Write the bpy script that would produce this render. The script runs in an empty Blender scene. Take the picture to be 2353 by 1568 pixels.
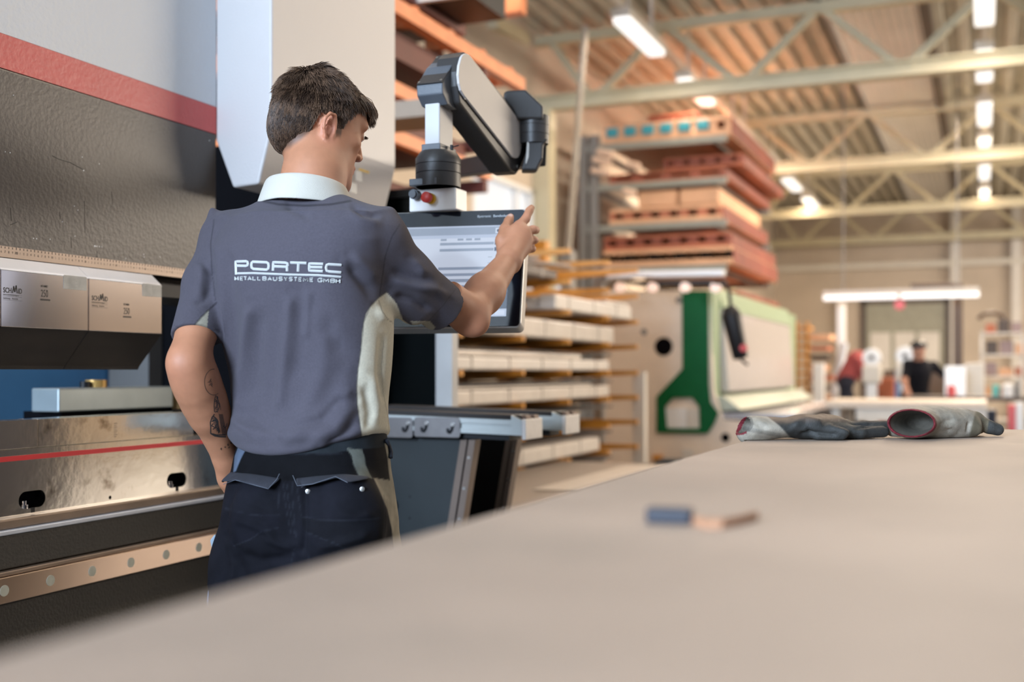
import bpy, bmesh, math, random
import numpy as np
from mathutils import Vector, Matrix
from mathutils.bvhtree import BVHTree

scene = bpy.context.scene
COL = scene.collection
random.seed(7)

# ------------------------------------------------------------------ camera
# The hall runs along +Y; the camera looks 22.8 degrees to the left of it at 1.20 m.
F, CX, HZ, CAMZ = 2589.0, 1176.5, 855.0, 1.20
TH = math.atan2(2262.0 - CX, F)
CS, SN = math.cos(TH), math.sin(TH)
cam_d = bpy.data.cameras.new('camera')
cam = bpy.data.objects.new('camera', cam_d)
COL.objects.link(cam)
cam.location = (0, 0, CAMZ)
cam.rotation_euler = (math.pi / 2, 0, TH)
cam_d.sensor_width = 36.0
cam_d.lens = F / 2353.0 * 36.0
cam_d.shift_y = (HZ - 784.0) / 2353.0
cam_d.clip_start = 0.05
cam_d.clip_end = 200
cam_d.dof.use_dof = True
cam_d.dof.focus_distance = 2.17
cam_d.dof.aperture_fstop = 2.3
scene.camera = cam

# ------------------------------------------------------------------ view, world, light
vs = scene.view_settings
vs.view_transform = 'Standard'
vs.look = 'None'
vs.gamma = 1.0
vs.use_curve_mapping = False
vs.exposure = 0.0

world = bpy.data.worlds.new('world')
scene.world = world
world.use_nodes = True
wn = world.node_tree
bg = wn.nodes['Background']
bg.inputs[0].default_value = (0.55, 0.70, 1.0, 1)
bg.inputs[1].default_value = 1.0


def area(name, loc, target, sx, sy, power, col, spread=180):
    l = bpy.data.lights.new(name, 'AREA')
    l.shape = 'RECTANGLE'
    l.size, l.size_y = sx, sy
    l.energy = power
    l.color = col
    l.spread = math.radians(spread)
    o = bpy.data.objects.new(name, l)
    COL.objects.link(o)
    o.location = loc
    d = Vector(target) - Vector(loc)
    o.rotation_euler = d.to_track_quat('-Z', 'Y').to_euler()
    return o


# daylight through the open gate of the hall behind the camera, and through the
# glazing of the left wall; the right side has unseen added warm fill
area('gate_daylight', (-2.5, -6.9, 3.5), (-1.4, 4, 1.3), 3.7, 2.4, 2350, (0.63, 0.79, 1.0))
area('right_warm_fill', (8.85, 4.0, 4.5), (-2, 5, 1.4), 10.0, 1.4, 110, (1.0, 0.88, 0.78))  # warm fill from the right, added out of view
area('far_warm_fill', (8.85, 20.0, 4.5), (-2, 20, 1.2), 16.0, 1.4, 2150, (1.0, 0.86, 0.70))  # warm fill added out of view to brighten the far hall

# ------------------------------------------------------------------ pixel -> place
def P(px, py, w):
    """point seen at photo pixel (px, py) at horizontal depth w from the camera"""
    u = (px - CX) / F * w
    return Vector((u * CS - w * SN, u * SN + w * CS, CAMZ + (HZ - py) / F * w))


def _dir(px):
    u = (px - CX) / F
    return u * CS - SN, u * SN + CS


def onX(px, py, X):
    dx, dy = _dir(px)
    return P(px, py, X / dx)


def onY(px, py, Y):
    dx, dy = _dir(px)
    return P(px, py, Y / dy)


def onZ(px, py, Z):
    return P(px, py, (Z - CAMZ) * F / (HZ - py))


# ------------------------------------------------------------------ materials
MATS = {}


def mat(name, col, rough=0.5, metal=0.0, var=0.06, vscale=8.0, bump=0.0, bscale=60.0,
        emit=None, estr=0.0, spec=0.5, stain=None, stretch=None, coat=0.0, sheen=0.0, alpha=None):
    """procedural material: base colour with a noise variation, optional stains and bump"""
    if name in MATS:
        return MATS[name]
    m = bpy.data.materials.new(name)
    m.use_nodes = True
    nt = m.node_tree
    b = nt.nodes['Principled BSDF']
    b.inputs['Roughness'].default_value = rough
    b.inputs['Metallic'].default_value = metal
    b.inputs['Specular IOR Level'].default_value = spec
    if coat:
        b.inputs['Coat Weight'].default_value = coat
    if sheen:
        b.inputs['Sheen Weight'].default_value = sheen
    tc = nt.nodes.new('ShaderNodeTexCoord')
    mp = nt.nodes.new('ShaderNodeMapping')
    nt.links.new(tc.outputs['Object'], mp.inputs[0])
    if stretch:
        mp.inputs['Scale'].default_value = stretch
    nz = nt.nodes.new('ShaderNodeTexNoise')
    nz.inputs['Scale'].default_value = vscale
    nz.inputs['Detail'].default_value = 5
    nt.links.new(mp.outputs[0], nz.inputs['Vector'])
    rp = nt.nodes.new('ShaderNodeValToRGB')
    c = list(col)
    rp.color_ramp.elements[0].position = 0.3
    rp.color_ramp.elements[1].position = 0.7
    rp.color_ramp.elements[0].color = [max(0, x * (1 - var)) for x in c] + [1]
    rp.color_ramp.elements[1].color = [min(1, x * (1 + var)) for x in c] + [1]
    nt.links.new(nz.outputs['Fac'], rp.inputs[0])
    out = rp.outputs[0]
    if stain:
        scol, sscale, slo, shi = stain
        n2 = nt.nodes.new('ShaderNodeTexNoise')
        n2.inputs['Scale'].default_value = sscale
        n2.inputs['Detail'].default_value = 6
        n2.inputs['Roughness'].default_value = 0.6
        nt.links.new(mp.outputs[0], n2.inputs['Vector'])
        r2 = nt.nodes.new('ShaderNodeMapRange')
        r2.inputs[1].default_value = slo
        r2.inputs[2].default_value = shi
        nt.links.new(n2.outputs['Fac'], r2.inputs[0])
        mx = nt.nodes.new('ShaderNodeMixRGB')
        nt.links.new(r2.outputs[0], mx.inputs[0])
        nt.links.new(out, mx.inputs[1])
        mx.inputs[2].default_value = (*scol, 1)
        out = mx.outputs[0]
    nt.links.new(out, b.inputs['Base Color'])
    if bump:
        n3 = nt.nodes.new('ShaderNodeTexNoise')
        n3.inputs['Scale'].default_value = bscale
        n3.inputs['Detail'].default_value = 4
        nt.links.new(tc.outputs['Object'], n3.inputs['Vector'])
        bp = nt.nodes.new('ShaderNodeBump')
        bp.inputs['Strength'].default_value = bump
        bp.inputs['Distance'].default_value = 0.01
        nt.links.new(n3.outputs['Fac'], bp.inputs['Height'])
        nt.links.new(bp.outputs[0], b.inputs['Normal'])
    if emit:
        b.inputs['Emission Color'].default_value = (*emit, 1)
        b.inputs['Emission Strength'].default_value = estr
    if alpha is not None:
        b.inputs['Alpha'].default_value = alpha
    MATS[name] = m
    return m


# ------------------------------------------------------------------ mesh building
class MB:
    def __init__(s):
        s.v, s.f = [], []

    def add(s, vs, fs):
        n = len(s.v)
        s.v += [tuple(p) for p in vs]
        s.f += [tuple(i + n for i in f) for f in fs]
        return s

    def box(s, a, b):
        x0, x1 = sorted((a[0], b[0])); y0, y1 = sorted((a[1], b[1])); z0, z1 = sorted((a[2], b[2]))
        v = [(x0, y0, z0), (x1, y0, z0), (x1, y1, z0), (x0, y1, z0), (x0, y0, z1), (x1, y0, z1), (x1, y1, z1), (x0, y1, z1)]
        return s.add(v, [(0, 3, 2, 1), (4, 5, 6, 7), (0, 1, 5, 4), (1, 2, 6, 5), (2, 3, 7, 6), (3, 0, 4, 7)])

    def cbox(s, c, sx, sy, sz):
        return s.box((c[0] - sx / 2, c[1] - sy / 2, c[2] - sz / 2), (c[0] + sx / 2, c[1] + sy / 2, c[2] + sz / 2))

    def prism(s, poly, vec):
        """poly: ring of 3D points, extruded by vec"""
        n = len(poly)
        vec = Vector(vec)
        v = [Vector(p) for p in poly] + [Vector(p) + vec for p in poly]
        nrm = Vector((0, 0, 0))
        for i in range(n):
            nrm += v[i].cross(v[(i + 1) % n])
        fs = [tuple(range(n))[::-1], tuple(range(n, 2 * n))] + [(i, (i + 1) % n, n + (i + 1) % n, n + i) for i in range(n)]
        if nrm.dot(vec) < 0:
            fs = [f[::-1] for f in fs]
        return s.add(v, fs)

    def beam(s, p0, p1, w, h, up=(0, 0, 1)):
        """rectangular bar from p0 to p1, w sideways, h along up"""
        p0, p1 = Vector(p0), Vector(p1)
        d = (p1 - p0).normalized()
        up = Vector(up)
        if abs(d.dot(up)) > 0.98:
            up = Vector((0, 1, 0))
        sd = d.cross(up).normalized() * (w / 2)
        u2 = sd.cross(d).normalized() * (h / 2)
        ring = [p0 - sd - u2, p0 + sd - u2, p0 + sd + u2, p0 - sd + u2]
        return s.prism(ring, p1 - p0)

    def tube(s, pts, r, n=12, caps=True):
        pts = [Vector(p) for p in pts]
        rr = r if isinstance(r, (list, tuple)) else [r] * len(pts)
        base = len(s.v)
        prev = None
        for i, p in enumerate(pts):
            if i == 0:
                d = pts[1] - p
            elif i == len(pts) - 1:
                d = p - pts[-2]
            else:
                d = (pts[i + 1] - p).normalized() + (p - pts[i - 1]).normalized()
            d.normalize()
            if prev is None:
                a = Vector((0, 0, 1)) if abs(d.z) < 0.9 else Vector((1, 0, 0))
                x = d.cross(a).normalized()
            else:
                x = (prev - d * prev.dot(d)).normalized()
            prev = x
            y = d.cross(x)
            for k in range(n):
                t = 2 * math.pi * k / n
                q = p + (x * math.cos(t) + y * math.sin(t)) * rr[i]
                s.v.append(tuple(q))
        for i in range(len(pts) - 1):
            for k in range(n):
                a, b = base + i * n + k, base + i * n + (k + 1) % n
                s.f.append((a, b, b + n, a + n))
        if caps:
            s.f.append(tuple(base + k for k in range(n))[::-1])
            e = base + (len(pts) - 1) * n
            s.f.append(tuple(e + k for k in range(n)))
        return s

    def cyl(s, p0, p1, r, n=24, r1=None):
        return s.tube([p0, p1], [r, r if r1 is None else r1], n)

    def disc_rect(s, ctr, ax, ay, w, h, rad, vec, n=6):
        """rounded rectangle (size w x h on axes ax, ay), extruded by vec"""
        ctr, ax, ay = Vector(ctr), Vector(ax).normalized(), Vector(ay).normalized()
        pts = []
        for cx, cy, a0 in ((1, 1, 0), (-1, 1, 90), (-1, -1, 180), (1, -1, 270)):
            for k in range(n + 1):
                a = math.radians(a0 + 90 * k / n)
                pts.append(ctr + ax * (cx * (w / 2 - rad) + rad * math.cos(a)) + ay * (cy * (h / 2 - rad) + rad * math.sin(a)))
        return s.prism(pts, vec)

    def build(s, name, m, parent=None, bevel=0, smooth=False, seg=2, loc=None, fix=True):
        me = bpy.data.meshes.new(name)
        me.from_pydata(s.v, [], s.f)
        if fix:
            bm = bmesh.new(); bm.from_mesh(me)
            bmesh.ops.recalc_face_normals(bm, faces=bm.faces)
            bm.to_mesh(me); bm.free()
        if m:
            me.materials.append(m)
        o = bpy.data.objects.new(name, me)
        COL.objects.link(o)
        if parent:
            o.parent = parent
            pl = parent.location
            if parent.parent:
                pl = pl + parent.parent.location
            me.transform(Matrix.Translation(-pl))
        elif loc is not None:
            me.transform(Matrix.Translation(-Vector(loc)))
            o.location = loc
        if bevel:
            bv = o.modifiers.new('bevel', 'BEVEL')
            bv.width = bevel; bv.segments = seg; bv.limit_method = 'ANGLE'; bv.angle_limit = math.radians(40)
            bv.harden_normals = False
        if smooth:
            me.shade_smooth()
            if not isinstance(smooth, bool):
                me.set_sharp_from_angle(angle=math.radians(smooth))
        return o


def tag(o, label=None, cat=None, group=None, kind=None):
    if label: o['label'] = label
    if cat: o['category'] = cat
    if group: o['group'] = group
    if kind: o['kind'] = kind
    return o


def thing(name, label, cat, loc=(0, 0, 0), group=None):
    o = bpy.data.objects.new(name, None)
    COL.objects.link(o)
    o.location = loc
    o.empty_display_size = 0.1
    return tag(o, label, cat, group)


def copy_tree(o, parent=None, delta=None):
    c = o.copy()
    COL.objects.link(c)
    c.parent = parent
    if delta is not None:
        c.location = Vector(o.location) + Vector(delta)
    for ch in list(o.children):
        copy_tree(ch, c)
    return c


# ------------------------------------------------------------------ writing
def text_mesh(s, size, align='LEFT', sx=1.0, spacing=1.0, depth=0.0, bold=0.0):
    cu = bpy.data.curves.new('t', 'FONT')
    cu.body = s
    cu.size = size
    cu.align_x = align
    cu.space_character = spacing
    cu.extrude = depth
    cu.offset = bold
    cu.resolution_u = 4
    o = bpy.data.objects.new('t', cu)
    COL.objects.link(o)
    dg = bpy.context.evaluated_depsgraph_get()
    me = bpy.data.meshes.new_from_object(o.evaluated_get(dg))
    v = [(p.co.x * sx, p.co.y, p.co.z) for p in me.vertices]
    f = [tuple(p.vertices) for p in me.polygons]
    bpy.data.objects.remove(o); bpy.data.curves.remove(cu); bpy.data.meshes.remove(me)
    return v, f


def put_text(mb, s, org, ax, ay, size, **k):
    """writing on a plane: org = baseline start, ax = reading direction, ay = up"""
    v, f = text_mesh(s, size, **k)
    org, ax, ay = Vector(org), Vector(ax).normalized(), Vector(ay).normalized()
    nz = ax.cross(ay)
    return mb.add([org + ax * a + ay * b + nz * c for a, b, c in v], f)


def rrect(ctr, ax, ay, w, h, rad, n=6):
    ctr, ax, ay = Vector(ctr), Vector(ax).normalized(), Vector(ay).normalized()
    pts = []
    for cx, cy, a0 in ((1, 1, 0), (-1, 1, 90), (-1, -1, 180), (1, -1, 270)):
        for k in range(n + 1):
            a = math.radians(a0 + 90 * k / n)
            pts.append(ctr + ax * (cx * (w / 2 - rad) + rad * math.cos(a)) + ay * (cy * (h / 2 - rad) + rad * math.sin(a)))
    return pts


def holed(mb, outer, holes, vec):
    """a plate outline with holes cut through it, extruded by vec"""
    bm = bmesh.new()
    loops = [[Vector(p) for p in outer]] + [[Vector(p) for p in h] for h in holes]
    vec = Vector(vec)
    edges = []
    for l in loops:
        vs = [bm.verts.new(p) for p in l]
        edges += [bm.edges.new((vs[i], vs[(i + 1) % len(vs)])) for i in range(len(vs))]
    bmesh.ops.triangle_fill(bm, use_beauty=True, use_dissolve=False, edges=edges, normal=vec.normalized())
    bm.verts.index_update()
    v = [p.co.copy() for p in bm.verts]
    tri = [tuple(q.index for q in f.verts) for f in bm.faces]
    bm.free()
    n = len(v)
    f = tri + [tuple(i + n for i in t)[::-1] for t in tri]
    k = 0
    for l in loops:
        m = len(l)
        for i in range(m):
            f.append((k + i, k + (i + 1) % m, n + k + (i + 1) % m, n + k + i))
        k += m
    return mb.add(v + [p + vec for p in v], f)


def onPlane(px, py, p0, nrm):
    d = P(px, py, 1.0) - Vector((0, 0, CAMZ))
    o = Vector((0, 0, CAMZ))
    t = (Vector(p0) - o).dot(nrm) / d.dot(nrm)
    return o + d * t


def camv(u, w, z=0.0):
    """direction given as right / away / up of the viewing direction"""
    return Vector((u * CS - w * SN, u * SN + w * CS, z))

# ------------------------------------------------------------------ palette
M_cream = mat('cream_painted_steel', (0.56, 0.50, 0.34), 0.45, vscale=3)
M_deck = mat('galvanised_roof_deck', (0.50, 0.47, 0.39), 0.5, vscale=2, var=0.12)
M_strip = mat('white_deck_strip', (0.80, 0.78, 0.74), 0.5, vscale=2)
M_brown = mat('dark_brown_steel', (0.07, 0.045, 0.03), 0.5)
M_wall = mat('beige_plaster', (0.50, 0.42, 0.335), 0.8, vscale=1.2, var=0.07)
M_floor = mat('sealed_concrete', (0.13, 0.12, 0.108), 0.45, vscale=2, var=0.2, stain=((0.12, 0.10, 0.09), 1.3, 0.5, 0.8))
M_white = mat('white_powder_coat', (0.78, 0.78, 0.78), 0.35, vscale=3, var=0.02)
M_offw = mat('off_white_paint', (0.66, 0.62, 0.56), 0.5, vscale=3, var=0.05)
M_lamp = mat('lamp_diffuser', (0.8, 0.8, 0.8), 0.5, emit=(1.0, 0.98, 0.95), estr=1.1)
M_pane = mat('daylit_pane', (0.2, 0.2, 0.2), 0.3, emit=(0.97, 0.98, 1.0), estr=0.76)
M_black = mat('black_plastic', (0.010, 0.010, 0.012), 0.45, spec=.25)
M_dark = mat('dark_interior', (0.003, 0.003, 0.004), 0.8, spec=.04)
M_rail = mat('pale_crane_rail', (0.62, 0.58, 0.50), 0.5)
M_grey = mat('grey_painted_steel', (0.22, 0.21, 0.20), 0.45)

XL, XR, YB, YF, ZR = -5.6, 9.0, -7.0, 33.2, 5.80


def struct(name, mb, m, **k):
    return tag(mb.build(name, m, **k), kind='structure')


struct('floor', MB().box((XL - .2, YB - .2, -0.1), (XR + .2, YF + .2, 0)), M_floor)
# left wall with three window openings
wl = MB()
ops = [(-3.0, 2.0, 2.2, 4.2), (12.12, 14.06, 1.75, 3.64), (14.22, 15.72, 1.75, 2.50)]
y = YB
for a, b, z0, z1 in ops:
    wl.box((XL - .2, y, 0), (XL, a, ZR + .2))
    wl.box((XL - .2, a, 0), (XL, b, z0))
    wl.box((XL - .2, a, z1), (XL, b, ZR + .2))
    y = b
wl.box((XL - .2, y, 0), (XL, YF, ZR + .2))
struct('wall_left', wl, M_wall)
for i, (a, b, z0, z1) in enumerate(ops):
    fr = MB()
    for q in ((a, a + .06), (b - .06, b)):
        fr.box((XL - .12, q[0], z0), (XL + .02, q[1], z1))
    fr.box((XL - .12, a, z0), (XL + .02, b, z0 + .06)).box((XL - .12, a, z1 - .06), (XL + .02, b, z1))
    if i != 2:
        fr.box((XL - .10, a + (b - a) * .72, z0), (XL, a + (b - a) * .72 + .05, z1))
    w = struct('window_%d' % (i + 1), fr, M_white, loc=(XL, (a + b) / 2, z0))
    MB().box((XL - .09, a + .05, z0 + .05), (XL - .08, b - .05, z1 - .05)).build('pane', M_pane, w)
# right wall: long open band for the added warm fill (out of view to the right)
wr = MB()
wr.box((XR, YB, 0), (XR + .2, YF, 3.7)).box((XR, YB, 5.3), (XR + .2, YF, ZR + .2))
for q in (YB, -1.2, 9.2, 11.8, 28.2):
    wr.box((XR, q, 3.7), (XR + .2, {YB: YB + .4, -1.2: -1.0, 9.2: 11.8, 11.8: 12.0, 28.2: YF}[q], 5.3))
struct('wall_right', wr, M_wall)
# front wall behind the camera with an open gate
wb = MB()
wb.box((XL, YB - .2, 0), (-5.0, YB, ZR + .2)).box((0.3, YB - .2, 0), (XR, YB, ZR + .2)).box((-5.0, YB - .2, 4.8), (0.3, YB, ZR + .2))
struct('wall_front', wb, M_wall)
# far wall
struct('wall_back', MB().box((XL, YF, 0), (XR, YF + .2, ZR + .2)), M_wall)
a, b = onY(1990, 700, YF - .05), onY(2172, 700, YF - .05)
dr = MB().box((a.x, YF - .06, 0), (b.x, YF - .002, a.z))
d1 = struct('door_1', dr, mat('grey_green_sectional_door', (0.30, 0.29, 0.22), 0.5, var=.1), loc=(a.x, YF, 0))
fr = MB()
fr.box((a.x - .14, YF - .1, 0), (a.x, YF, a.z + .15)).box((b.x, YF - .1, 0), (b.x + .14, YF, a.z + .15)).box((a.x - .14, YF - .1, a.z), (b.x + .14, YF, a.z + .15))
fr.build('door_frame', M_brown, d1)
gl = MB()
for k in range(3):
    x0 = a.x + .12 + k * (b.x - a.x - .16) / 3
    gl.box((x0, YF - .075, 1.1), (x0 + (b.x - a.x) / 3 - .16, YF - .058, 2.3))
gl.build('door_panel', M_offw, d1)
struct('trim_1', MB().box((XL, YF - .25, 4.10), (XR, YF, 4.24)), M_rail)
for i, px in enumerate((2195, 2336, 1933)):
    p = onY(px, 600, YF - .2)
    struct('trim_%d' % (i + 2), MB().box((p.x - .12, YF - .24, 0), (p.x + .12, YF, ZR if i < 2 else 3.2)), M_offw)


# roof: trapezoidal deck either side of a flat white strip
def deck(x0, x1, period, depth, z, m, name):
    mb = MB()
    n = max(1, round((x1 - x0) / period))
    p = (x1 - x0) / n
    prof = []
    for i in range(n):
        xa = x0 + i * p
        prof += [(xa, z), (xa + p * .38, z), (xa + p * .5, z + depth), (xa + p * .88, z + depth)]
    prof.append((x1, z))
    v, f = [], []
    for x, zz in prof:
        v += [(x, YB, zz), (x, YF, zz)]
    for i in range(len(prof) - 1):
        f.append((2 * i, 2 * i + 2, 2 * i + 3, 2 * i + 1))
    mb.add(v, f)
    mb.box((x0, YB, z + depth + .05), (x1, YF, z + depth + .15))
    return struct(name, mb, m, fix=False)


deck(XL, -1.84, 0.30, 0.11, ZR, M_deck, 'ceiling')
deck(-0.62, XR, 0.30, 0.11, ZR, M_deck, 'ceiling')
deck(-1.84, -0.74, 0.11, 0.025, ZR - .06, M_strip, 'ceiling')
struct('trim_5', MB().box((-0.74, YB, ZR - .16), (-0.62, YF, ZR + .2)), M_brown)
struct('trim_6', MB().box((-1.90, YB, ZR - .08), (-1.84, YF, ZR + .2)), M_grey)  # grey strip standing in for the thin shadow line beside the white deck

# trusses
bn = [-4.76 + 1.935 * i for i in range(8)]
tn = [-5.40] + [-3.80 + 1.935 * i for i in range(7)]
names = {8.2: 'cream steel roof truss nearest the camera, above the orange girder',
         14.2: 'cream steel roof truss crossing just above the pallet rack',
         20.3: 'cream steel roof truss second in depth, behind the pallet rack',
         26.2: 'cream steel roof truss third in depth, above the hall end',
         32.3: 'cream steel roof truss closest to the far wall'}
for yy, lab in names.items():
    t = thing('roof_truss', lab, 'roof truss', (1.7, yy, 4.8))
    mb = MB()
    mb.box((XL, yy - .10, 4.72), (XR, yy + .10, 4.76)).box((XL, yy - .02, 4.76), (XR, yy + .02, 4.88)).box((XL, yy - .10, 4.88), (XR, yy + .10, 4.91))
    mb.build('bottom_chord', M_cream, t)
    MB().box((XL, yy - .07, ZR - .20), (XR, yy + .07, ZR - .07)).build('top_chord', M_cream, t)
    for i, bx in enumerate(bn):
        for k, tx in ((0, tn[i]), (1, tn[i + 1] if i + 1 < len(tn) else bx + 1.0)):
            MB().beam((bx + (.06 if k else -.06), yy, 4.86), (tx, yy, ZR - .13), .09, .09, (0, 1, 0)).build('diagonal', M_cream, t)
for yy in (8.2, 14.2, 20.3, 26.2):
    o = MB().box((XL + .0, yy - .12, 0), (XL + .24, yy + .12, 4.72)).build('wall_column', M_cream, loc=(XL + .12, yy, 0))
    tag(o, {8.2: 'cream steel column on the left wall behind the orange rack', 14.2: 'cream steel column on the left wall beside the bright window',
            20.3: 'cream steel column on the left wall behind the pallet rack', 26.2: 'cream steel column on the left wall near the far end'}[yy], 'column')

# ceiling lamps in two rows
LAMPS = [(0.0, y, 'right') for y in (4.8, 7.5, 10.1, 12.85, 15.5, 18.4, 21.0, 23.8, 26.7)] + \
        [(-3.68, y, 'left') for y in (4.4, 7.1, 9.9, 12.62, 15.4, 18.3, 21.1, 23.8, 26.5)]
lamp0 = None
order = ['first', 'second', 'third', 'fourth', 'fifth', 'sixth', 'seventh', 'eighth', 'ninth']
for i, (x, yy, row) in enumerate(LAMPS):
    if lamp0 is None:
        lamp0 = thing('ceiling_lamp', 'x', 'ceiling lamp', (x, yy, 5.13), 'fluorescent lamps in two rows under the roof')
        MB().box((x - .11, yy - .78, 5.10), (x + .11, yy + .78, 5.20)).build('housing', M_offw, lamp0)
        MB().disc_rect((x, yy, 5.10), (1, 0, 0), (0, 1, 0), .20, 1.50, .04, (0, 0, -.05)).build('diffuser', M_lamp, lamp0)
        for q in (-.48, .48):
            MB().box((x - .02, yy + q - .02, 5.2), (x + .02, yy + q + .02, ZR)).build('hanger', M_offw, lamp0)
        o = lamp0
        base = Vector(o.location)
    else:
        o = copy_tree(lamp0, None, Vector((x, yy, 5.13)) - base)
    o['label'] = 'fluorescent ceiling lamp, %s from the camera end of the %s row' % (order[i % 9], row)
    l = area('lamp_light', (x, yy, 5.03), (x, yy, 0), .2, 1.5, (90 if yy > 23 else 300) if yy > 16 else (45 if x < -1 else 80), (1.0, 0.82, 0.63))
for x, nm, lb in ((0.0, 'right', 'right'), (-3.68, 'left', 'left')):
    o = MB().box((x - .035, 3.5, 5.20), (x + .035, 28.0, 5.25)).build('lamp_rail', M_offw, loc=(x, 15, 5.2))
    tag(o, 'pale conduit rail carrying the %s row of ceiling lamps' % lb, 'lamp rail')

# unseen dark cabinet, added for the ground tool steel to mirror
dc = thing('unseen_cabinet', 'long charcoal cabinet added out of view on the right for the tool steel to mirror', 'cabinet', (3.3, 3.2, 0))
MB().box((3.0, -1.0, .1), (3.6, 7.0, 2.5)).build('unseen_cabinet_body', mat('unseen_cabinet_charcoal', (.02, .02, .025), .6), dc)
for k in range(8):
    MB().box((2.985, -.96 + k, .14), (2.999, -.04 + k, 2.46)).build('door', mat('unseen_cabinet_door_charcoal', (.025, .025, .03), .5), dc)  # doors of the added unseen cabinet
MB().box((3.05, -.9, 0), (3.55, 6.9, .099)).build('plinth', M_black, dc)

# ------------------------------------------------------------------ press brake
M_taupe = mat('hammered_taupe_paint', (0.078, 0.063, 0.054), 0.38, bump=0.10, bscale=110, vscale=3, var=.08, spec=0.45)
M_lgrey = mat('hammered_pale_grey_paint', (0.66, 0.70, 0.76), 0.42, bump=0.18, bscale=90, vscale=3, var=.02)
M_red = mat('red_stripe_paint', (0.62, 0.10, 0.09), 0.4, bump=0.15, bscale=90, var=.04)
M_redt = mat('red_tape', (0.60, 0.01, 0.02), 0.35)
M_cover = mat('pale_grey_cover_paint', (0.66, 0.64, 0.64), 0.40, bump=0.10, bscale=160, vscale=2, var=.015)
M_ruler = mat('worn_ruler_steel', (0.30, 0.235, 0.19), 0.42, metal=0.5, var=.1)
M_steel = mat('ground_tool_steel', (0.60, 0.56, 0.56), 0.13, metal=1.0, var=.10, vscale=5, stretch=(1, .15, 1), stain=((0.22, 0.16, 0.12), 9, .62, .80))
M_steel2 = mat('worn_die_steel', (0.95, 0.91, 0.87), 0.11, metal=1.0, var=.08, vscale=4, stain=((0.25, 0.19, 0.14), 11, .60, .76), bump=.02, bscale=30)
M_dsteel = mat('shaded_tool_steel', (0.022, 0.018, 0.016), 0.5, metal=.2, var=.2)  # same tool steel, the underside's dark reflection put into its colour
M_ink = mat('laser_marking', (0.03, 0.026, 0.024), 0.6)
M_olive = mat('dark_olive_beam_paint', (0.050, 0.045, 0.039), 0.5, bump=.12, bscale=150, spec=.25)
M_pbrown = mat('bronze_ledge', (0.20, 0.15, 0.115), 0.4, metal=.6, var=.15)
M_blueedge = mat('bare_milled_edge', (0.50, 0.54, 0.62), 0.4, metal=.5)
M_disc = mat('pale_magnet_face', (0.42, 0.42, 0.35), 0.5, var=.1, vscale=60)
M_label = mat('worn_paper_label', (0.47, 0.46, 0.43), 0.6, var=.12, vscale=50)

XBEAM = -1.915
XF = -1.876   # front face of the upper tools
Y0 = -0.7     # machine runs well past the left edge of the picture

# --- machine body
pb = thing('press_brake', 'large press brake with pale grey, red and dark taupe upper beam', 'press brake', (-2.3, 1.0, 0))
zs0, zs1 = onX(0, 155, XBEAM).z, onX(0, 75, XBEAM).z
yend = onX(497, 300, XBEAM).y
zb = 1.445
MB().box((XBEAM - .35, Y0, zb), (XBEAM, yend, zs0)).build('lower_ram_face', M_taupe, pb, bevel=.004)
MB().box((XBEAM - .35, Y0, zs0 + .0005), (XBEAM - .0, yend, zs1)).build('red_stripe', M_red, pb)
MB().box((XBEAM - .35, Y0, zs1 + .0005), (XBEAM, yend, 3.1)).build('upper_ram_face', M_lgrey, pb)
# scratches and paint chips on the dark face
sc = MB()
chips = [(83, 573 / 2.613), (60, 1337 / 2.613), (140, 1330 / 2.613)]
for (x0, y0, x1, y1, wd) in [(120, 358, 135, 366, .0012), (135, 366, 162, 374, .0012), (162, 374, 193, 391, .0014), (24, 478, 26, 508, .0007), (24, 517, 40, 510, .0012),
                             (194, 462, 195, 535, .0006), (137, 487, 138, 505, .0006), (223, 578, 223, 592, .0009), (256, 440, 259, 470, .0006), (163, 545, 164, 570, .0006)]:
    a, b = onX(x0, y0, XBEAM), onX(x1, y1, XBEAM)
    sc.beam(a, b, wd, .0006, (1, 0, 0))
sc.build('scratch_marks', M_black, pb)
ch = MB()
for (x0, y0, r) in [(218, 566, .0022), (222, 566.5, .0016), (228, 567, .0012), (234, 567.5, .001), (77, 548, .0012), (84, 549, .0013), (115, 550, .0012), (171, 474, .001), (179, 483, .001),
                    (192, 392, .0015), (189, 361, .001), (228, 377, .001), (481, 323, .0016), (31, 219, .001), (172, 543, .001), (143, 510, .0008), (330, 585, .0012), (331, 591, .001),
                    (289, 594, .0012), (368, 590, .0009), (23, 351, .0012), (12, 349, .001)]:
    p = onX(x0, y0, XBEAM)
    ch.cyl(p - Vector((.0004, 0, 0)), p + Vector((.0004, 0, 0)), r, 6)
ch.build('paint_chips', M_white, pb)

# ruler strip with division marks
yr1 = 3.05
rul = MB().box((XBEAM - .002, Y0, zb - .002), (XBEAM + .002, yr1, zb + .0215)).build('ruler', M_ruler, pb)
rk = MB()
y36 = onX(36, 575, XBEAM).y
step = (onX(332, 617, XBEAM).y - y36) / 40
for k in range(-60, 130):
    yy = y36 + k * step
    if yy > yr1 - .01 or yy < Y0 + .05: continue
    rk.box((XBEAM + .002, yy - .0004, zb + .0165), (XBEAM + .0026, yy + .0004, zb + (.0205 if k % 5 else .0215)))
    s = str(k % 10) if k % 10 else str(200 if k == 0 else (k % 100) // 10 * 10 or 300)
    if k > -8 and k < 75:
        put_text(rk, s, (XBEAM + .0024, yy - .0015 * len(s), zb + .007), (0, 1, 0), (0, 0, 1), .0075, sx=.8)
rk.build('ruler_mark', M_ink, rul, fix=False)
# clamp recess under the ruler
MB().box((XBEAM - .30, Y0, zb - .05), (XBEAM - .05, yr1, zb - .003)).build('clamp_recess', M_black, pb)

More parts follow.
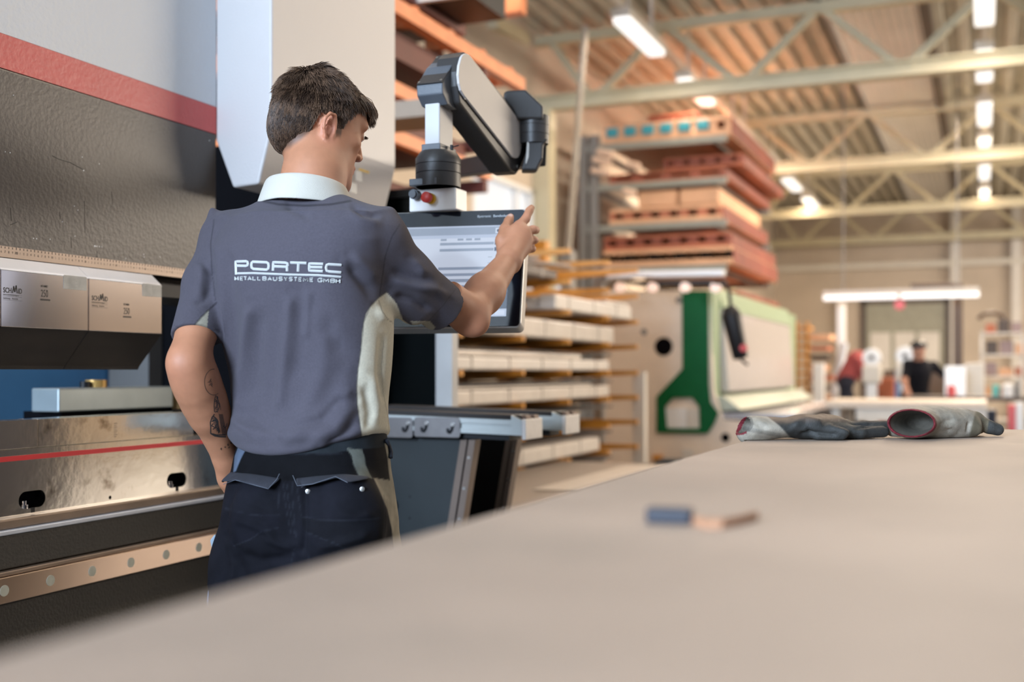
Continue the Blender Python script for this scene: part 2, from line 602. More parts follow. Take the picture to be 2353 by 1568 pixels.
# side frame behind the tools: black throat plate, grey frame edge
MB().box((-3.09, 3.46, 0.0), (-2.02, 3.52, zb + .6)).build('throat_plate', M_dark, pb)
pg = onX(290, 870, -2.80)
MB().box((-3.09, 3.38, .6), (-2.90, 3.455, zb)).build('side_frame_edge', mat('dark_frame_grey', (0.10, 0.095, 0.09), .5), pb)
MB().box((-3.15, Y0, 0.7), (-3.10, 3.45, zb + .2)).build('rear_guard', mat('blue_rear_panel', (0.055, 0.18, 0.36), .5, var=.2, vscale=2), pb)

# end cover
cv0 = onX(625, 200, -1.737)
ya, yb2 = 2.50, 3.18
x_l, x_f = -1.916, -1.737
zc, zbt = 1.835, 1.70
side = [(x_l, ya, 3.1), (x_l, ya, zc - .01), (x_l + .055, ya, zbt - .005), (x_l + .137, ya, zbt + .0), (x_f - .004, ya, zc + .002), (x_f, ya, zc + .02), (x_f, ya, 3.1)]
cov = MB().prism([Vector(p) for p in side], (0, yb2 - ya, 0)).build('end_cover', M_cover, pb, bevel=.006)
# warning stickers low on the cover
for (x0, y0, s) in ((824, 405, .022), (812, 432, .022)):
    p = onX(x0, y0, x_f + .0)
    lb = MB().cbox((x_f + .0012, p.y, p.z), .0006, .035, .03)
    lo = lb.build('warning_sticker', mat('sticker_white', (.7, .7, .68), .5), cov)
    tag(lo, 'small white and red warning sticker')
    MB().cyl((x_f + .0015, p.y, p.z), (x_f + .0022, p.y, p.z), .009, 16).build('symbol', mat('sticker_red', (.5, .05, .05), .5), lo)
p = onX(836, 393, x_f)
MB().cbox((x_f + .0012, p.y, p.z), .0006, .06, .006).build('yellow_strip', mat('sticker_yellow', (.7, .45, .05), .5), cov)

# --- upper punch segments
M_blab = M_label
zt = onX(0, 593, XF - .035).z
ztf = onX(0, 618, XF).z
zf0 = onX(0, 751, XF).z
YE = onX(372, 700, XF).y
W = 0.247
ztip = onX(315, 850, XF - .075).z
xt = onX(315, 850, -1.94).x
xtip = XF - .070
prof = [(XF - .032, zt), (XF - .004, ztf + .003), (XF, ztf - .002), (XF, zf0), (XF - .09, zf0), (XF - .09, zb - .055), (XF - .036, zb - .055), (XF - .036, zt)]
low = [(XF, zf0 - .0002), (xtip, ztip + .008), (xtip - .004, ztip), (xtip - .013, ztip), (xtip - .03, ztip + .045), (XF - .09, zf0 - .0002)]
base = None
punch_labels = ['steel punch segment at the right end of the upper tool row', 'steel punch segment left of the end one, paper label at its corner',
                'steel punch segment third from the right end of the upper row', 'steel punch segment fourth from the right end of the upper row',
                'steel punch segment fifth from the right end of the upper row']
for k in range(5):
    y1 = YE - k * (W + .0012)
    y0 = y1 - W
    t = thing('punch_segment', punch_labels[k], 'punch tool', (XF - .04, (y0 + y1) / 2, zf0), 'bending punches clamped side by side under the ram')
    body = MB().prism([Vector((x, y0, z)) for x, z in prof], (0, W, 0))
    body.build('blade', M_steel, t, bevel=.0016, seg=2)
    MB().prism([Vector((x, y0, z)) for x, z in ((XF - .0315, zt + .0005), (XF - .0035, ztf + .0035), (XF + .0008, ztf - .001), (XF - .001, ztf - .003), (XF - .031, zt - .003))], (0, W, 0)).build('chamfer', mat('lit_chamfer_steel', (.80, .80, .82), .42, metal=.75, var=.04), t)  # same steel as the blade, its bright reflection put into the colour
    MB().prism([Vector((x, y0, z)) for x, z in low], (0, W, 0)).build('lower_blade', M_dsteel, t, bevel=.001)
    if k < 2:
        dk = MB()
        e = XF + .0003
        sgn = (0, 1, 0)
        # marks measured from the photograph's right-hand segment
        def at(px, py): return onX(px, py, e)
        if k == 0:
            A, B, H1 = at(211, 690), at(247, 694), .0105
            n0, n1 = at(284, 721), at(298, 738)
        else:
            A, B, H1 = at(7.5, 672), at(50, 676), .0105
            n0, n1 = at(94, 682), at(110, 685)
        wl_ = B.y - A.y
        zl = A.z
        put_text(dk, 'SCH', (e, A.y, zl), (0, 1, 0), (0, 0, 1), wl_ * .31, bold=.0003, sx=.78)
        put_text(dk, 'ID', (e, A.y + wl_ * .80, zl), (0, 1, 0), (0, 0, 1), wl_ * .31, bold=.0003, sx=.72)
        zz = [(0.50, 0), (.565, .30), (.62, .05), (.70, .34), (.76, .0)]
        for (u0, v0), (u1, v1) in zip(zz[:-1], zz[1:]):
            dk.beam((e, A.y + u0 * wl_, zl + v0 * wl_), (e, A.y + u1 * wl_, zl + v1 * wl_), wl_ * .045, .0005, (1, 0, 0))
        put_text(dk, 'www.schmidwerkzeuge.at', (e, A.y, zl - wl_ * .115), (0, 1, 0), (0, 0, 1), wl_ * .093, sx=.86)
        put_text(dk, 'Salzburg · Austria', (e, A.y, zl - wl_ * .27), (0, 1, 0), (0, 0, 1), wl_ * .10, sx=1.12)
        for q in (.07, .15, .31):
            dk.box((e, A.y, zl - wl_ * q - .0004), (e + .0002, B.y, zl - wl_ * q))
        zn = n0.z if k else at(284, 722).z
        hn = .0165
        put_text(dk, '250', (e, n0.y, zn), (0, 1, 0), (0, 0, 1), hn * 1.35, sx=.62)
        dk.box((e, n0.y - .001, zn - .008), (e + .0002, n0.y + .026, zn - .0045))
        put_text(dk, 'SCHMID', (e, n0.y, zn + hn * 1.28), (0, 1, 0), (0, 0, 1), hn * .36, sx=.9, bold=.0002)
        tag(dk.build('marking', M_ink, t, fix=False), 'dark laser marked maker name and length')
        # paper labels near the right top corner
        if k == 1:
            c0, c1 = at(146, 630), at(199, 668)
            MB().disc_rect((e, (c0.y + c1.y) / 2, (c0.z + c1.z) / 2 - .001), (0, 1, 0), (0, 0, 1), c1.y - c0.y, .031, .002, (.0004, 0, 0)).build('paper_label', M_label, t)
            lt = MB()
            for q in range(6):
                lt.box((e + .0004, c0.y + .014, c0.z - .010 - q * .0035), (e + .0006, c0.y + .034 + .006 * (q % 2), c0.z - .0094 - q * .0035))
            lt.build('label_print', mat('faded_print', (.3, .3, .3), .6), t)
        else:
            c0, c1 = at(327, 651), at(371, 684)
            mid = at(351, 665).y
            MB().disc_rect((e, (c0.y + mid) / 2, (c0.z + c1.z) / 2), (0, 1, 0), (0, 0, 1), mid - c0.y - .001, .031, .002, (.0004, 0, 0)).build('paper_label', M_label, t)
            MB().disc_rect((e, (mid + c1.y) / 2, (c0.z + c1.z) / 2), (0, 1, 0), (0, 0, 1), c1.y - mid, .030, .001, (.0004, 0, 0)).build('paper_label', M_label, t)

# --- back gauge behind the die
bgx = -2.35
a, b = onX(135, 893, bgx), onX(398, 893, bgx)
g = thing('back_gauge', 'grey aluminium back gauge bar with yellow knob behind the lower die', 'back gauge', (bgx, a.y, 1.1))
M_alu = mat('brushed_aluminium', (0.36, 0.41, 0.42), .35, metal=.6, var=.1, vscale=8)
zlo = onX(135, 948, bgx).z
MB().box((bgx - .10, a.y, zlo), (bgx, b.y, a.z)).build('gauge_bar', M_alu, g, bevel=.004)
MB().box((bgx - .16, a.y + .03, zlo - .22), (bgx - .02, b.y + .02, zlo)).build('carriage', M_dark, g)
p = onX(221, 888, bgx - .05)
MB().cyl((p.x, p.y, a.z), (p.x, p.y, a.z + .022), .030, 24).build('knob', mat('brass_yellow', (.55, .33, .10), .35, metal=.5), g, smooth=40)
MB().cyl((p.x, p.y - .045, a.z), (p.x, p.y - .045, a.z + .018), .014, 16).build('knob', M_black, g, smooth=40)
q0, q1 = onX(407, 905, bgx), onX(436, 940, bgx)
MB().box((bgx - .08, q0.y, q1.z), (bgx, q1.y + .12, q0.z + .012)).build('stop_finger', mat('tan_plastic_stop', (.42, .28, .12), .5), g, bevel=.003)
g['label'] = 'grey aluminium back gauge bar with yellow knob behind the lower die'

# --- lower die rail, tool holder and bed
XD = -1.90
zd1, zd0 = onX(0, 968, XD).z, onX(0, 1036, XD).z
YD = onX(445, 960, XD).y
d = thing('die_rail', 'long worn steel V die standing in the lower tool holder', 'die', (XD, 1.0, zd0))
cut = onX(87, 990, XD).y
for (q0, q1) in ((cut + .0006, YD), (cut - .5, cut - .0006), (Y0, cut - .5012)):
    vb = MB().prism([Vector((x, q0, z)) for x, z in ((XD, zd0 + .0004), (XD, zd1), (XD - .018, zd1), (XD - .030, zd1 - .014), (XD - .042, zd1), (XD - .06, zd1), (XD - .06, zd0 + .0004))], (0, q1 - q0, 0))
    vb.build('die_segment', M_steel2, d, bevel=.0012)
dm = MB()
p = onX(262, 973, XD)
for k in range(8):
    ll = .0075 if k % 2 else .011
    dm.box((XD, p.y, p.z - .0045 * k), (XD + .0004, p.y + ll, p.z - .0045 * k - .0012))
dm.build('marking', M_ink, d)

XH = -1.89
zh0 = onX(0, 1192, XH).z
h = thing('tool_holder', 'worn steel tool holder block with a red line and oval clamp slots', 'tool holder', (XH, 1.0, zh0))
YH = 3.1
slots = [(73, 1145, .070, .040), (404, 1104, .0815, .038)]
c1 = onX(74, 1148, XH); c2 = onX(406, 1105, XH)
holes = []
c1 = onX(74, 1148, XH); c2 = onX(406, 1105, XH)
pc = onX(253, 1144, XH)
for cy in (c1.y - 1.04, c1.y - .52, c1.y, c2.y, c2.y + .52, c2.y + 1.04):
    cz = c1.z
    holes.append(rrect((XH, cy, cz), (0, 1, 0), (0, 0, 1), .074, .037, .0182))
holes.append([Vector((XH, pc.y + .0045 * math.cos(t * math.pi / 8), pc.z + .0045 * math.sin(t * math.pi / 8))) for t in range(16)])
outer = [Vector((XH, Y0, zh0)), Vector((XH, YH, zh0)), Vector((XH, YH, zd0)), Vector((XH, Y0, zd0))]
holed(MB(), outer, holes, (-.03, 0, 0)).build('block', M_steel2, h)
MB().box((XH - .075, Y0, zh0), (XH - .0302, YH, zd0)).build('core', M_dark, h)
zr0, zr1 = onX(0, 1063, XH).z, onX(0, 1051, XH).z
MB().box((XH, Y0, zr0), (XH + .0006, YH, zr1)).build('red_line', M_redt, h)
for cy in (c1.y - .52, c1.y, c2.y, c2.y + .52):
    bz = c1.z - .0185
    MB().cyl((XH - .012, cy - .012, bz), (XH - .012, cy - .012, bz + .008), .0095, 16).cyl((XH - .012, cy - .012, bz + .008), (XH - .012, cy - .012, bz + .016), .006, 12).build('clamp_bolt', M_steel, h, smooth=40)
    MB().box((XH, cy - .004, bz - .010), (XH + .0004, cy + .007, bz + .001)).build('bolt_notch', M_black, h)

XB = -1.855
bed = pb
z1b = onX(0, 1223, XB).z
MB().box((XH - .10, Y0, z1b), (XB - .012, YH, zh0 - .0005)).build('bronze_ledge', M_pbrown, bed, bevel=.004)
MB().box((XB - .03, Y0, z1b - .010), (XB, YH, z1b)).build('milled_edge', M_blueedge, bed, bevel=.002)
XR2 = -1.842
zr_t, zr_b = onX(0, 1330, XR2).z, onX(0, 1391, XR2).z
MB().box((XB - .5, Y0, zr_t + .012), (XB - .003, YH, z1b - .0105)).build('bed_face', M_olive, bed, bevel=.003)
MB().box((XB - .5, Y0, 0.02), (XB - .02, YH, zr_b - .006)).build('lower_skirt', M_olive, bed, bevel=.003)
mr = MB().box((XB - .02, Y0, zr_b), (XR2, YH, zr_t)).build('magnet_rail', mat('dark_polished_strip', (.55, .43, .36), .14, metal=1.0, var=.1, vscale=3), pb, bevel=.002)
MB().box((XB - .02, Y0, zr_t + .0005), (XR2 - .004, YH, zr_t + .010)).build('cover_lip', M_pbrown, mr, bevel=.002)
for k, (px, py) in enumerate([(10, 1361), (116, 1338), (212, 1317), (301, 1297), (382, 1280), (457, 1263)]):
    p = onX(px, py, XR2)
    zm = (zr_t + zr_b) / 2
    MB().cyl((XR2 - .001, p.y, zm), (XR2 + .0008, p.y, zm), .0115, 24).build('magnet', M_disc, mr, smooth=40)
st = p.y - onX(382, 1280, XR2).y
for k in range(1, 9):
    zm = (zr_t + zr_b) / 2
    MB().cyl((XR2 - .001, p.y + k * .099, zm), (XR2 + .0008, p.y + k * .099, zm), .0115, 24).build('magnet', M_disc, mr, smooth=40)

# ------------------------------------------------------------------ control panel on its swing arm
M_arm = mat('dark_arm_casting', (0.028, 0.026, 0.026), 0.42, bump=.05, bscale=200)
M_armb = mat('slate_arm_cap', (0.085, 0.095, 0.11), 0.40, bump=.05, bscale=200)
M_alplate = mat('satin_arm_cover', (0.52, 0.49, 0.47), 0.4, var=.02)
M_silver = mat('anodised_silver', (0.55, 0.54, 0.53), 0.35, metal=.6)
M_glass = mat('dark_screen_glass', (0.006, 0.009, 0.016), 0.10, spec=.28)
M_screw = mat('bright_screw', (0.6, 0.6, 0.58), .3, metal=1)

cp = thing('control_panel', 'touch-screen control panel on a dark jointed arm, held by the worker', 'control panel', tuple(P(1040, 760, 2.56)))
yaw, tilt, MH, MWD = math.radians(12), math.radians(15), .285, .43
er = camv(math.cos(yaw), -math.sin(yaw))
nh = camv(-math.sin(yaw), -math.cos(yaw))
ev = Vector((0, 0, math.cos(tilt))) - nh * math.sin(tilt)
nn = nh * math.cos(tilt) + Vector((0, 0, math.sin(tilt)))
BR = P(1196, 753, 2.50)


def S(a, b, d=0.0):
    """point on the screen face: a metres left of the right edge, b up from the bottom, d out"""
    return BR - er * a + ev * b + nn * d


mc = S(MWD / 2, MH / 2)
MB().disc_rect(mc - nn * .002, er, ev, MWD, MH, .012, -nn * .042).build('monitor_housing', M_silver, cp, bevel=.003)
MB().disc_rect(mc - nn * .044, er, ev, MWD - .06, MH - .06, .012, -nn * .022).build('rear_cover', M_arm, cp, bevel=.003)
MB().disc_rect(mc - nn * .0018, er, ev, MWD - .007, MH - .007, .009, nn * .003).build('glass_front', M_glass, cp)
d0 = .0016
SR, SL, SB, ST = .034, .034, .026, MH - .040   # active picture margins
M_ui = mat('screen_picture', (.02, .02, .02), .10, emit=(.60, .70, .92), estr=.62, var=.0)
scr = MB()
q = [S(SR, SB, d0), S(SR, ST, d0), S(MWD - SL, ST, d0), S(MWD - SL, SB, d0)]
so = scr.add(q, [(0, 1, 2, 3)]).build('display', M_ui, cp)
M_ui_l = mat('screen_white', (.02, .02, .02), .12, emit=(.74, .82, 1.0), estr=.66)
M_ui_d = mat('screen_field', (.02, .02, .02), .12, emit=(.36, .44, .60), estr=.6)
M_ui_k = mat('screen_navy', (.01, .01, .02), .12, emit=(.03, .05, .10), estr=.6)


def ui(mb, a0, b0, a1, b1, d=.0022):
    mb.add([S(a0, b0, d), S(a1, b0, d), S(a1, b1, d), S(a0, b1, d)], [(0, 1, 2, 3)])


W_ = MWD - SL - SR
light, dark, navy = MB(), MB(), MB()
ui(light, SR + .022, SB + .018, SR + W_ - .004, ST - .030, .0019)
ui(dark, SR + .002, ST - .022, SR + W_ - .002, ST - .004)
rows = [.040, .052, .085, .097, .112, .126, .140]
for i, r in enumerate([ST - .047, ST - .062, ST - .107, ST - .122, ST - .137, ST - .152, ST - .167]):
    ui(dark, SR + .038, r, SR + .165, r + .0065)
    if i in (0, 1, 2, 3):
        ui(navy, SR + .028, r - .001, SR + .036, r + .008, .0025)
    if i > 3:
        ui(navy, SR + .026, r + .0065, SR + .165, r + .0072, .0025)
for i, r in enumerate([ST - .078, ST - .092]):
    ui(dark, SR + .040, r, SR + .050, r + .0012, .0025)
for a in (.070, .090, .110, .150):
    ui(dark, SR + a, ST - .036, SR + a + .014, ST - .031, .0025)
for k in range(9):
    ui(light, SR + .004 + k * .038, SB + .003, SR + .026 + k * .038, SB + .014, .0024)
for k in range(2):
    ui(light, SR + .004 + k * .018, ST - .020, SR + .018 + k * .018, ST - .007, .0024)
    c = S(SR + .011 + k * .018, ST - .0135, .0027)
    navy.add([c + er * (.004 * math.cos(t * .785)) + ev * (.004 * math.sin(t * .785)) for t in range(8)], [tuple(range(8))])
ui(navy, SR + .0, SB + .018, SR + .019, ST - .024, .0023)
light.build('window', M_ui_l, so, fix=False)
dark.build('field', M_ui_d, so, fix=False)
navy.build('button', M_ui_k, so, fix=False)
tx = MB()
put_text(tx, 'Bystronic  Bendsolution', S(.115, MH - .020, .0017), er, ev, .0085)
tx.build('lettering', mat('pale_print', (.5, .55, .6), .5, emit=(.5, .55, .6), estr=.15), cp, fix=False)

# button box on top of the monitor, aligned with the hall
WB = 2.58
b0 = P(1047, 430, WB)
bx = MB().box((b0.x - .120, b0.y, P(1047, 481, WB).z), (b0.x, b0.y + .062, b0.z)).build('button_box', mat('button_box_white', (.93, .93, .92), .35, var=.01), cp, bevel=.003)
kz = b0.z - .020
kc = onY(958, 449, b0.y)
MB().cyl(kc, kc - Vector((0, .018, 0)), .0115, 20).cyl(kc - Vector((0, .018, 0)), kc - Vector((0, .024, 0)), .009, 20).build('selector_knob', M_armb, bx, smooth=40)
ec = onY(991, 457, b0.y)
eo = MB().cyl(ec, ec - Vector((0, .008, 0)), .0125, 24).build('stop_collar', mat('signal_yellow', (.75, .45, .02), .4), bx, smooth=40)
MB().tube([ec - Vector((0, .008, 0)), ec - Vector((0, .016, 0)), ec - Vector((0, .018, 0)), ec - Vector((0, .028, 0)), ec - Vector((0, .030, 0))], [.007, .007, .0125, .0125, .010], 24).build('emergency_stop', mat('signal_red', (.55, .04, .03), .4), bx, smooth=40)

# swivel, pole
pc = P(1007, 430, WB + .03)
r = .0525
pz = [P(1007, y_, WB + .03).z for y_ in (432, 400, 380, 366, 350)]
sw = MB()
sw.tube([(pc.x, pc.y, z) for z in (pz[0], pz[1] - .002)], [r, r], 36)
sw.tube([(pc.x, pc.y, z) for z in (pz[1], pz[2] - .0015)], [r, r], 36)
sw.tube([(pc.x, pc.y, z) for z in (pz[2], pz[3], pz[4])], [r, r, r * .78], 36)
sw.tube([(pc.x, pc.y, z) for z in (pz[0], pz[3])], [r * .95, r * .95], 36)
sw.build('swivel', M_arm, cp, smooth=40)
MB().box((pc.x - .050, pc.y - .050, pz[0]), (pc.x + .020, pc.y - .02, pz[0] + .016)).build('swivel_foot', M_armb, cp, bevel=.002)
zp = [P(1007, y_, WB + .03).z for y_ in (350, 235)]
MB().box((pc.x - .026, pc.y - .035, zp[0] - .005), (pc.x + .022, pc.y + .05, zp[0] + .014)).build('pole_socket', M_armb, cp, bevel=.002)
MB().box((pc.x - .020, pc.y - .03, zp[0]), (pc.x + .018, pc.y + .042, zp[1] + .01)).build('pole', mat('pole_white', (.46, .455, .45), .35, var=.02), cp, bevel=.003)
MB().cyl((pc.x + .03, pc.y + .01, zp[0] - .004), (pc.x + .03, pc.y + .01, zp[0] + .016), .004, 10).cyl((pc.x + .03, pc.y + .01, zp[0] + .011), (pc.x + .048, pc.y + .01, zp[0] + .014), .0015, 8).build('clamp_lever', M_black, cp, smooth=40)

# elbow housing and long arm lie in planes of constant X
def zo(a, b):   # crop pixel -> photo pixel
    return 860 + a / 3.565, 80 + b / 3.565


Xh = pc.x + .036
out = [(557, 395), (635, 250), (720, 160), (760, 158), (800, 230), (800, 560), (700, 612), (660, 612), (600, 570), (560, 480)]
poly = [onX(*zo(a, b), Xh) for a, b in out]
MB().prism(poly, (-.066, 0, 0)).build('elbow_housing', M_armb, cp, bevel=.003)
# dark lid on the sloping top
n_ = (poly[1] - poly[0]).cross(Vector((-1, 0, 0))).normalized()
if n_.z < 0: n_ = -n_
MB().prism([poly[0] + n_ * .001, poly[0] + n_ * .001 - Vector((.064, 0, 0)), poly[2] + n_ * .001 - Vector((.064, 0, 0)), poly[2] + n_ * .001], n_ * .003).build('elbow_lid', M_arm, cp, bevel=.001)
sm = MB()
for t in (.05, .48, .92):
    for dx in (.004, .060):
        p = poly[0].lerp(poly[2], t) + n_ * .0045 - Vector((dx, 0, 0))
        sm.cyl(p, p + n_ * .001, .003, 8)
sm.build('lid_screw', M_screw, cp)
Xa = Xh + .012
plate = [(715, 185), (730, 162), (750, 154), (772, 162), (800, 195), (1190, 700), (1210, 745), (1218, 800), (1214, 880), (1195, 980), (1180, 1005), (1160, 1012), (1135, 1003), (740, 500), (712, 455), (697, 400), (690, 330), (697, 250)]
pp = [onX(*zo(a, b), Xa + .012) for a, b in plate]
MB().prism(pp, (-.006, 0, 0)).build('arm_cover', M_alplate, cp, bevel=.001)
body = [(705, 180), (745, 140), (785, 160), (1215, 700), (1262, 830), (1250, 960), (1200, 1095), (1165, 1145), (1120, 1120), (700, 560), (680, 420), (682, 300)]
pb_ = [onX(*zo(a, b), Xa + .005) for a, b in body]
MB().prism(pb_, (-.060, 0, 0)).build('long_arm', M_arm, cp, bevel=.005)
sm = MB()
for a, b in ((737, 515), (1170, 1080)):
    p = onX(*zo(a, b), Xa + .006)
    sm.cyl(p, p + Vector((.003, 0, 0)), .005, 12)
sm.build('arm_screw', M_screw, cp)
# far joint
WJ = 2.93
jc = P(1226, 300, WJ)
jz = [P(1226, y_, WJ).z for y_ in (392, 345, 332, 310, 290, 268, 205)]
rj = 36 * WJ / F
MB().tube([(jc.x, jc.y, z) for z in (jz[2], jz[3] - .001)], [rj * .96, rj], 28).tube([(jc.x, jc.y, z) for z in (jz[3], jz[4] - .001)], rj, 28).tube([(jc.x, jc.y, z) for z in (jz[4], jz[5])], rj, 28).build('far_joint_ring', M_arm, cp, smooth=40)
cap = [P(*zo(a, b), WJ - .045) for a, b in [(1060, 470), (1085, 455), (1240, 445), (1385, 580), (1385, 690), (1180, 690), (1060, 520)]]
MB().prism(cap, camv(0, .085)).build('far_joint_cap', M_arm, cp, bevel=.006)
low = [P(*zo(a, b), WJ - .03) for a, b in [(1215, 840), (1425, 850), (1385, 900), (1380, 1010), (1330, 1110), (1205, 1110), (1230, 1000), (1262, 900)]]
MB().prism(low, camv(0, .05)).build('far_joint_knuckle', M_arm, cp, bevel=.005)
stp = [P(*zo(a, b), WJ - .032) for a, b in [(1255, 840), (1270, 900), (1265, 1000), (1245, 1060), (1240, 1050), (1250, 900)]]
MB().prism(stp, camv(0, .003)).build('bright_trim', M_screw, cp)
gp = Vector((-1.80, 3.60, P(1080, 372, 3.8).z))
MB().beam((jc.x, jc.y + .03, P(1200, 352, WJ).z), gp, .05, .055).build('rear_arm', M_arm, cp, bevel=.004)

# ------------------------------------------------------------------ side guard behind the sheet supports
gd = thing('side_guard', 'dark glass side guard in a pale aluminium frame beside the machine', 'safety guard', (-1.95, 3.62, 0))
gz1 = P(1040, 425, 3.98).z
MB().box((-2.42, 3.62, .3), (-1.80, 3.63, gz1 - .02)).build('guard_pane', mat('black_guard_glass', (.002, .003, .003), .25, spec=.08), gd)
MB().box((-1.80, 3.59, 0), (-1.735, 3.64, gz1)).build('guard_post', mat('guard_post_grey', (.50, .49, .48), .4), gd, bevel=.002)
MB().box((-2.42, 3.60, gz1 - .03), (-1.80, 3.64, gz1)).build('guard_rail', M_black, gd)
MB().box((-2.42, 3.60, 0), (-2.38, 3.64, gz1)).build('guard_post', M_black, gd)

# ------------------------------------------------------------------ sheet support arms
M_alw = mat('pale_aluminium_profile', (0.48, 0.51, 0.50), .38, metal=.25, var=.03)
M_capw = mat('crumpled_white_cap', (0.85, 0.80, 0.76), .5, var=.05, bump=.3, bscale=30)
M_brush = mat('black_brush_strip', (0.018, 0.014, 0.013), .7)
M_bside = mat('brown_brush_edge', (0.16, 0.10, 0.075), .6)
M_leg = mat('brown_grey_profile', (0.17, 0.125, 0.10), .4, metal=.4)
M_gus = mat('slate_blue_sheet', (0.020, 0.025, 0.027), .5, var=.1, spec=.3)
M_gus2 = mat('shaded_slate_sheet', (0.006, 0.005, 0.005), .6, spec=.1)  # darker copy of the slate sheet, carries the far gusset's shade
M_plate = mat('grey_hook_plate', (0.27, 0.26, 0.26), .33, metal=.8, var=.12, vscale=20)


def support(near):
    Yn = 2.94 if near else 3.245
    xe = -1.19 if near else -1.182
    wd = .127
    lab = ('white profile sheet support arm with hook plates, nearer one' if near else
           'white profile sheet support arm without hook plates, farther and longer-looking one')
    t = thing('sheet_support', lab, 'sheet support', (-1.5, Yn + wd / 2, 1.0), 'sheet support arms in front of the press brake')
    zt, zb = 1.063, 1.020
    dz = .014
    x0 = -1.84

    def ybox(xa, xb, y0, y1, z0, z1):
        return [Vector((xa, y0, z0 + dz)), Vector((xb, y0, z0)), Vector((xb, y0, z1)), Vector((xa, y0, z1 + dz))]
    MB().prism(ybox(x0, xe - .012, Yn, 0, zb, zb + .014), (0, wd, 0)).prism(ybox(x0, xe - .012, Yn + .006, 0, zb + .014, zt - .014), (0, wd - .012, 0)).prism(ybox(x0, xe - .012, Yn, 0, zt - .014, zt), (0, wd, 0)).build('profile', M_alw, t)
    MB().prism(ybox(xe - .045, xe - .012, Yn - .0015, 0, zb, zt), (0, wd + .003, 0)).build('profile_end', M_alw, t)
    MB().box((xe - .012, Yn - .002, zb - .012), (xe, Yn + wd + .002, zt + .003)).build('end_cap', M_capw, t, bevel=.002)
    for k in range(2):
        y0 = Yn + .012 + k * .062
        MB().prism([Vector((x0, y0, zt + dz)), Vector((xe - .016, y0, zt)), Vector((xe - .022, y0, zt + .013)), Vector((x0, y0, zt + dz + .013))], (0, .044, 0)).build('brush', M_brush, t)
        MB().prism([Vector((xe - .020, y0 + .004, zt + .0132)), Vector((xe - .016, y0 + .004, zt)), Vector((xe - .003, y0 + .004, zt + .004)), Vector((xe - .008, y0 + .004, zt + .0135))], (0, .034, 0)).build('brush_end', M_bside, t)
    MB().prism(ybox(x0, xe - .06, Yn + .02, 0, zb - .016, zb - .0005), (0, wd - .04, 0)).build('under_bracket', M_black, t)
    if near:
        for (p0, p1, ks) in ((951, 1057, (981, 1041)), (870, 948, (938,))):
            yy = Yn - .0035
            a, b = onY(p0, 960, yy), onY(p1, 1008, yy)
            cz = (a.z + b.z) / 2
            pl = MB().disc_rect((((a.x + b.x) / 2), yy, cz + .0015), (1, 0, 0), (0, 0, 1), b.x - a.x, a.z - b.z, .009, (0, .003, 0)).build('hook_plate', M_plate, t, bevel=.0008)
            for kx in ks:
                c = onY(kx, 973 + (3 if kx > 1000 else 0), yy)
                pts = [c, c + Vector((-.004, 0, -.016)), c + Vector((-.010, 0, -.0235)), c + Vector((-.016, 0, -.0215)), c + Vector((-.017, 0, -.013))]
                jb = MB()
                for q0, q1 in zip(pts[:-1], pts[1:]):
                    jb.cyl(q0 + (q0 - q1) * .15 , q1 + (q1 - q0) * .15, .0046, 8)
                o_ = jb.build('hook', M_black, pl, smooth=40)
                MB().cyl(c + Vector((0, -.005, 0)), c, .0052, 14).cyl(c + Vector((0, -.0055, 0)), c + Vector((0, -.005, 0)), .0025, 6).build('bolt', M_screw, pl, smooth=40)
    # gusset: sheet plate with a slanted slotted profile along its edge
    yg = Yn + .03
    if near:
        a0, b0 = onY(1058, 1012, yg), onY(1092, 1012, yg)
        a1, b1 = onY(1025, 1225, yg), onY(1058, 1225, yg)
    else:
        a0, b0 = onY(1163, 1006, yg), onY(1190, 1006, yg)
        a1, b1 = onY(1133, 1190, yg), onY(1162, 1190, yg)
    s_ = (a0 - a1) / (a0.z - a1.z)
    a2, b2 = a1 - s_ * (a1.z - .02), b1 - s_ * (b1.z - .02)
    t0 = zb - .018 - a0.z
    A, B = a0 + s_ * t0, b0 + s_ * t0
    wv = (B - A)
    for f0, f1, m_, nm, dy in ((0, .44, M_leg, 'leg_profile', 0), (.56, 1, M_leg, 'leg_profile', 0), (.44, .56, M_black, 'profile_slot', .012)):
        MB().prism([A + wv * f0 + Vector((0, dy, 0)), A + wv * f1 + Vector((0, dy, 0)), a2 + wv * f1 + Vector((0, dy, 0)), a2 + wv * f0 + Vector((0, dy, 0))], (0, .04 - dy, 0)).build(nm, m_, t)
    for zz in (.95, .86, .77, .6):
        c = a2 + s_ * (zz - a2.z) + wv * .75
        MB().cyl(c + Vector((0, -.0015, 0)), c, .004, 10).build('screw', M_screw, t)
    gu = MB().prism([A + Vector((0, .008, 0)), Vector((x0, yg + .008, A.z)), Vector((x0, yg + .008, .02)), a2 + Vector((0, .008, 0))], (0, .006, 0)).build('gusset_plate', M_gus if near else M_gus2, t)
    if near:
        for px, py in ((942, 1142), (941, 1191)):
            c = onY(px, py, yg + .008)
            MB().cyl(c - Vector((0, .0008, 0)), c + Vector((0, .002, 0)), .0035, 12).build('hole_plug', M_black, gu)
        c = onY(911, 1160, yg + .008)
        MB().tube([c + Vector((-.02, -.001, .012)), c + Vector((0.0, -.015, .012)), c + Vector((.004, -.018, 0)), c + Vector((0, -.015, -.012)), c + Vector((-.02, -.001, -.012))], .0035, 8).build('pull_ring', M_screw, gu, smooth=40)
    return t


support(True)
support(False)

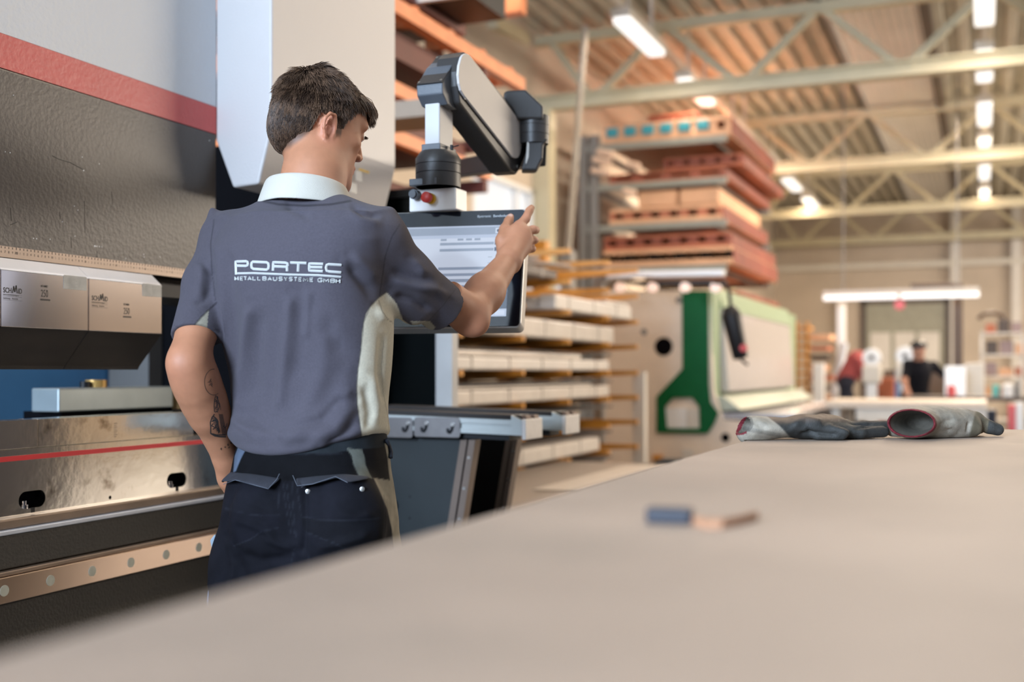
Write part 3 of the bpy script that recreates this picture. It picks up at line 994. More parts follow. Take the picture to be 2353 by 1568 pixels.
# ------------------------------------------------------------------ workbench in the foreground
M_board = mat('worn_particle_board', (0.355, 0.262, 0.200), 0.62, var=.12, vscale=3, stain=((0.26, 0.20, 0.155), 2.2, .50, .75), bump=.15, bscale=220)
ZT = 1.08
TX0, TY1 = -0.387, 2.57
wbench = thing('workbench', 'wide pale chipboard-topped workbench filling the foreground', 'workbench', (.4, 1.0, 0))
MB().box((TX0, -.7, ZT - .045), (1.9, TY1, ZT)).build('worktop', M_board, wbench, bevel=.004)
for x in (TX0 + .08, 1.8):
    for y in (-.6, TY1 - .1):
        MB().box((x - .04, y - .04, 0), (x + .04, y + .04, ZT - .0455)).build('leg', M_grey, wbench)
MB().box((TX0 + .05, -.62, .85), (TX0 + .1, TY1 - .07, .93)).build('rail', M_grey, wbench)
MB().box((1.76, -.62, .85), (1.82, TY1 - .07, .93)).build('rail', M_grey, wbench)
# small things lying on it, far out of focus
pa, pb2 = onZ(1483, 1204, ZT), onZ(1588, 1208, ZT)
o = MB().prism([pa, pb2, pb2 + (pb2 - pa).cross(Vector((0, 0, 1))).normalized() * -.018, pa + (pb2 - pa).cross(Vector((0, 0, 1))).normalized() * -.018], (0, 0, .0125)).build('sharpening_stone', mat('blue_grey_stone', (.010, .012, .022), .5), loc=tuple(pa), bevel=.002)
tag(o, 'small dark blue block lying on the workbench in the foreground', 'block')
pts = [onZ(x, y, ZT) for x, y in ((1592, 1207), (1620, 1216), (1660, 1216), (1700, 1208), (1742, 1196))]
cv = MB()
for a, b in zip(pts[:-1], pts[1:]):
    cv.add([a, b, b + Vector((0, 0, .007)), a + Vector((0, 0, .007)), a + Vector((-.002, .006, 0)), b + Vector((-.002, .006, 0)), b + Vector((-.002, .006, .007)), a + Vector((-.002, .006, .007))],
           [(0, 1, 2, 3), (7, 6, 5, 4), (3, 2, 6, 7), (0, 4, 5, 1), (0, 3, 7, 4), (1, 5, 6, 2)])
o = cv.build('wood_offcut', mat('tan_offcut', (.40, .20, .11), .6), loc=tuple(pts[0]))
tag(o, 'thin curved tan offcut beside the small blue block', 'offcut')

# ------------------------------------------------------------------ cantilever rack with long profiles
M_or = mat('yellow_orange_rack_paint', (0.62, 0.27, 0.035), .4, var=.08)
M_wrap = mat('milky_wrapped_profile', (0.56, 0.51, 0.46), .35, var=.08, vscale=6, bump=.4, bscale=14)
M_wrap2 = mat('white_plain_profile', (0.62, 0.58, 0.54), .4, var=.05)
M_strapb = mat('pale_strap', (.42, .38, .34), .5)
XT = -2.6
ys = [4.6, 5.5, 6.385, 7.22, 8.09, 8.84]
cr = thing('cantilever_rack', 'yellow-orange cantilever rack with short arms holding long white profiles', 'rack', (-3.2, 6.7, 0))
lv = [.61, .81, 1.01, 1.21, 1.42, 1.62, 1.83, 2.04]
for i, y in enumerate(ys):
    MB().box((-3.50, y - .05, 0), (-3.38, y + .05, 2.3)).build('upright', M_or, cr)
    MB().box((-3.50, y - .05, 0), (-2.55, y + .05, .12)).build('foot', M_or, cr)
    for z in lv:
        MB().prism([Vector((-3.38, y - .02, z - .075)), Vector((-3.38, y - .02, z)), Vector((XT, y - .02, z)), Vector((XT, y - .02, z - .032))], (0, .04, 0)).build('arm', M_or, cr)
for z in lv[:5]:
    MB().box((-3.37, 4.6, z - .094), (-2.74, 8.6, z - .077)).build('gap_shade', mat('dark_gap_shade', (.035, .022, .016), .6), cr)  # dark strips added for the shade between the rack levels
MB().box((-3.48, 4.6, 1.9), (-3.44, 8.84, 2.0)).build('brace', M_or, cr)
MB().box((-3.48, 4.6, .5), (-3.44, 8.84, .6)).build('brace', M_or, cr)
MB().box((XT - .06, 8.90, .0), (XT + .04, 8.98, 1.20)).build('front_post', M_offw, cr)
packs = [(1.421, .12, -2.64, 4.9, 8.33, M_wrap, 'fifth'), (1.211, .075, -2.66, 4.9, 8.28, M_wrap2, 'fourth'), (1.011, .085, -2.66, 4.9, 8.28, M_wrap, 'third'),
         (.611, .10, -2.66, 6.2, 8.05, M_wrap, 'lowest'), (1.621, .10, -2.64, 7.0, 8.80, M_wrap2, 'sixth'), (1.831, .07, -2.72, 5.6, 7.3, mat('dark_bronze_profile', (.07, .045, .035), .4), 'seventh')]
ords = {'lowest': 'a lumpy milky-wrapped profile bundle low down near the sheet stack', 'third': 'milky-wrapped profile bundle on the rack level two below eye height',
        'fourth': 'smooth white profile bundle at eye height on the cantilever rack', 'fifth': 'milky-wrapped profile bundle just above eye height on the rack',
        'sixth': 'long smooth white profile bundle directly under the dark bronze ones', 'seventh': 'dark bronze profiles on the rack, short of the others'}
for z, h_, x1, y0, y1, m_, od in packs:
    t = thing('profile_bundle', ords[od], 'profiles', ((x1 - .3), (y0 + y1) / 2, z), 'wrapped profile bundles on the cantilever rack')
    n = 5
    for k in range(n):
        xx = x1 - k * .125
        MB().box((xx - .12, y0 + random.uniform(0, .1), z), (xx, y1 - random.uniform(0, .12) * (k > 0), z + h_ * (1 if k % 2 == 0 else .9))).build('profile', m_, t, bevel=.012)
    yy = y0 + .3
    while yy < y1 - .1:
        MB().box((x1 - n * .125 - .001, yy, z - .0), (x1 + .003, yy + .02, z + h_ + .003)).build('strap', M_strapb, t)
        yy += .55
t = thing('profile_bundle', 'second layer of short milky profiles on top of the eye-height bundle', 'profiles', (-2.9, 6, 1.29), 'wrapped profile bundles on the cantilever rack')
for k in range(4):
    MB().box((-2.69 - k * .13 - .12, 4.9, 1.2892), (-2.69 - k * .13, 7.72, 1.324)).build('profile', M_wrap, t, bevel=.012)
t = thing('profile_bundle', 'second layer of milky profiles on top of the bundle below eye height', 'profiles', (-2.9, 6, 1.1), 'wrapped profile bundles on the cantilever rack')
for k in range(4):
    MB().box((-2.69 - k * .13 - .12, 4.9, 1.1012), (-2.69 - k * .13, 7.95, 1.114)).build('profile', M_wrap, t, bevel=.012)
o = MB().box((-3.2, 8.2, 1.725), (-2.66, 8.80, 1.752)).build('packing_box', M_wrap2, loc=(-2.9, 8.5, 1.725), bevel=.01)
tag(o, 'flat whitish box lying on the far end of the long white profiles', 'box')
for i, (y, z) in enumerate(((5.9, 1.905), (6.5, 1.905))):
    o = MB().beam((-3.2, y - .9, z + .01), (-2.7, y + .9, z + .035), .1, .02).build('metal_strip', mat('brown_strip', (.12, .07, .05), .4), loc=(-2.9, y, z))
    tag(o, ('brown flat strip lying slantwise on the dark bronze profiles, nearer', 'brown flat strip lying slantwise on the dark bronze profiles, farther')[i], 'strip', 'brown strips on the rack')

# sheet stack on a low table
M_sheet = mat('dull_sheet_metal', (0.30, 0.25, 0.21), .35, metal=.5, var=.12, vscale=2)
ss = thing('pallet_table', 'low dark pallet table carrying a stack of flat metal sheets', 'pallet table', (-2.1, 5.5, 0))
MB().box((-2.45, 4.1, .50), (-1.76, 6.9, .585)).build('deck', mat('dark_wood_deck', (.06, .04, .03), .6), ss)
for x in (-2.35, -1.85):
    for y in (4.2, 5.5, 6.8):
        MB().box((x - .05, y - .05, 0), (x + .05, y + .05, .4995)).build('leg', M_dark, ss)
shl = ['bottom sheet of the flat metal stack beside the cantilever rack', 'middle sheet of the flat metal stack, slightly shifted', 'bright narrow top sheet lying along the edge of the metal stack']
for i, (x0, x1, y0, y1, z0, z1, m_) in enumerate([(-2.45, -1.74, 4.1, 6.85, .586, .62, M_sheet), (-2.43, -1.755, 4.05, 6.6, .6205, .645, M_sheet), (-1.95, -1.73, 4.9, 6.4, .6455, .652, mat('bright_sheet', (.55, .49, .43), .35, metal=.3))]):
    o = MB().box((x0, y0, z0), (x1, y1, z1)).build('metal_sheet', m_, loc=((x0 + x1) / 2, y0, z0), bevel=.002)
    tag(o, shl[i], 'metal sheet', 'sheets in the flat stack')
p = onX(1532, 1068, -1.78)
o = MB().box((-1.84, 6.62, .6205), (-1.72, 6.84, .665)).build('end_stop', M_black, loc=(-1.78, 6.7, .65))
tag(o, 'small black block at the far corner of the sheet stack', 'block')

# ------------------------------------------------------------------ green and beige plate shear
M_bg = mat('beige_machine_paint', (0.76, 0.65, 0.54), .45, var=.04)
M_gr = mat('deep_green_paint', (0.003, 0.10, 0.03), .5, var=.06, spec=.15)
M_lg = mat('pale_green_paint', (0.27, 0.36, 0.22), .4, var=.04)
M_wp = mat('glossy_pale_guard', (0.50, 0.47, 0.46), .2, var=.02)
YG = 10.0
gm = thing('plate_shear', 'green and beige plate shear with a pale front guard', 'machine', (-2.8, 12, 0))


def gy(px, py, d=0.0):
    return onY(px, py, YG - d)


side = [gy(1382, 1150), gy(1382, 668), gy(1570, 668), gy(1628, 668), gy(1640, 900), gy(1660, 965), gy(1800, 975), gy(1800, 1150)]
MB().prism(side, (0, .05, 0)).build('side_plate', M_bg, gm)
green = [(1567, 668), (1627, 668), (1628, 885), (1632, 925), (1650, 950), (1640, 975), (1625, 997), (1508, 995), (1508, 912), (1568, 848)]
hole = [(1528, 935), (1545, 915), (1590, 914), (1606, 935), (1608, 985), (1532, 985)]
holed(MB(), [gy(x, y, .03) for x, y in green], [[gy(x, y, .03) for x, y in hole]], (0, .025, 0)).build('green_frame', M_gr, gm)
x0, x1 = gy(1570, 700).x, gy(1628, 700).x
MB().box((x0, YG + .05, .7), (x1, 14.8, gy(1600, 668).z)).build('beam_body', M_lg, gm)
XG = gy(1628, 700).x + .01
zt_, zb_ = 1.88, .98
MB().box((XG - .02, YG + .02, zb_), (XG + .02, YG + .35, 1.93)).build('front_column', M_lg, gm)
MB().box((XG - .02, 14.3, zb_), (XG + .02, 14.85, 1.93)).build('front_column', M_lg, gm)
MB().prism([Vector((XG, YG + .35, 1.02)), Vector((XG + .10, YG + .35, 1.02)), Vector((XG + .04, YG + .35, 1.78)), Vector((XG, YG + .35, 1.78))], (0, 3.9, 0)).build('front_guard', M_wp, gm)
MB().prism([Vector((XG, YG + .35, 1.78)), Vector((XG + .05, YG + .35, 1.78)), Vector((XG + .0, YG + .35, 1.97))], (0, 4.0, 0)).build('top_hood', M_lg, gm)
MB().prism([Vector((XG, YG + .1, .98)), Vector((XG + .10, YG + .1, .98)), Vector((XG + .26, YG + .1, .86)), Vector((XG, YG + .1, .84))], (0, 4.7, 0)).build('hold_down', mat('pale_green_steel', (.42, .46, .38), .3, metal=.4), gm)
MB().box((XG, YG + .05, .78), (XG + .75, 15.0, .83)).build('table', mat('bright_table_steel', (.5, .5, .52), .25, metal=.8), gm)
MB().box((XG, YG + .2, .62), (XG + .72, 14.9, .7795)).build('table_front', M_brown, gm)
for k in range(9):
    yk = YG + 1.6 + k * .38
    MB().cbox((XG + .62, yk, .838), .10, .18, .012).build('table_pad', mat('pinkish_pad', (.6, .45, .38), .4), gm)
for px, py, r in ((1525, 797, .085), (1403, 727, .035), (1480, 763, .03), (1667, 1006, .04), (1560, 690, .03)):
    c = gy(px, py, .0)
    MB().cyl(c - Vector((0, .004, 0)), c + Vector((0, .02, 0)), r, 24).build('bore', M_dark if r > .036 else M_grey, gm)
c0, c1_ = gy(1530, 938, .0), gy(1608, 985, .0)
MB().box((c0.x, YG - .012, c1_.z), (c0.x + (c1_.x - c0.x) * .62, YG - .001, c0.z)).build('white_box', M_white, gm)
MB().box((c0.x + (c1_.x - c0.x) * .64, YG - .010, c1_.z), (c1_.x, YG - .001, c0.z - .01)).build('white_box', M_offw, gm)
c = gy(1512, 1052, .02)
MB().cbox((c.x, YG - .02, c.z), .09, .03, .05).build('yellow_tag', M_or, gm)
c = gy(1580, 1040, .02)
MB().box((c.x - .05, YG - .03, 0), (c.x + .05, YG, c.z + .03)).build('side_post', M_offw, gm)

# boom with hanging pendant
YBm = 9.3
b = thing('boom_arm', 'white boom arm with small lamps above the plate shear', 'boom', tuple(onY(1500, 630, YBm)))
p0, p1 = onY(1372, 634, YBm), onY(1665, 628, YBm)
MB().beam(p0, p1, .10, .055).build('boom', M_white, b, bevel=.01)
q0, q1 = onY(1450, 650, YBm), onY(1668, 648, YBm)
MB().beam(q0, q1, .04, .03).build('cable_track', M_black, b)
for px in (1425, 1500, 1575, 1645):
    c = onY(px, 661, YBm)
    MB().cyl(c + Vector((0, -.03, 0)), c + Vector((0, .03, 0)), .042, 20).build('lamp', mat('peach_lamp', (.8, .6, .5), .4, emit=(1, .72, .58), estr=.5), b, smooth=40)
MB().box((p0.x, YBm - .05, p0.z - .06), (p0.x + .1, YBm + .05, p0.z + .06)).build('bracket', M_grey, b)
MB().box((p0.x - .02, YBm - .04, 0), (p0.x + .06, YBm + .04, p0.z)).build('mast', M_grey, b)
pe = thing('pendant_controller', 'dark hand-held pendant hanging on a cable in front of the green machine', 'pendant control', tuple(onY(1690, 760, YBm - .12)))
pts = [onY(x, y, YBm - .06) for x, y in ((1640, 648), (1662, 650), (1675, 668), (1679, 700), (1678, 715))]
MB().tube(pts, .016, 8).build('cable', M_black, pe, smooth=40)
a_, b_ = onY(1676, 705, YBm - .06), onY(1702, 825, YBm - .06)
MB().tube([a_, a_.lerp(b_, .12), a_.lerp(b_, .2), b_.lerp(a_, .05), b_], [.045, .075, .08, .062, .05], 14).build('grip', M_black, pe, smooth=40)
c = onY(1708, 800, YBm - .13)
MB().cyl(c, c + Vector((0, .03, 0)), .03, 14).build('red_button', mat('signal_red', (.55, .04, .03), .4), pe)
MB().tube([b_, b_ + Vector((.03, 0, -.03)), b_ + Vector((.06, 0, -.05))], .012, 8).build('hook', M_black, pe)

# ------------------------------------------------------------------ tall pallet rack with red-brown stillages
M_pal = mat('red_brown_pallet', (0.42, 0.13, 0.065), .6, var=.3, vscale=3)
M_pal2 = mat('pale_orange_timber', (0.70, 0.40, 0.235), .6, var=.15, vscale=3)
M_pald = mat('shaded_red_timber', (0.20, 0.045, 0.025), .6, var=.25, vscale=3)  # red timber darkened to carry the shade of pallet sides and gaps
M_blue = mat('turquoise_wrap', (0.04, 0.32, 0.40), .4)
YP0, YP1 = 15.0, 18.4
xl, xr = onY(1352, 500, YP0).x, onY(1678, 500, YP0).x
pr = thing('pallet_rack', 'tall grey rack tower stacked with red-brown pallets', 'rack', ((xl + xr) / 2, YP0, 0))


def pz(y, px=1520):
    return onY(px, y, YP0).z


for x in (xl - .06, xl + .10):
    for y in (YP0, YP1):
        MB().box((x - .06, y - .06, 0), (x + .06, y + .06, pz(300))).build('upright', M_grey, pr)
levels = [pz(322), pz(416), pz(512), pz(612), pz(702)]
for z in levels:
    for y in (YP0 + .0, YP1 - .1):
        MB().box((xl - .05, y - .04, z - .09), (xr - .05, y + .04, z)).build('cross_arm', mat('grey_green_arm', (.27, .27, .23), .45), pr)
    MB().box((xl, YP0 + .05, z - .07), (xl + .08, YP1, z - .01)).build('side_rail', M_grey, pr)
    MB().box((xr - .30, YP0 + .05, z - .07), (xr - .22, YP1, z - .01)).build('side_rail', M_brown, pr)


def pallet(x0, x1, z0, z1, y0, y1, m1, m2, label, slots_=6, blue=False):
    t = thing('pallet', label, 'pallet', ((x0 + x1) / 2, y0, z0), 'red-brown pallets stacked in the rack tower')
    hh = z1 - z0
    MB().box((x0, y0, z0), (x1, y1, z0 + hh * .34)).build('base_boards', m1, t, bevel=.01)
    n = slots_
    for k in range(n + 1):
        xx = x0 + (x1 - x0) * k / n
        MB().box((max(x0, xx - .07), y0 + .01, z0 + hh * .34), (min(x1, xx + .07), y1, z0 + hh * .74)).build('block', m2, t)
    MB().box((x0, y0, z0 + hh * .74), (x1, y1, z1)).build('top_boards', m1, t, bevel=.01)
    ms = MB().box((x1 - .02, y0 + .06, z0 + .01), (x1 + .015, y1, z1 - hh * .08))
    ms.build('side_shade', M_pald, t)  # added panel with the pallet side's shade in its colour
    if blue:
        for k in range(n - 1):
            xx = x0 + (x1 - x0) * (k + .55) / n
            MB().cbox((xx, y0 - .01, z0 + hh * .60), (x1 - x0) / n * .66, .03, hh * .5).build('wrap', M_blue, t, bevel=.03)
    return t


ZL = levels
pallet(onY(1385, 300, YP0).x, xr, ZL[0] + .001, ZL[0] + .26, YP0, YP1, M_pal2, M_pal2, 'pale orange pallet with turquoise wrap on the topmost rack level', 7, True)
pallet(onY(1480, 300, YP0).x, xr - .5, ZL[0] + .262, ZL[0] + .40, YP0 + .2, YP1 - .3, M_pal, M_pald, 'red-brown pallet lying on top of the turquoise-wrapped one', 4)
pallet(onY(1510, 400, YP0).x, xr + .1, ZL[0] - .36, ZL[0] - .20, YP0 + .3, YP1 + .2, M_pal, M_pald, 'dark red pallet slung just below the topmost rack level', 5)
pallet(onY(1400, 400, YP0).x, xr - .08, ZL[1] + .001, ZL[1] + .13, YP0, YP1, M_pal, M_pald, 'thin red-brown pallet on the second rack level from the top', 4)
pallet(onY(1400, 400, YP0).x, xr - .12, ZL[2] + .001, ZL[2] + .22, YP0, YP1, M_pal2, M_pal, 'slatted pallet on the middle rack level, under the plain crate', 6)
t = thing('crate', 'plain pale orange crate on top of the middle rack pallet', 'crate', (xl, YP0, ZL[2]))
for k in range(2):
    xa = onY((1466, 1560)[k], 400, YP0).x
    MB().box((xa, YP0, ZL[2] + .222), (xa + .55, YP1 - .4, ZL[2] + .44)).build('crate_panel', M_pal2, t, bevel=.03)
pallet(onY(1385, 400, YP0).x, xr + .02, ZL[3] + .001, ZL[3] + .24, YP0, YP1 + .1, M_pal2, M_dark, 'wide pinkish pallet with dark slots on the lower rack level', 5)
pallet(onY(1385, 400, YP0).x, xr - .02, ZL[3] + .242, ZL[3] + .44, YP0 + .05, YP1 + .1, M_pal, M_pald, 'red pallet stacked upon the wide pinkish one', 7)
pallet(xr - .9, xr + .05, ZL[4] + .001, ZL[4] + .20, YP0 + .4, YP1 + .1, M_pal, M_pald, 'red-brown pallet on the lowest visible rack level', 4)
for k, (px, py, s_) in enumerate(((1390, 352, .15), (1383, 370, .17), (1378, 395, .16), (1455, 380, .12), (1447, 442, .12))):
    c = onY(px, py, YP0 - .12)
    c = Vector((c.x, YP0 - .12, c.z))
    MB().cyl(c - Vector((s_ * .8, 0, -.03)), c + Vector((s_ * .8, 0, -.03)), .050, 12).build('reflection_spot', mat('peach_reflection', (.75, .55, .42), .4), pr, smooth=40, bevel=.02)  # peach rolls standing in for lamp-like reflections on the rack

# thin pole leaning in front of the rack
o = MB().tube([onY(1306, 575, 12.0), onY(1345, 60, 12.0)], .036, 10).build('leaning_pole', mat('dull_pole', (.36, .31, .25), .5), loc=tuple(onY(1306, 575, 12)), smooth=40)
tag(o, 'long thin pale pole rising slightly aslant left of the rack tower', 'pole')
pb3 = onY(1306, 575, 12.0)
o = MB().box((pb3.x - .06, 11.9, 0), (pb3.x + .06, 12.1, pb3.z - .006)).build('pole_stand', M_grey, loc=(pb3.x, 12, 0))
tag(o, 'grey stand at the foot of the long pale pole', 'stand')

# ------------------------------------------------------------------ orange rack behind the press brake
M_o2 = mat('orange_red_girder', (0.78, 0.26, 0.09), .45, var=.12)
M_o3 = mat('dark_rust_board', (0.13, 0.030, 0.018), .6, var=.3, vscale=2)
og = thing('girder_rack', 'orange-red girder rack high behind the press brake', 'rack', (-3.4, 5.5, 0))
ye = onX(1195, 170, -3.2).y
zg = onX(1055, 110, -3.2).z
MB().box((-3.24, 3.9, zg - .045), (-3.16, ye, zg + .045)).build('girder', M_o2, og)
MB().box((-3.42, 3.9, zg + .07), (-3.34, ye + .1, zg + .15)).build('girder', M_o2, og)
for k in range(8):
    yy = 4.1 + k * .5
    if yy < ye: MB().box((-3.38, yy, zg - .03), (-3.2, yy + .06, zg + .09)).build('batten', M_o2, og)
for z in (2.86, 2.58, 2.2):
    MB().box((-3.24, 3.9, z - .04), (-3.17, 7.2, z + .04)).build('girder', M_o2, og)
for y in (4.0, 7.1):
    MB().box((-3.62, y - .05, 0), (-3.52, y + .05, zg + .2)).build('upright', M_o3, og)
    MB().box((-4.7, y - .05, 0), (-4.6, y + .05, zg + .2)).build('upright', M_o3, og)
    for z in (zg - .05, 2.81, 2.53, 2.15):
        MB().box((-4.7, y - .03, z - .09), (-3.17, y + .03, z - .01)).build('cross_arm', M_o3, og)
MB().box((-4.76, 3.9, 1.8), (-4.71, 7.5, 3.75)).build('rear_sheet', M_o3, og)
for i, z in enumerate((3.10, 2.62, 2.24, 3.5)):
    o = MB().box((-4.6, 4.1, z), (-3.28 if i != 2 else -3.55, 7.0, z + (.16, .14, .2, .1)[i])).build('board_stack', M_o3, loc=(-4, 5.5, z))
    tag(o, ('dark rust-coloured board stack below the topmost orange girder', 'dark rust-coloured board stack behind the control panel arm', 'lowest dark rust-coloured board stack of the orange rack',
            'dark rust-coloured board stack lying on top of the orange rack')[i], 'board stack', 'dark board stacks in the orange rack')
c0, c1_ = onY(880, 236, 5.0), onY(985, 265, 5.0)
o = MB().box((-3.168, 5.0, c1_.z), (c1_.x, 5.3, c0.z)).build('cross_duct', mat('tan_duct', (.30, .24, .18), .5), loc=tuple(c0))
tag(o, 'short tan duct between the machine cover and the arm joint', 'duct')
c = onY(1080, 12, 6.6)
ht = thing('roof_heater', 'dark box with a pale rim hanging above the orange girder', 'heater', tuple(c))
MB().box((c.x - .5, 6.3, c.z - .02), (c.x + .12, 6.9, c.z + .3)).build('casing', M_black, ht)
MB().box((c.x - .52, 6.28, c.z - .05), (c.x + .14, 6.32, c.z - .015)).build('rim', M_offw, ht)
MB().beam((c.x + .12, 6.3, c.z - .03), (c.x + .22, 6.3, c.z + .14), .04, .035).build('rim', M_offw, ht)
for x in (c.x - .4, c.x):
    MB().box((x - .01, 6.6, c.z + .3), (x + .01, 6.62, ZR)).build('hanger', M_grey, ht)
c = onY(1180, 20, 8.0)
o = MB().box((c.x - .9, 7.9, c.z - .06), (c.x + .1, 8.02, c.z + .10)).build('crane_bracket', M_o2, loc=tuple(c))
tag(o, 'orange-red bracket end poking out at the top beside the roof truss', 'bracket')
MB().box((c.x - 1.2, 7.9, c.z + .1), (c.x - .9, 8.02, c.z + .2)).build('bracket_root', M_o3, o)
o = MB().beam(onY(1130, 50, 12.6), onY(1205, 92, 13.9), .14, .16).build('wall_brace', M_cream, loc=tuple(onY(1130, 50, 12.6)))
tag(o, 'cream brace running up from the left wall column', 'brace')


# ------------------------------------------------------------------ far end of the hall
tf = thing('tube_light', 'long twin tube light hanging over the far workbench', 'tube light', tuple(onY(2070, 683, 18)))
a_, b_ = onY(1892, 683, 18.0), onY(2250, 683, 18.0)
MB().box((a_.x, 17.93, a_.z + .02), (b_.x, 18.07, a_.z + .09)).build('housing', M_offw, tf)
for s0, s1 in ((.0, .49), (.51, 1)):
    MB().box((a_.x + (b_.x - a_.x) * s0, 17.95, a_.z - .055), (a_.x + (b_.x - a_.x) * s1, 18.05, a_.z + .02)).build('tube', M_lamp, tf, bevel=.02)
for x in (a_.x + .3, b_.x - .3):
    MB().box((x - .008, 17.99, a_.z + .09), (x + .008, 18.01, ZR)).build('hanger', M_grey, tf)
c = onY(2067, 701, 17.9)
o = MB().cyl(c - Vector((0, .04, 0)), c + Vector((0, .04, 0)), .075, 20).build('red_reel', mat('bright_red_plastic', (.65, .10, .10), .4), loc=tuple(c), smooth=40)
MB().cyl(c + Vector((0, 0, .07)), c + Vector((0, 0, .14)), .01, 8).build('hook', M_grey, o)
tag(o, 'round red reel hanging at the middle of the long tube light', 'reel')

# yellow rack with timber beyond the shear
yr = thing('timber_rack', 'narrow yellow rack holding brown boards beyond the green machine', 'rack', tuple(onY(1842, 930, 17)[:2]) + (0,))
a_, b_ = onY(1826, 740, 17.0), onY(1858, 740, 17.0)
for x in (a_.x, b_.x - .05):
    MB().box((x, 17, 0), (x + .05, 17.06, a_.z)).build('upright', M_or, yr)
for k in range(12):
    z = .35 + k * .135
    MB().box((a_.x, 17, z), (b_.x, 17.5, z + .035)).build('rung', M_or, yr)
for k in range(8):
    z = .62 + k * .15
    x1 = onY(1912, 800, 17.3).x
    o = MB().box((b_.x + .01, 17.1 + random.uniform(0, .1), z), (x1 - random.uniform(0, .08), 17.7, z + random.uniform(.05, .10))).build('board', (M_pal, M_pal2, M_brown)[k % 3], loc=(x1, 17.2, z))
    tag(o, '%s brown board of the stack beside the narrow yellow rack' % ('lowest', 'second lowest', 'third lowest', 'fourth lowest', 'fourth highest', 'third highest', 'second highest', 'topmost')[k], 'board', 'boards beside the narrow yellow rack')
o = MB().box((b_.x, 17.2, 0), (x1, 17.7, .6)).build('plinth', M_brown, loc=(x1, 17.2, 0))
tag(o, 'dark plinth below the brown boards next to the yellow rack', 'plinth')

# bench with pale top
wb2 = thing('packing_table', 'long pale-topped table in front of the two far workers', 'table', (-.7, 12.0, 0))
a_, b_ = onY(1895, 930, 11.6), onY(2268, 940, 11.6)
MB().box((a_.x, 11.6, .84), (b_.x, 12.9, .91)).build('table_top', mat('pale_table_top', (.66, .56, .46), .45), wb2, bevel=.008)
MB().box((a_.x + .3, 11.62, .72), (b_.x, 11.68, .839)).build('apron', M_offw, wb2)
for x in (a_.x + .1, (a_.x + b_.x) / 2 + .1, b_.x - .1):
    for y in (11.7, 12.8):
        MB().box((x - .04, y - .04, 0), (x + .04, y + .04, .839)).build('leg', M_offw, wb2)
def far_box(name, px0, px1, py0, py1, Y, dep, m_, label, cat, zb=None, bev=.01):
    a, b = onY(px0, py0, Y), onY(px1, py1, Y)
    z0 = b.z if zb is None else zb
    o = MB().box((a.x, Y, z0), (b.x, Y + dep, a.z)).build(name, m_, loc=((a.x + b.x) / 2, Y + dep / 2, z0), bevel=bev)
    return tag(o, label, cat)


far_box('bin', 2252, 2290, 942, 1000, 12.9, .4, mat('navy_bin', (.01, .02, .05), .5), 'dark blue bin under the right end of the pale table', 'bin', 0)
far_box('canister', 2316, 2334, 930, 975, 13.4, .2, mat('bright_red_plastic', (.65, .10, .10), .4), 'red canister on the floor at the far right', 'canister', 0)
far_box('white_canister', 2334, 2352, 925, 975, 13.4, .2, M_white, 'white canister on the floor next to the red one', 'canister', 0)
db = thing('dark_bench', 'dark steel bench behind the pale table at the right', 'bench', (0, 14.4, 0))
a_, b_ = onY(2080, 915, 14.2), onY(2390, 915, 14.2)
MB().box((a_.x, 14.2, .86), (b_.x + .4, 15.0, .91)).build('bench_top', M_brown, db)
for x in (a_.x + .1, b_.x):
    MB().box((x - .04, 14.3, 0), (x + .04, 14.38, .8595)).build('leg', M_brown, db)
    MB().box((x - .04, 14.8, 0), (x + .04, 14.88, .8595)).build('leg', M_brown, db)


def on_bench(name, px, w_, h_, m_, label, cat, y=14.5, cyl=True):
    c = onY(px, 900, y)
    if cyl:
        o = MB().tube([(c.x, y, .911), (c.x, y, .911 + h_ * .8), (c.x, y, .911 + h_)], [w_ / 2, w_ / 2, w_ / 4], 14).build(name, m_, loc=(c.x, y, .911), smooth=40)
    else:
        o = MB().box((c.x - w_ / 2, y - w_ / 2, .911), (c.x + w_ / 2, y + w_ / 2, .911 + h_)).build(name, m_, loc=(c.x, y, .911), bevel=.005)
    return tag(o, label, cat)


on_bench('spray_can', 2288, .09, .14, mat('teal_can', (.12, .45, .42), .3), 'teal can on the dark bench, left of the white tub', 'can')
on_bench('tub', 2316, .13, .16, M_white, 'white tub on the dark bench beside the teal can', 'tub')
on_bench('jar', 2338, .07, .20, M_grey, 'grey jar on the dark bench at the picture edge', 'jar')
on_bench('bottle', 2186, .10, .13, mat('bright_red_plastic', (.65, .10, .10), .4), 'red pot on the dark bench below the lit white sheet', 'pot', cyl=True)
o = on_bench('display_sheet', 2195, .23, .36, mat('lit_white_sheet', (.7, .7, .7), .4, emit=(.8, .83, .85), estr=.5), 'bright white upright sheet behind the red pot', 'sheet', y=14.85, cyl=False)

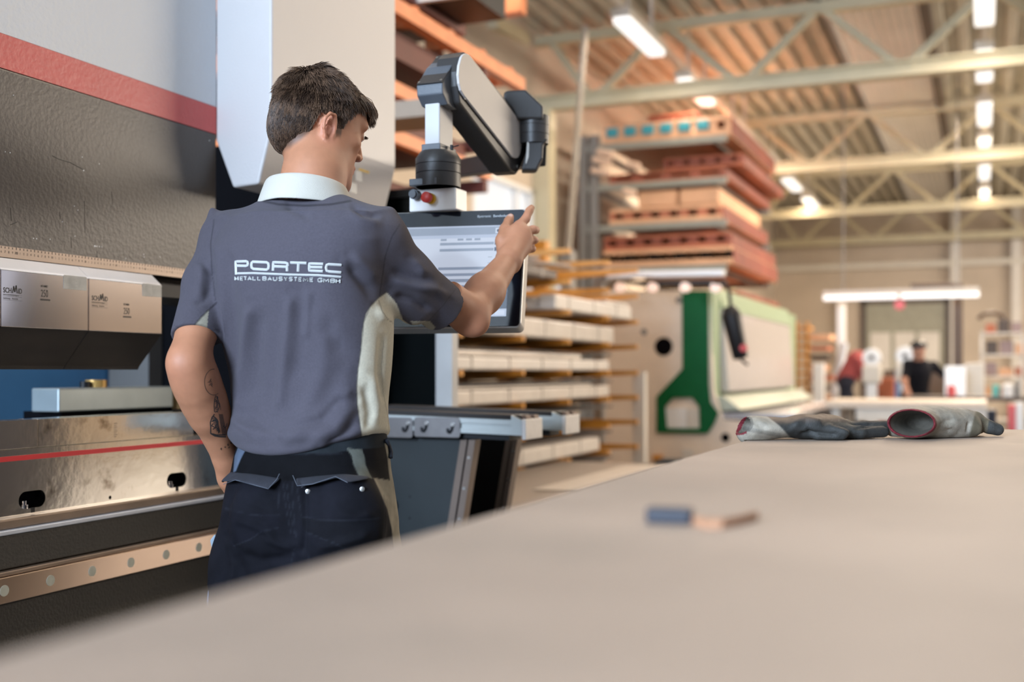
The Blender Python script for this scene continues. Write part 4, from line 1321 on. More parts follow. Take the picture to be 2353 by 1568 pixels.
# pedestal machines with round heads
for px, py, yy, lab in ((2003, 822, 16.2, 'white pedestal machine with a round head beside the bending worker'), (2080, 818, 16.0, 'white pedestal machine with a round head beside the worker in black')):
    c = onY(px, py, yy)
    t = thing('pedestal_grinder', lab, 'machine', (c.x, yy, 0), 'white round-headed pedestal machines')
    MB().cyl((c.x, yy - .04, c.z), (c.x, yy + .06, c.z), .125, 24).build('head', M_white, t, smooth=40, bevel=.01)
    MB().cyl((c.x, yy - .06, c.z), (c.x, yy - .04, c.z), .035, 12).build('hub', M_brown, t, smooth=40)
    MB().box((c.x - .12, yy - .08, c.z - .36), (c.x + .12, yy + .12, c.z - .1)).build('body', M_offw, t, bevel=.03)
    MB().box((c.x - .07, yy - .06, 0), (c.x + .07, yy + .06, c.z - .36)).build('column', M_white, t, bevel=.01)
far_box('blue_tank', 2056, 2074, 848, 885, 16.4, .2, mat('mid_blue', (.04, .12, .30), .4), 'small blue tank standing between the round-headed machines', 'tank', 0)
# tall brown column and white post
far_box('steel_column', 2190, 2212, 650, 900, 19.0, .2, M_brown, 'dark brown column standing right of the sectional door', 'column', 0)
far_box('white_post', 1923, 1940, 700, 900, 19.0, .2, M_white, 'white post standing left of the bending worker', 'post', 0)
o = MB().beam(onY(1940, 790, 18.4), Vector((onY(1885, 905, 18.0).x, 18.0, 0.0)), .12, .05).build('leaning_board', mat('pale_blue_board', (.55, .60, .68), .5), loc=tuple(onY(1912, 905, 18)))
tag(o, 'pale bluish board leaning beside the white post', 'board')
far_box('cable_duct', 2092, 2193, 652, 662, 19.0, .12, M_brown, 'thin brown duct above the tube light, held by the column', 'duct')
# open shelf
sh = thing('open_shelf', 'open steel shelf with brown boxes at the right edge', 'shelf', tuple(onY(2300, 850, 17)[:2]) + (0,))
a_, b_ = onY(2256, 762, 17.0), onY(2350, 762, 17.0)
for x in (a_.x, b_.x):
    for y in (17.0, 17.5):
        MB().box((x - .02, y - .02, 0), (x + .02, y + .02, a_.z)).build('post', M_offw, sh)
zz = [a_.z - .02 - k * .30 for k in range(5)]
for z in zz:
    MB().box((a_.x, 16.98, z - .03), (b_.x, 17.52, z)).build('shelf_board', M_offw, sh)
k = 0
cols = [(M_pal, 'reddish'), (M_brown, 'dark brown'), (mat('mauve_box', (.30, .22, .22), .6), 'mauve'), (M_pal2, 'pale orange')]
for li, z in enumerate(zz[:4]):
    x = a_.x + .05
    for j in range(3):
        w_ = random.uniform(.12, .18)
        m_, cn = cols[(li + j) % 4]
        o = MB().box((x, 17.05, z + .001), (x + w_, 17.4, z + random.uniform(.10, .2))).build('storage_box', m_, loc=(x, 17.05, z + .001), bevel=.005)
        tag(o, '%s box on the %s board of the open shelf, %s' % (cn, ('top', 'second', 'third', 'fourth')[li], ('at the left', 'in the middle', 'at the right')[j]), 'box', 'boxes on the open shelf')
        x += w_ + .03
o = MB().tube([Vector((a_.x + .12 + .16 * math.cos(t), 17.3, zz[0] + .20 + .0 + .09 * math.sin(t))) for t in [math.pi * q / 8 for q in range(9)]], .03, 8).build('hose_coil', M_brown, loc=(a_.x + .2, 17.3, zz[0] + .2), smooth=40)
tag(o, 'dark hose arched over the top of the open shelf', 'hose')
far_box('machine_tool', 2218, 2262, 835, 880, 15.6, .5, M_offw, 'cream machine housing left of the open shelf', 'machine', 0)
far_box('cabinet', 2010, 2055, 868, 900, 18.0, .4, M_pal, 'low reddish cabinet behind the pedestal machines', 'cabinet', 0)
far_box('crate_stack', 2030, 2180, 850, 900, 20.0, .5, M_brown, 'dark low crates in front of the far door', 'crates', 0)
far_box('white_carton', 1868, 1892, 835, 880, 16.8, .2, M_white, 'white carton by the brown boards of the yellow rack', 'carton', 0)

# ------------------------------------------------------------------ organic surfaces
def smin(a, b, k):
    h = np.clip(.5 + .5 * (b - a) / k, 0, 1)
    return b + (a - b) * h - k * h * (1 - h)


def V(*a):
    return np.array(a, dtype=np.float64)


def rc(a, b, ra, rb):
    """tapered capsule"""
    a, b = np.array(a, float), np.array(b, float)
    ba = b - a
    L2 = max(ba.dot(ba), 1e-12)
    def f(p):
        t = np.clip((p - a) @ ba / L2, 0, 1)
        q = p - a - t[:, None] * ba
        return np.sqrt((q * q).sum(1)) - (ra + (rb - ra) * t)
    return f, (a + b) / 2, math.sqrt(L2) / 2 + max(ra, rb)


def ell(c, r, R=None):
    """ellipsoid; R rows are its axes"""
    c, r = np.array(c, float), np.array(r, float)
    R = np.eye(3) if R is None else np.array(R, float)
    def f(p):
        q = (p - c) @ R.T
        k0 = np.sqrt(((q / r) ** 2).sum(1))
        k1 = np.sqrt(((q / r ** 2) ** 2).sum(1)) + 1e-9
        return k0 * (k0 - 1) / k1
    return f, c, float(r.max())


def flat(a, b, ra, rb, side, s):
    """tapered capsule squeezed by the factor s along the direction side"""
    a, b = np.array(a, float), np.array(b, float)
    n = np.array(side, float); n /= np.linalg.norm(n)
    M = np.eye(3) + (1 / s - 1) * np.outer(n, n)
    g, _, _ = rc(M @ a, M @ b, ra, rb)
    return (lambda p: g(p @ M.T) * s ** .5), (a + b) / 2, np.linalg.norm(b - a) / 2 + max(ra, rb)


def loft(zs, cu, cw, A, B, yaw, n=2.3, zlo=None, zhi=None):
    """stack of superellipse sections along z; yaw turns the wide axis"""
    zs = np.array(zs, float)
    o = np.argsort(zs)
    zs = zs[o]; cu, cw, A, B = [np.array(q, float)[o] for q in (cu, cw, A, B)]
    zf = np.linspace(zs[0], zs[-1], 200)
    def sm(v):
        y = np.interp(zf, zs, v)
        k = np.ones(13) / 13
        return np.convolve(np.pad(y, 6, mode='edge'), k, 'valid')
    cu, cw, A, B = sm(cu), sm(cw), sm(A), sm(B)
    c, s = math.cos(yaw), math.sin(yaw)
    def f(p):
        z = p[:, 2]
        u = p[:, 0] - np.interp(z, zf, cu); w = p[:, 1] - np.interp(z, zf, cw)
        a, b = np.interp(z, zf, A), np.interp(z, zf, B)
        x, y = np.abs(u * c - w * s), np.abs(u * s + w * c)
        k = ((x / a) ** n + (y / b) ** n + 1e-12) ** (1 / n)
        g = np.sqrt((x / a ** 2) ** 2 + (y / b ** 2) ** 2) + 1e-6
        m = np.sqrt((x / a) ** 2 + (y / b) ** 2) + 1e-9
        d = (k - 1) * m / g
        d = np.maximum(d, (zs[0] if zlo is None else zlo) - z)
        return np.maximum(d, z - (zs[-1] if zhi is None else zhi))
    mid = V(cu.mean(), cw.mean(), (zs[0] + zs[-1]) / 2)
    return f, mid, (zs[-1] - zs[0]) / 2 + max(A.max(), B.max())


def evalf(prims, p):
    d = np.full(len(p), 9.0)
    for (f, c, r), k, op in prims:
        e = f(p)
        if op == 'u':
            d = smin(d, e, k)
        elif op == 's':
            d = -smin(-d, e, k)
        elif op == 'i':
            d = -smin(-d, -e, k)
    return d


def sdf_mesh(prims, lo, hi, h):
    """surface-net mesh of the blended primitives; returns (verts, quads)"""
    lo, hi = np.array(lo, float), np.array(hi, float)
    B = 16
    nb = np.ceil((hi - lo) / (h * B)).astype(int)
    dims = nb * B + 1
    D = np.full(dims, 1.0, np.float32)
    bs = h * B
    rad = bs * math.sqrt(3) / 2
    ax = [np.arange(n) for n in nb]
    G = np.stack(np.meshgrid(*ax, indexing='ij'), -1).reshape(-1, 3)
    C = lo + (G + .5) * bs
    dc = np.full(len(C), 9.0)
    for (f, c, r), k, op in prims:
        if op == 'u':
            dc = np.minimum(dc, f(C) - k * .3)
    off = np.stack(np.meshgrid(*[np.arange(B + 1)] * 3, indexing='ij'), -1).reshape(-1, 3)
    for gi, cc, d0 in zip(G, C, dc):
        if d0 > rad * 1.35:
            continue
        i, j, k_ = gi * B
        if d0 < -rad * 2.2 and all(op == 'u' or np.linalg.norm(c - cc) > r + rad * 1.5 for (f, c, r), k, op in prims):
            D[i:i + B + 1, j:j + B + 1, k_:k_ + B + 1] = np.minimum(D[i:i + B + 1, j:j + B + 1, k_:k_ + B + 1], -1)
            continue
        sel = [q for q in prims if np.linalg.norm(q[0][1] - cc) < q[0][2] + rad + q[1] + .01 or q[2] == 'i']
        p = lo + (gi * B + off) * h
        D[i:i + B + 1, j:j + B + 1, k_:k_ + B + 1] = evalf(sel, p).reshape((B + 1,) * 3)
    S = D < 0
    cnt = np.zeros(np.array(D.shape) - 1, np.uint8)
    for a in (0, 1):
        for b in (0, 1):
            for c in (0, 1):
                cnt += S[a:S.shape[0] - 1 + a, b:S.shape[1] - 1 + b, c:S.shape[2] - 1 + c]
    act = (cnt > 0) & (cnt < 8)
    ci = np.argwhere(act)
    idx = np.full(act.shape, -1, np.int32)
    idx[act] = np.arange(len(ci))
    corners = np.array([(a, b, c) for a in (0, 1) for b in (0, 1) for c in (0, 1)])
    dv = np.stack([D[tuple((ci + q).T)] for q in corners], 1).astype(float)
    acc = np.zeros((len(ci), 3)); n = np.zeros(len(ci))
    for a in range(8):
        for b in range(a + 1, 8):
            if np.abs(corners[a] - corners[b]).sum() != 1:
                continue
            da, db = dv[:, a], dv[:, b]
            m = (da < 0) != (db < 0)
            t = np.where(m, da / np.where(m, da - db, 1), 0)
            acc += np.where(m[:, None], corners[a] + t[:, None] * (corners[b] - corners[a]), 0)
            n += m
    verts = lo + (ci + acc / n[:, None]) * h
    quads = []
    for ax_ in range(3):
        o1, o2 = [q for q in range(3) if q != ax_]
        s0 = [slice(None)] * 3; s1 = [slice(None)] * 3
        s0[ax_] = slice(0, -1); s1[ax_] = slice(1, None)
        ch = S[tuple(s0)] != S[tuple(s1)]
        e = np.argwhere(ch)
        e = e[(e[:, o1] > 0) & (e[:, o2] > 0) & (e[:, o1] < act.shape[o1]) & (e[:, o2] < act.shape[o2])]
        if not len(e):
            continue
        def cell(d1, d2):
            q = e.copy(); q[:, o1] -= d1; q[:, o2] -= d2
            return idx[tuple(q.T)]
        Q = np.stack([cell(1, 1), cell(0, 1), cell(0, 0), cell(1, 0)], 1)
        fl = S[tuple(e.T)]
        if ax_ == 1:
            fl = ~fl
        Q[~fl] = Q[~fl][:, ::-1]
        quads.append(Q)
    Q = np.concatenate(quads)
    Q = Q[(Q >= 0).all(1)]
    return verts, Q


def uwz2world(v):
    """viewing-aligned ground frame (right, away, up) -> hall frame"""
    v = np.asarray(v, float)
    return np.stack([v[:, 0] * CS - v[:, 1] * SN, v[:, 0] * SN + v[:, 1] * CS, v[:, 2]], 1)


def world2px(v):
    u = v[:, 0] * CS + v[:, 1] * SN
    w = -v[:, 0] * SN + v[:, 1] * CS
    w = np.maximum(w, .05)
    return np.stack([CX + F * u / w, HZ - F * (v[:, 2] - CAMZ) / w], 1)


def Q3(px, py, w):
    """photo pixel and depth -> viewing-aligned ground frame"""
    return V((px - CX) / F * w, w, CAMZ + (HZ - py) / F * w)


def np_mesh(name, verts, faces, m, parent=None, loc=(0, 0, 0), smooth=True, color=None):
    me = bpy.data.meshes.new(name)
    v = np.asarray(verts, np.float64) - np.array(loc, float)
    me.vertices.add(len(v)); me.vertices.foreach_set('co', v.astype(np.float32).ravel())
    f = np.asarray(faces, np.int32)
    k = f.shape[1]
    me.loops.add(f.size); me.loops.foreach_set('vertex_index', f.ravel())
    me.polygons.add(len(f))
    me.polygons.foreach_set('loop_start', np.arange(0, f.size, k, dtype=np.int32))
    me.update(calc_edges=True)
    me.validate()
    if smooth:
        me.shade_smooth()
    if color is not None:
        at = me.color_attributes.new('paint', 'FLOAT_COLOR', 'POINT')
        c4 = np.concatenate([color, np.ones((len(color), 1))], 1).astype(np.float32)
        at.data.foreach_set('color', c4.ravel())
    me.materials.append(m)
    o = bpy.data.objects.new(name, me)
    COL.objects.link(o)
    if parent:
        o.parent = parent
    else:
        o.location = loc
    return o


def vnormals(v, q):
    n = np.zeros_like(v)
    fn = np.cross(v[q[:, 2]] - v[q[:, 0]], v[q[:, 3 if q.shape[1] > 3 else 1]] - v[q[:, 1 if q.shape[1] > 3 else 0]])
    for k in range(q.shape[1]):
        np.add.at(n, q[:, k], fn)
    return n / (np.linalg.norm(n, axis=1)[:, None] + 1e-12)


def relax(v, q, it=1, f=.5):
    e = np.concatenate([q[:, [k, (k + 1) % 4]] for k in range(4)])
    for _ in range(it):
        s = np.zeros_like(v); c = np.zeros(len(v))
        for a, b in ((0, 1), (1, 0)):
            for k in range(3):
                s[:, k] += np.bincount(e[:, a], v[e[:, b], k], len(v))
            c += np.bincount(e[:, a], minlength=len(v))
        v = v + f * (s / np.maximum(c, 1)[:, None] - v)
    return v


def seg_dist(p, line):
    """2D distance to a polyline"""
    d = np.full(len(p), 1e9)
    for a, b in zip(line[:-1], line[1:]):
        a, b = np.array(a, float), np.array(b, float)
        ba = b - a
        t = np.clip(((p - a) @ ba) / max(ba.dot(ba), 1e-9), 0, 1)
        d = np.minimum(d, np.linalg.norm(p - a - t[:, None] * ba, axis=1))
    return d


def poly_sd(p, poly):
    """2D signed distance to a polygon, negative inside"""
    d = seg_dist(p, list(poly) + [poly[0]])
    ins = np.zeros(len(p), bool)
    n = len(poly)
    for i in range(n):
        (x0, y0), (x1, y1) = poly[i], poly[(i + 1) % n]
        c = ((y0 > p[:, 1]) != (y1 > p[:, 1]))
        with np.errstate(divide='ignore', invalid='ignore'):
            xx = (x1 - x0) * (p[:, 1] - y0) / ((y1 - y0) if y1 != y0 else 1e-9) + x0
        ins ^= c & (p[:, 0] < xx)
    return np.where(ins, -d, d)


def sstep(x, a, b):
    t = np.clip((x - a) / (b - a), 0, 1)
    return t * t * (3 - 2 * t)


def folds(v, q, lines, gate=.0):
    """raise or sink cloth along lines given in photo pixels (width px, height m), where it faces the camera"""
    n = vnormals(v, q)
    px = world2px(v)
    cam_p = np.array([0, 0, CAMZ])
    view = cam_p - v
    view /= np.linalg.norm(view, axis=1)[:, None]
    fac = sstep((n * view).sum(1), -.05, .25)
    dsp = np.zeros(len(v))
    for line, wd, amp in lines:
        d = seg_dist(px, line)
        L = np.array(line, float)
        # fade towards both ends of the line
        e0 = np.linalg.norm(px - L[0], axis=1); e1 = np.linalg.norm(px - L[-1], axis=1)
        fade = np.minimum(sstep(e0, wd * .1, wd * 3), sstep(e1, wd * .1, wd * 3))
        fade = np.where(np.minimum(e0, e1) > wd * 3, 1, np.maximum(fade, 0))
        dsp += amp * np.exp(-(d / wd) ** 2) * fade
    return v + n * (dsp * fac)[:, None]


def paint_mat(name, rough=.8, bump=.0, bscale=400, sss=0.0, sheen=0.0, spec=.3, nvar=.06, nscale=30, weave=False):
    m = bpy.data.materials.new(name)
    m.use_nodes = True
    nt = m.node_tree
    b = nt.nodes['Principled BSDF']
    b.inputs['Roughness'].default_value = rough
    b.inputs['Specular IOR Level'].default_value = spec
    if sss:
        b.inputs['Subsurface Weight'].default_value = sss
        b.inputs['Subsurface Radius'].default_value = (.012, .005, .003)
        b.inputs['Subsurface Scale'].default_value = 1.0
    if sheen:
        b.inputs['Sheen Weight'].default_value = sheen
        b.inputs['Sheen Roughness'].default_value = .5
    at = nt.nodes.new('ShaderNodeAttribute'); at.attribute_name = 'paint'
    tc = nt.nodes.new('ShaderNodeTexCoord')
    nz = nt.nodes.new('ShaderNodeTexNoise'); nz.inputs['Scale'].default_value = nscale; nz.inputs['Detail'].default_value = 6
    nt.links.new(tc.outputs['Object'], nz.inputs['Vector'])
    mr = nt.nodes.new('ShaderNodeMapRange')
    mr.inputs[1].default_value = .3; mr.inputs[2].default_value = .7
    mr.inputs[3].default_value = 1 - nvar; mr.inputs[4].default_value = 1 + nvar
    nt.links.new(nz.outputs['Fac'], mr.inputs[0])
    vm = nt.nodes.new('ShaderNodeVectorMath'); vm.operation = 'SCALE'
    nt.links.new(at.outputs['Color'], vm.inputs[0]); nt.links.new(mr.outputs[0], vm.inputs['Scale'])
    nt.links.new(vm.outputs[0], b.inputs['Base Color'])
    if bump:
        n3 = nt.nodes.new('ShaderNodeTexNoise'); n3.inputs['Scale'].default_value = bscale; n3.inputs['Detail'].default_value = 3
        nt.links.new(tc.outputs['Object'], n3.inputs['Vector'])
        bp = nt.nodes.new('ShaderNodeBump'); bp.inputs['Strength'].default_value = bump; bp.inputs['Distance'].default_value = .002
        nt.links.new(n3.outputs['Fac'], bp.inputs['Height']); nt.links.new(bp.outputs[0], b.inputs['Normal'])
    return m

# ------------------------------------------------------------------ the worker
SK = V(.385, .170, .092)
PSI, PIT = math.radians(53), math.radians(13)
HS = .93
HC = Q3(727, 296, 2.165)
hf = V(math.sin(PSI) * math.cos(PIT), math.cos(PSI) * math.cos(PIT), -math.sin(PIT))
hr = V(math.cos(PSI), -math.sin(PSI), 0)
hu = np.cross(hr, hf)
HR = np.stack([hr, hf, hu])


def H(x, y, z):
    return HC + HS * (hr * x + hf * y + hu * z)


def hell(c, r, rot=None):
    R = HR if rot is None else np.array(rot) @ HR
    return ell(H(*c), V(*r) * HS, R)


def hrc(a, b, ra, rb):
    return rc(H(*a), H(*b), ra * HS, rb * HS)


def rotz(a):
    a = math.radians(a)
    return np.array([[math.cos(a), math.sin(a), 0], [-math.sin(a), math.cos(a), 0], [0, 0, 1]])


U = 'u'
head = [
    (hell((0, -.007, .030), (.0735, .087, .084)), .001, U),
    (hell((0, -.050, -.010), (.060, .050, .060)), .02, U),
    (hell((0, .040, -.010), (.062, .054, .080)), .03, U),
    (hell((0, .055, .050), (.056, .042, .045)), .02, U),
    (hrc((-.050, .010, -.058), (-.014, .076, -.098), .018, .016), .025, U),
    (hrc((.050, .010, -.058), (.014, .076, -.098), .018, .016), .025, U),
    (hrc((-.058, .004, -.012), (-.052, .010, -.058), .014, .016), .02, U),
    (hrc((.058, .004, -.012), (.052, .010, -.058), .014, .016), .02, U),
    (hell((0, .082, -.100), (.018, .014, .014)), .012, U),
    (hell((0, .055, -.070), (.040, .036, .035)), .02, U),
    (hell((-.044, .062, -.016), (.020, .018, .014)), .015, U),
    (hell((.044, .062, -.016), (.020, .018, .014)), .015, U),
    (hrc((-.040, .082, .028), (.040, .082, .028), .012, .012), .012, U),
    (hrc((-.033, .100, .008), (-.031, .101, .008), .011, .011), .012, 's'),
    (hrc((.033, .100, .008), (.031, .101, .008), .011, .011), .012, 's'),
    (hell((-.031, .083, .007), (.0125, .0125, .0115)), .002, U),
    (hell((.031, .083, .007), (.0125, .0125, .0115)), .002, U),
    (hrc((0, .091, .018), (0, .108, -.026), .0065, .009), .008, U),
    (hell((-.010, .101, -.030), (.008, .009, .007)), .005, U),
    (hell((.010, .101, -.030), (.008, .009, .007)), .005, U),
    (hrc((-.007, .106, -.037), (-.007, .103, -.034), .003, .002), .002, 's'),
    (hrc((.007, .106, -.037), (.007, .103, -.034), .003, .002), .002, 's'),
    (hell((0, .092, -.056), (.022, .010, .0065)), .004, U),
    (hell((0, .090, -.066), (.020, .011, .0075)), .004, U),
]
for sx in (-1, 1):
    R = rotz(-sx * 22)
    head += [
        (hell((sx * .077, -.010, -.016), (.0055, .018, .029), R), .004, U),
        (hell((sx * .074, -.003, -.042), (.0055, .010, .013), R), .005, U),
    ]
    # helix rim, concha and lobe
    rim = [(.078, .004, .000), (.084, -.004, .012), (.089, -.018, .010), (.091, -.027, -.004), (.089, -.026, -.020), (.084, -.016, -.036), (.078, -.006, -.048)]
    for a, b in zip(rim[:-1], rim[1:]):
        head.append((hrc((sx * a[0], a[1], a[2]), (sx * b[0], b[1], b[2]), .0038, .0038), .003, U))
    inner = [(.086, -.016, .018), (.088, -.019, .006), (.084, -.012, -.008)]
    head.append((hell((sx * .085, -.008, -.020), (.0085, .008, .013), R), .004, 's'))
    head.append((hrc((sx * .084, -.014, .000), (sx * .085, -.019, -.016), .0022, .0022), .002, U))
    head.append((hrc((sx * .076, .001, -.022), (sx * .076, .001, -.028), .0042, .0042), .003, U))

NK0, NK1 = Q3(712, 470, 2.10), Q3(728, 345, 2.155)
SL, EL, WL = Q3(524, 556, 2.15), Q3(433, 836, 1.99), Q3(523, 1058, 2.12)
SRt, ER, WR = Q3(870, 562, 2.06), Q3(1078, 722, 2.26), Q3(1166, 602, 2.44)
TC = -.387   # torso axis, right coordinate
YAW = math.radians(25)
body = [
    (rc(NK0, NK1, .062, .053), .02, U),
    (rc(Q3(725, 400, 2.11), Q3(742, 330, 2.17), .050, .050), .03, U),
    (rc(NK0 + V(0, 0, -.03), SL + V(.03, 0, -.005), .055, .045), .04, U),
    (rc(NK0 + V(0, 0, -.03), SRt + V(-.03, 0, -.005), .055, .045), .04, U),
    (rc(SL, Q3(470, 690, 2.07), .048, .043), .03, U),
    (rc(Q3(470, 690, 2.07), EL, .042, .0325), .03, U),
    (rc(SRt, Q3(945, 640, 2.12), .050, .044), .03, U),
    (rc(Q3(945, 640, 2.12), ER, .043, .038), .02, U),
]


def torso_sections(extra_a=0.0, extra_b=0.0):
    rows = [(500, 525, 880, .085), (520, 505, 905, .100), (560, 486, 912, .116), (600, 486, 906, .126), (650, 489, 898, .131), (700, 495, 898, .129), (750, 504, 902, .122),
            (800, 516, 901, .114), (850, 529, 898, .107), (900, 540, 892, .103), (940, 541, 889, .104), (970, 533, 890, .112), (990, 524, 893, .120), (1003, 524, 896, .121), (1016, 538, 892, .116)]
    z, cu, cw, A, B = [], [], [], [], []
    for y, l, r, b in rows:
        w0 = 2.08
        z.append(CAMZ + (HZ - y) / F * w0)
        cu.append(((l + r) / 2 - CX) / F * w0)
        cw.append(w0)
        hw = (r - l) / 2 / F * w0
        a = math.sqrt(max(hw ** 2 - (b * math.sin(YAW)) ** 2, .01 ** 2)) / math.cos(YAW)
        A.append(a + extra_a); B.append(b + extra_b)
    return z, cu, cw, A, B


z, cu, cw, A, B = torso_sections(-.014, -.014)
torso_l = loft(z, cu, cw, A, B, YAW, 2.3, zlo=1.13)
body.append((torso_l, .04, U))
body.append((rc(V(TC, 2.08, 1.12), V(TC, 2.08, .98), .085, .08), .05, U))
# forearms and elbows
body += [
    (flat(EL, EL + .22 * (WL - EL), .032, .038, (1, 0, 0), .95), .03, U),
    (flat(EL + .18 * (WL - EL), EL + .48 * (WL - EL), .038, .036, (1, 0, 0), .95), .03, U),
    (flat(EL + .4 * (WL - EL), WL, .037, .0245, (.3, 1, 0), .92), .02, U),
    (ell(EL + V(-.012, -.014, .004), (.011, .013, .018)), .02, U),
    (rc(ER, ER + .4 * (WR - ER), .036, .038), .02, U),
    (rc(ER + .35 * (WR - ER), WR, .0385, .0255), .02, U),
    (ell(ER + V(.010, -.010, -.022), (.026, .022, .022)), .022, U),
    (ell(WR + V(.017, -.004, -.010), (.010, .010, .012)), .012, U),
]
# right hand on the monitor edge: back of the hand, thumb on the glass, fingers round the rim
MI, MM, MRg, MP = Q3(1193, 520, 2.505), Q3(1205, 535, 2.50), Q3(1209, 555, 2.495), Q3(1204, 575, 2.49)
WRc = WR + V(.004, .004, .008)
for m_, r_ in ((MI, .0135), (MM, .0135), (MRg, .0130), (MP, .0125)):
    body.append((rc(WRc, m_, .020, r_), .016, U))
body.append((flat(Q3(1172, 575, 2.475), Q3(1188, 545, 2.49), .027, .029, (0, 1, 0), .62), .012, U))
fingers = [
    [(MI, .0118), (Q3(1208, 503, 2.520), .0100), (Q3(1216, 485, 2.535), .0090), (Q3(1221, 478, 2.545), .0078)],
    [(MM, .0115), (Q3(1225, 528, 2.520), .0098), (Q3(1231, 529, 2.560), .0090), (Q3(1219, 530, 2.605), .0078)],
    [(MRg, .0110), (Q3(1226, 552, 2.515), .0092), (Q3(1229, 552, 2.558), .0086), (Q3(1217, 552, 2.605), .0075)],
    [(MP, .0105), (Q3(1221, 572, 2.510), .0086), (Q3(1224, 572, 2.548), .0078), (Q3(1212, 572, 2.596), .0068)],
]
for fg in fingers:
    for (a, ra), (b, rb) in zip(fg[:-1], fg[1:]):
        body.append((rc(a, b, ra, rb), .0035, U))
TH_ = [(Q3(1160, 590, 2.465), .0165), (Q3(1154, 553, 2.480), .0150), (Q3(1159, 527, 2.505), .0112), (Q3(1169, 508, 2.528), .0100), (Q3(1173, 499, 2.536), .0085)]
for (a, ra), (b, rb) in zip(TH_[:-1], TH_[1:]):
    body.append((rc(a, b, ra, rb), .006, U))
# left hand sliding into the trouser pocket
hl = [Q3(523, 1058, 2.12), Q3(536, 1092, 2.145), Q3(545, 1118, 2.165)]
body.append((flat(hl[0], hl[1], .025, .031, (.6, -.5, 0), .8), .015, U))
body.append((flat(hl[1], hl[2], .031, .028, (.6, -.5, 0), .7), .012, U))
for k, (du, dw) in enumerate(((-.010, -.022), (-.003, -.007), (.004, .008), (.011, .022))):
    a = hl[2] + V(du, dw, -.005)
    b = a + V(.012, .004, -.040 + .004 * abs(k - 1))
    c = b + V(.012, .0, -.022)
    body += [(rc(a, b, .0095, .0085), .004, U), (rc(b, c, .0085, .007), .003, U)]
ta = Q3(528, 1068, 2.15)
body += [(rc(ta, ta + V(.010, .030, -.035), .013, .011), .008, U), (rc(ta + V(.010, .030, -.035), ta + V(.018, .034, -.062), .0105, .009), .003, U)]

# ------------------------------------------------------------------ polo shirt
GB = V(.070, .063, .078)     # grey-blue cloth
BGc = V(.62, .57, .45)      # light side panels
z, cu, cw, A, B = torso_sections()


def hemcut():
    c, s = math.cos(YAW), math.sin(YAW)
    def f(p):
        la = (p[:, 0] - TC) * c - (p[:, 1] - 2.08) * s
        zc = 1.052 + .034 * np.minimum((la / .15) ** 2, 1.4)
        d = p[:, 2] - zc
        return np.maximum(d, np.maximum(np.abs(p[:, 0] - TC) - .24, np.abs(p[:, 1] - 2.08) - .2))
    return f, V(TC, 2.08, 1.0), 9.0


tor = [(loft(z, cu, cw, A, B, YAW, 2.35, zlo=1.02), .02, U), (hemcut(), .012, 's'),
    (rc(Q3(655, 520, 2.09), Q3(762, 520, 2.09), .056, .056), .05, U),
    (rc(Q3(655, 516, 2.10), Q3(528, 552, 2.145), .050, .047), .03, U),
    (rc(Q3(762, 516, 2.08), Q3(865, 548, 2.055), .050, .050), .03, U),
]
sh = []
hemL, hemR = Q3(449, 774, 2.025), Q3(1020, 710, 2.205)
sh += [
    (rc(Q3(528, 555, 2.14), Q3(482, 655, 2.085), .052, .046), .03, U),
    (rc(Q3(482, 655, 2.085), hemL + .3 * (hemL - Q3(482, 655, 2.085)), .046, .0425), .02, U),
    (rc(Q3(864, 560, 2.055), Q3(932, 642, 2.11), .057, .053), .02, U),
    (rc(Q3(932, 642, 2.11), hemR + .35 * (hemR - Q3(932, 642, 2.11)), .053, .048), .02, U),
    (rc(Q3(895, 668, 2.06), Q3(950, 712, 2.12), .026, .028), .03, U),
]


def halfspace(p0, n):
    p0, n = np.array(p0, float), np.array(n, float); n /= np.linalg.norm(n)
    return (lambda p: (p - p0) @ n), p0, 9.0


# cut the sleeves at their hems: a local box-like cut beyond each hem plane
def cut_beyond(p0, n, R):
    p0, n = np.array(p0, float), np.array(n, float); n /= np.linalg.norm(n)
    def f(p):
        return np.maximum(-(p - p0) @ n, np.linalg.norm(p - p0 - n * R * .6, axis=1) - R)
    return f, p0 + n * R * .6, R


nL = hemL - Q3(482, 640, 2.09)
nL = nL / np.linalg.norm(nL) + V(.12, 0, 0)
nR = hemR - Q3(932, 642, 2.11)
nR = nR / np.linalg.norm(nR) + V(.10, 0, -.12)
sh += [(cut_beyond(hemL, nL, .085), .0006, 's'), (cut_beyond(hemR, nR, .10), .0006, 's')]
sh += [(rc(hemL - nL * .05, hemL + nL * .05, .030, .0355), .0006, 's'), (rc(hemR - nR * .05, hemR + nR * .06, .036, .043), .0006, 's')]
sh += tor
# neck opening
sh += [(rc(Q3(718, 374, 2.10), Q3(728, 330, 2.11), .058, .062), .004, 's')]
prims = body + head
vb, qb = sdf_mesh(prims, (-.66, 1.88, .93), (.075, 2.66, 1.83), .0030)
vb = relax(vb, qb, 2, .5)
solid = [q for q in sh if q[2] == 'u']
for _ in range(3):
    nb_ = vnormals(vb, qb)
    d_ = evalf(solid, vb)
    dl_ = np.minimum(rc(SL, EL, 0, 0)[0](vb), rc(EL, WL, 0, 0)[0](vb))
    beyondL = ((vb - hemL) @ (nL / np.linalg.norm(nL)) > -.010) & (dl_ < .047) & (torso_l[0](vb) > .006)
    beyondR = ((vb - hemR) @ (nR / np.linalg.norm(nR)) > -.012) & (vb[:, 0] > -.20)
    under = (vb[:, 2] > 1.055) & (vb[:, 2] < 1.515) & ~beyondL & ~beyondR
    push = np.where(under & (d_ > -.012), d_ + .012, 0)
    vb = vb - nb_ * np.clip(push, 0, .02)[:, None]
vw = uwz2world(vb)


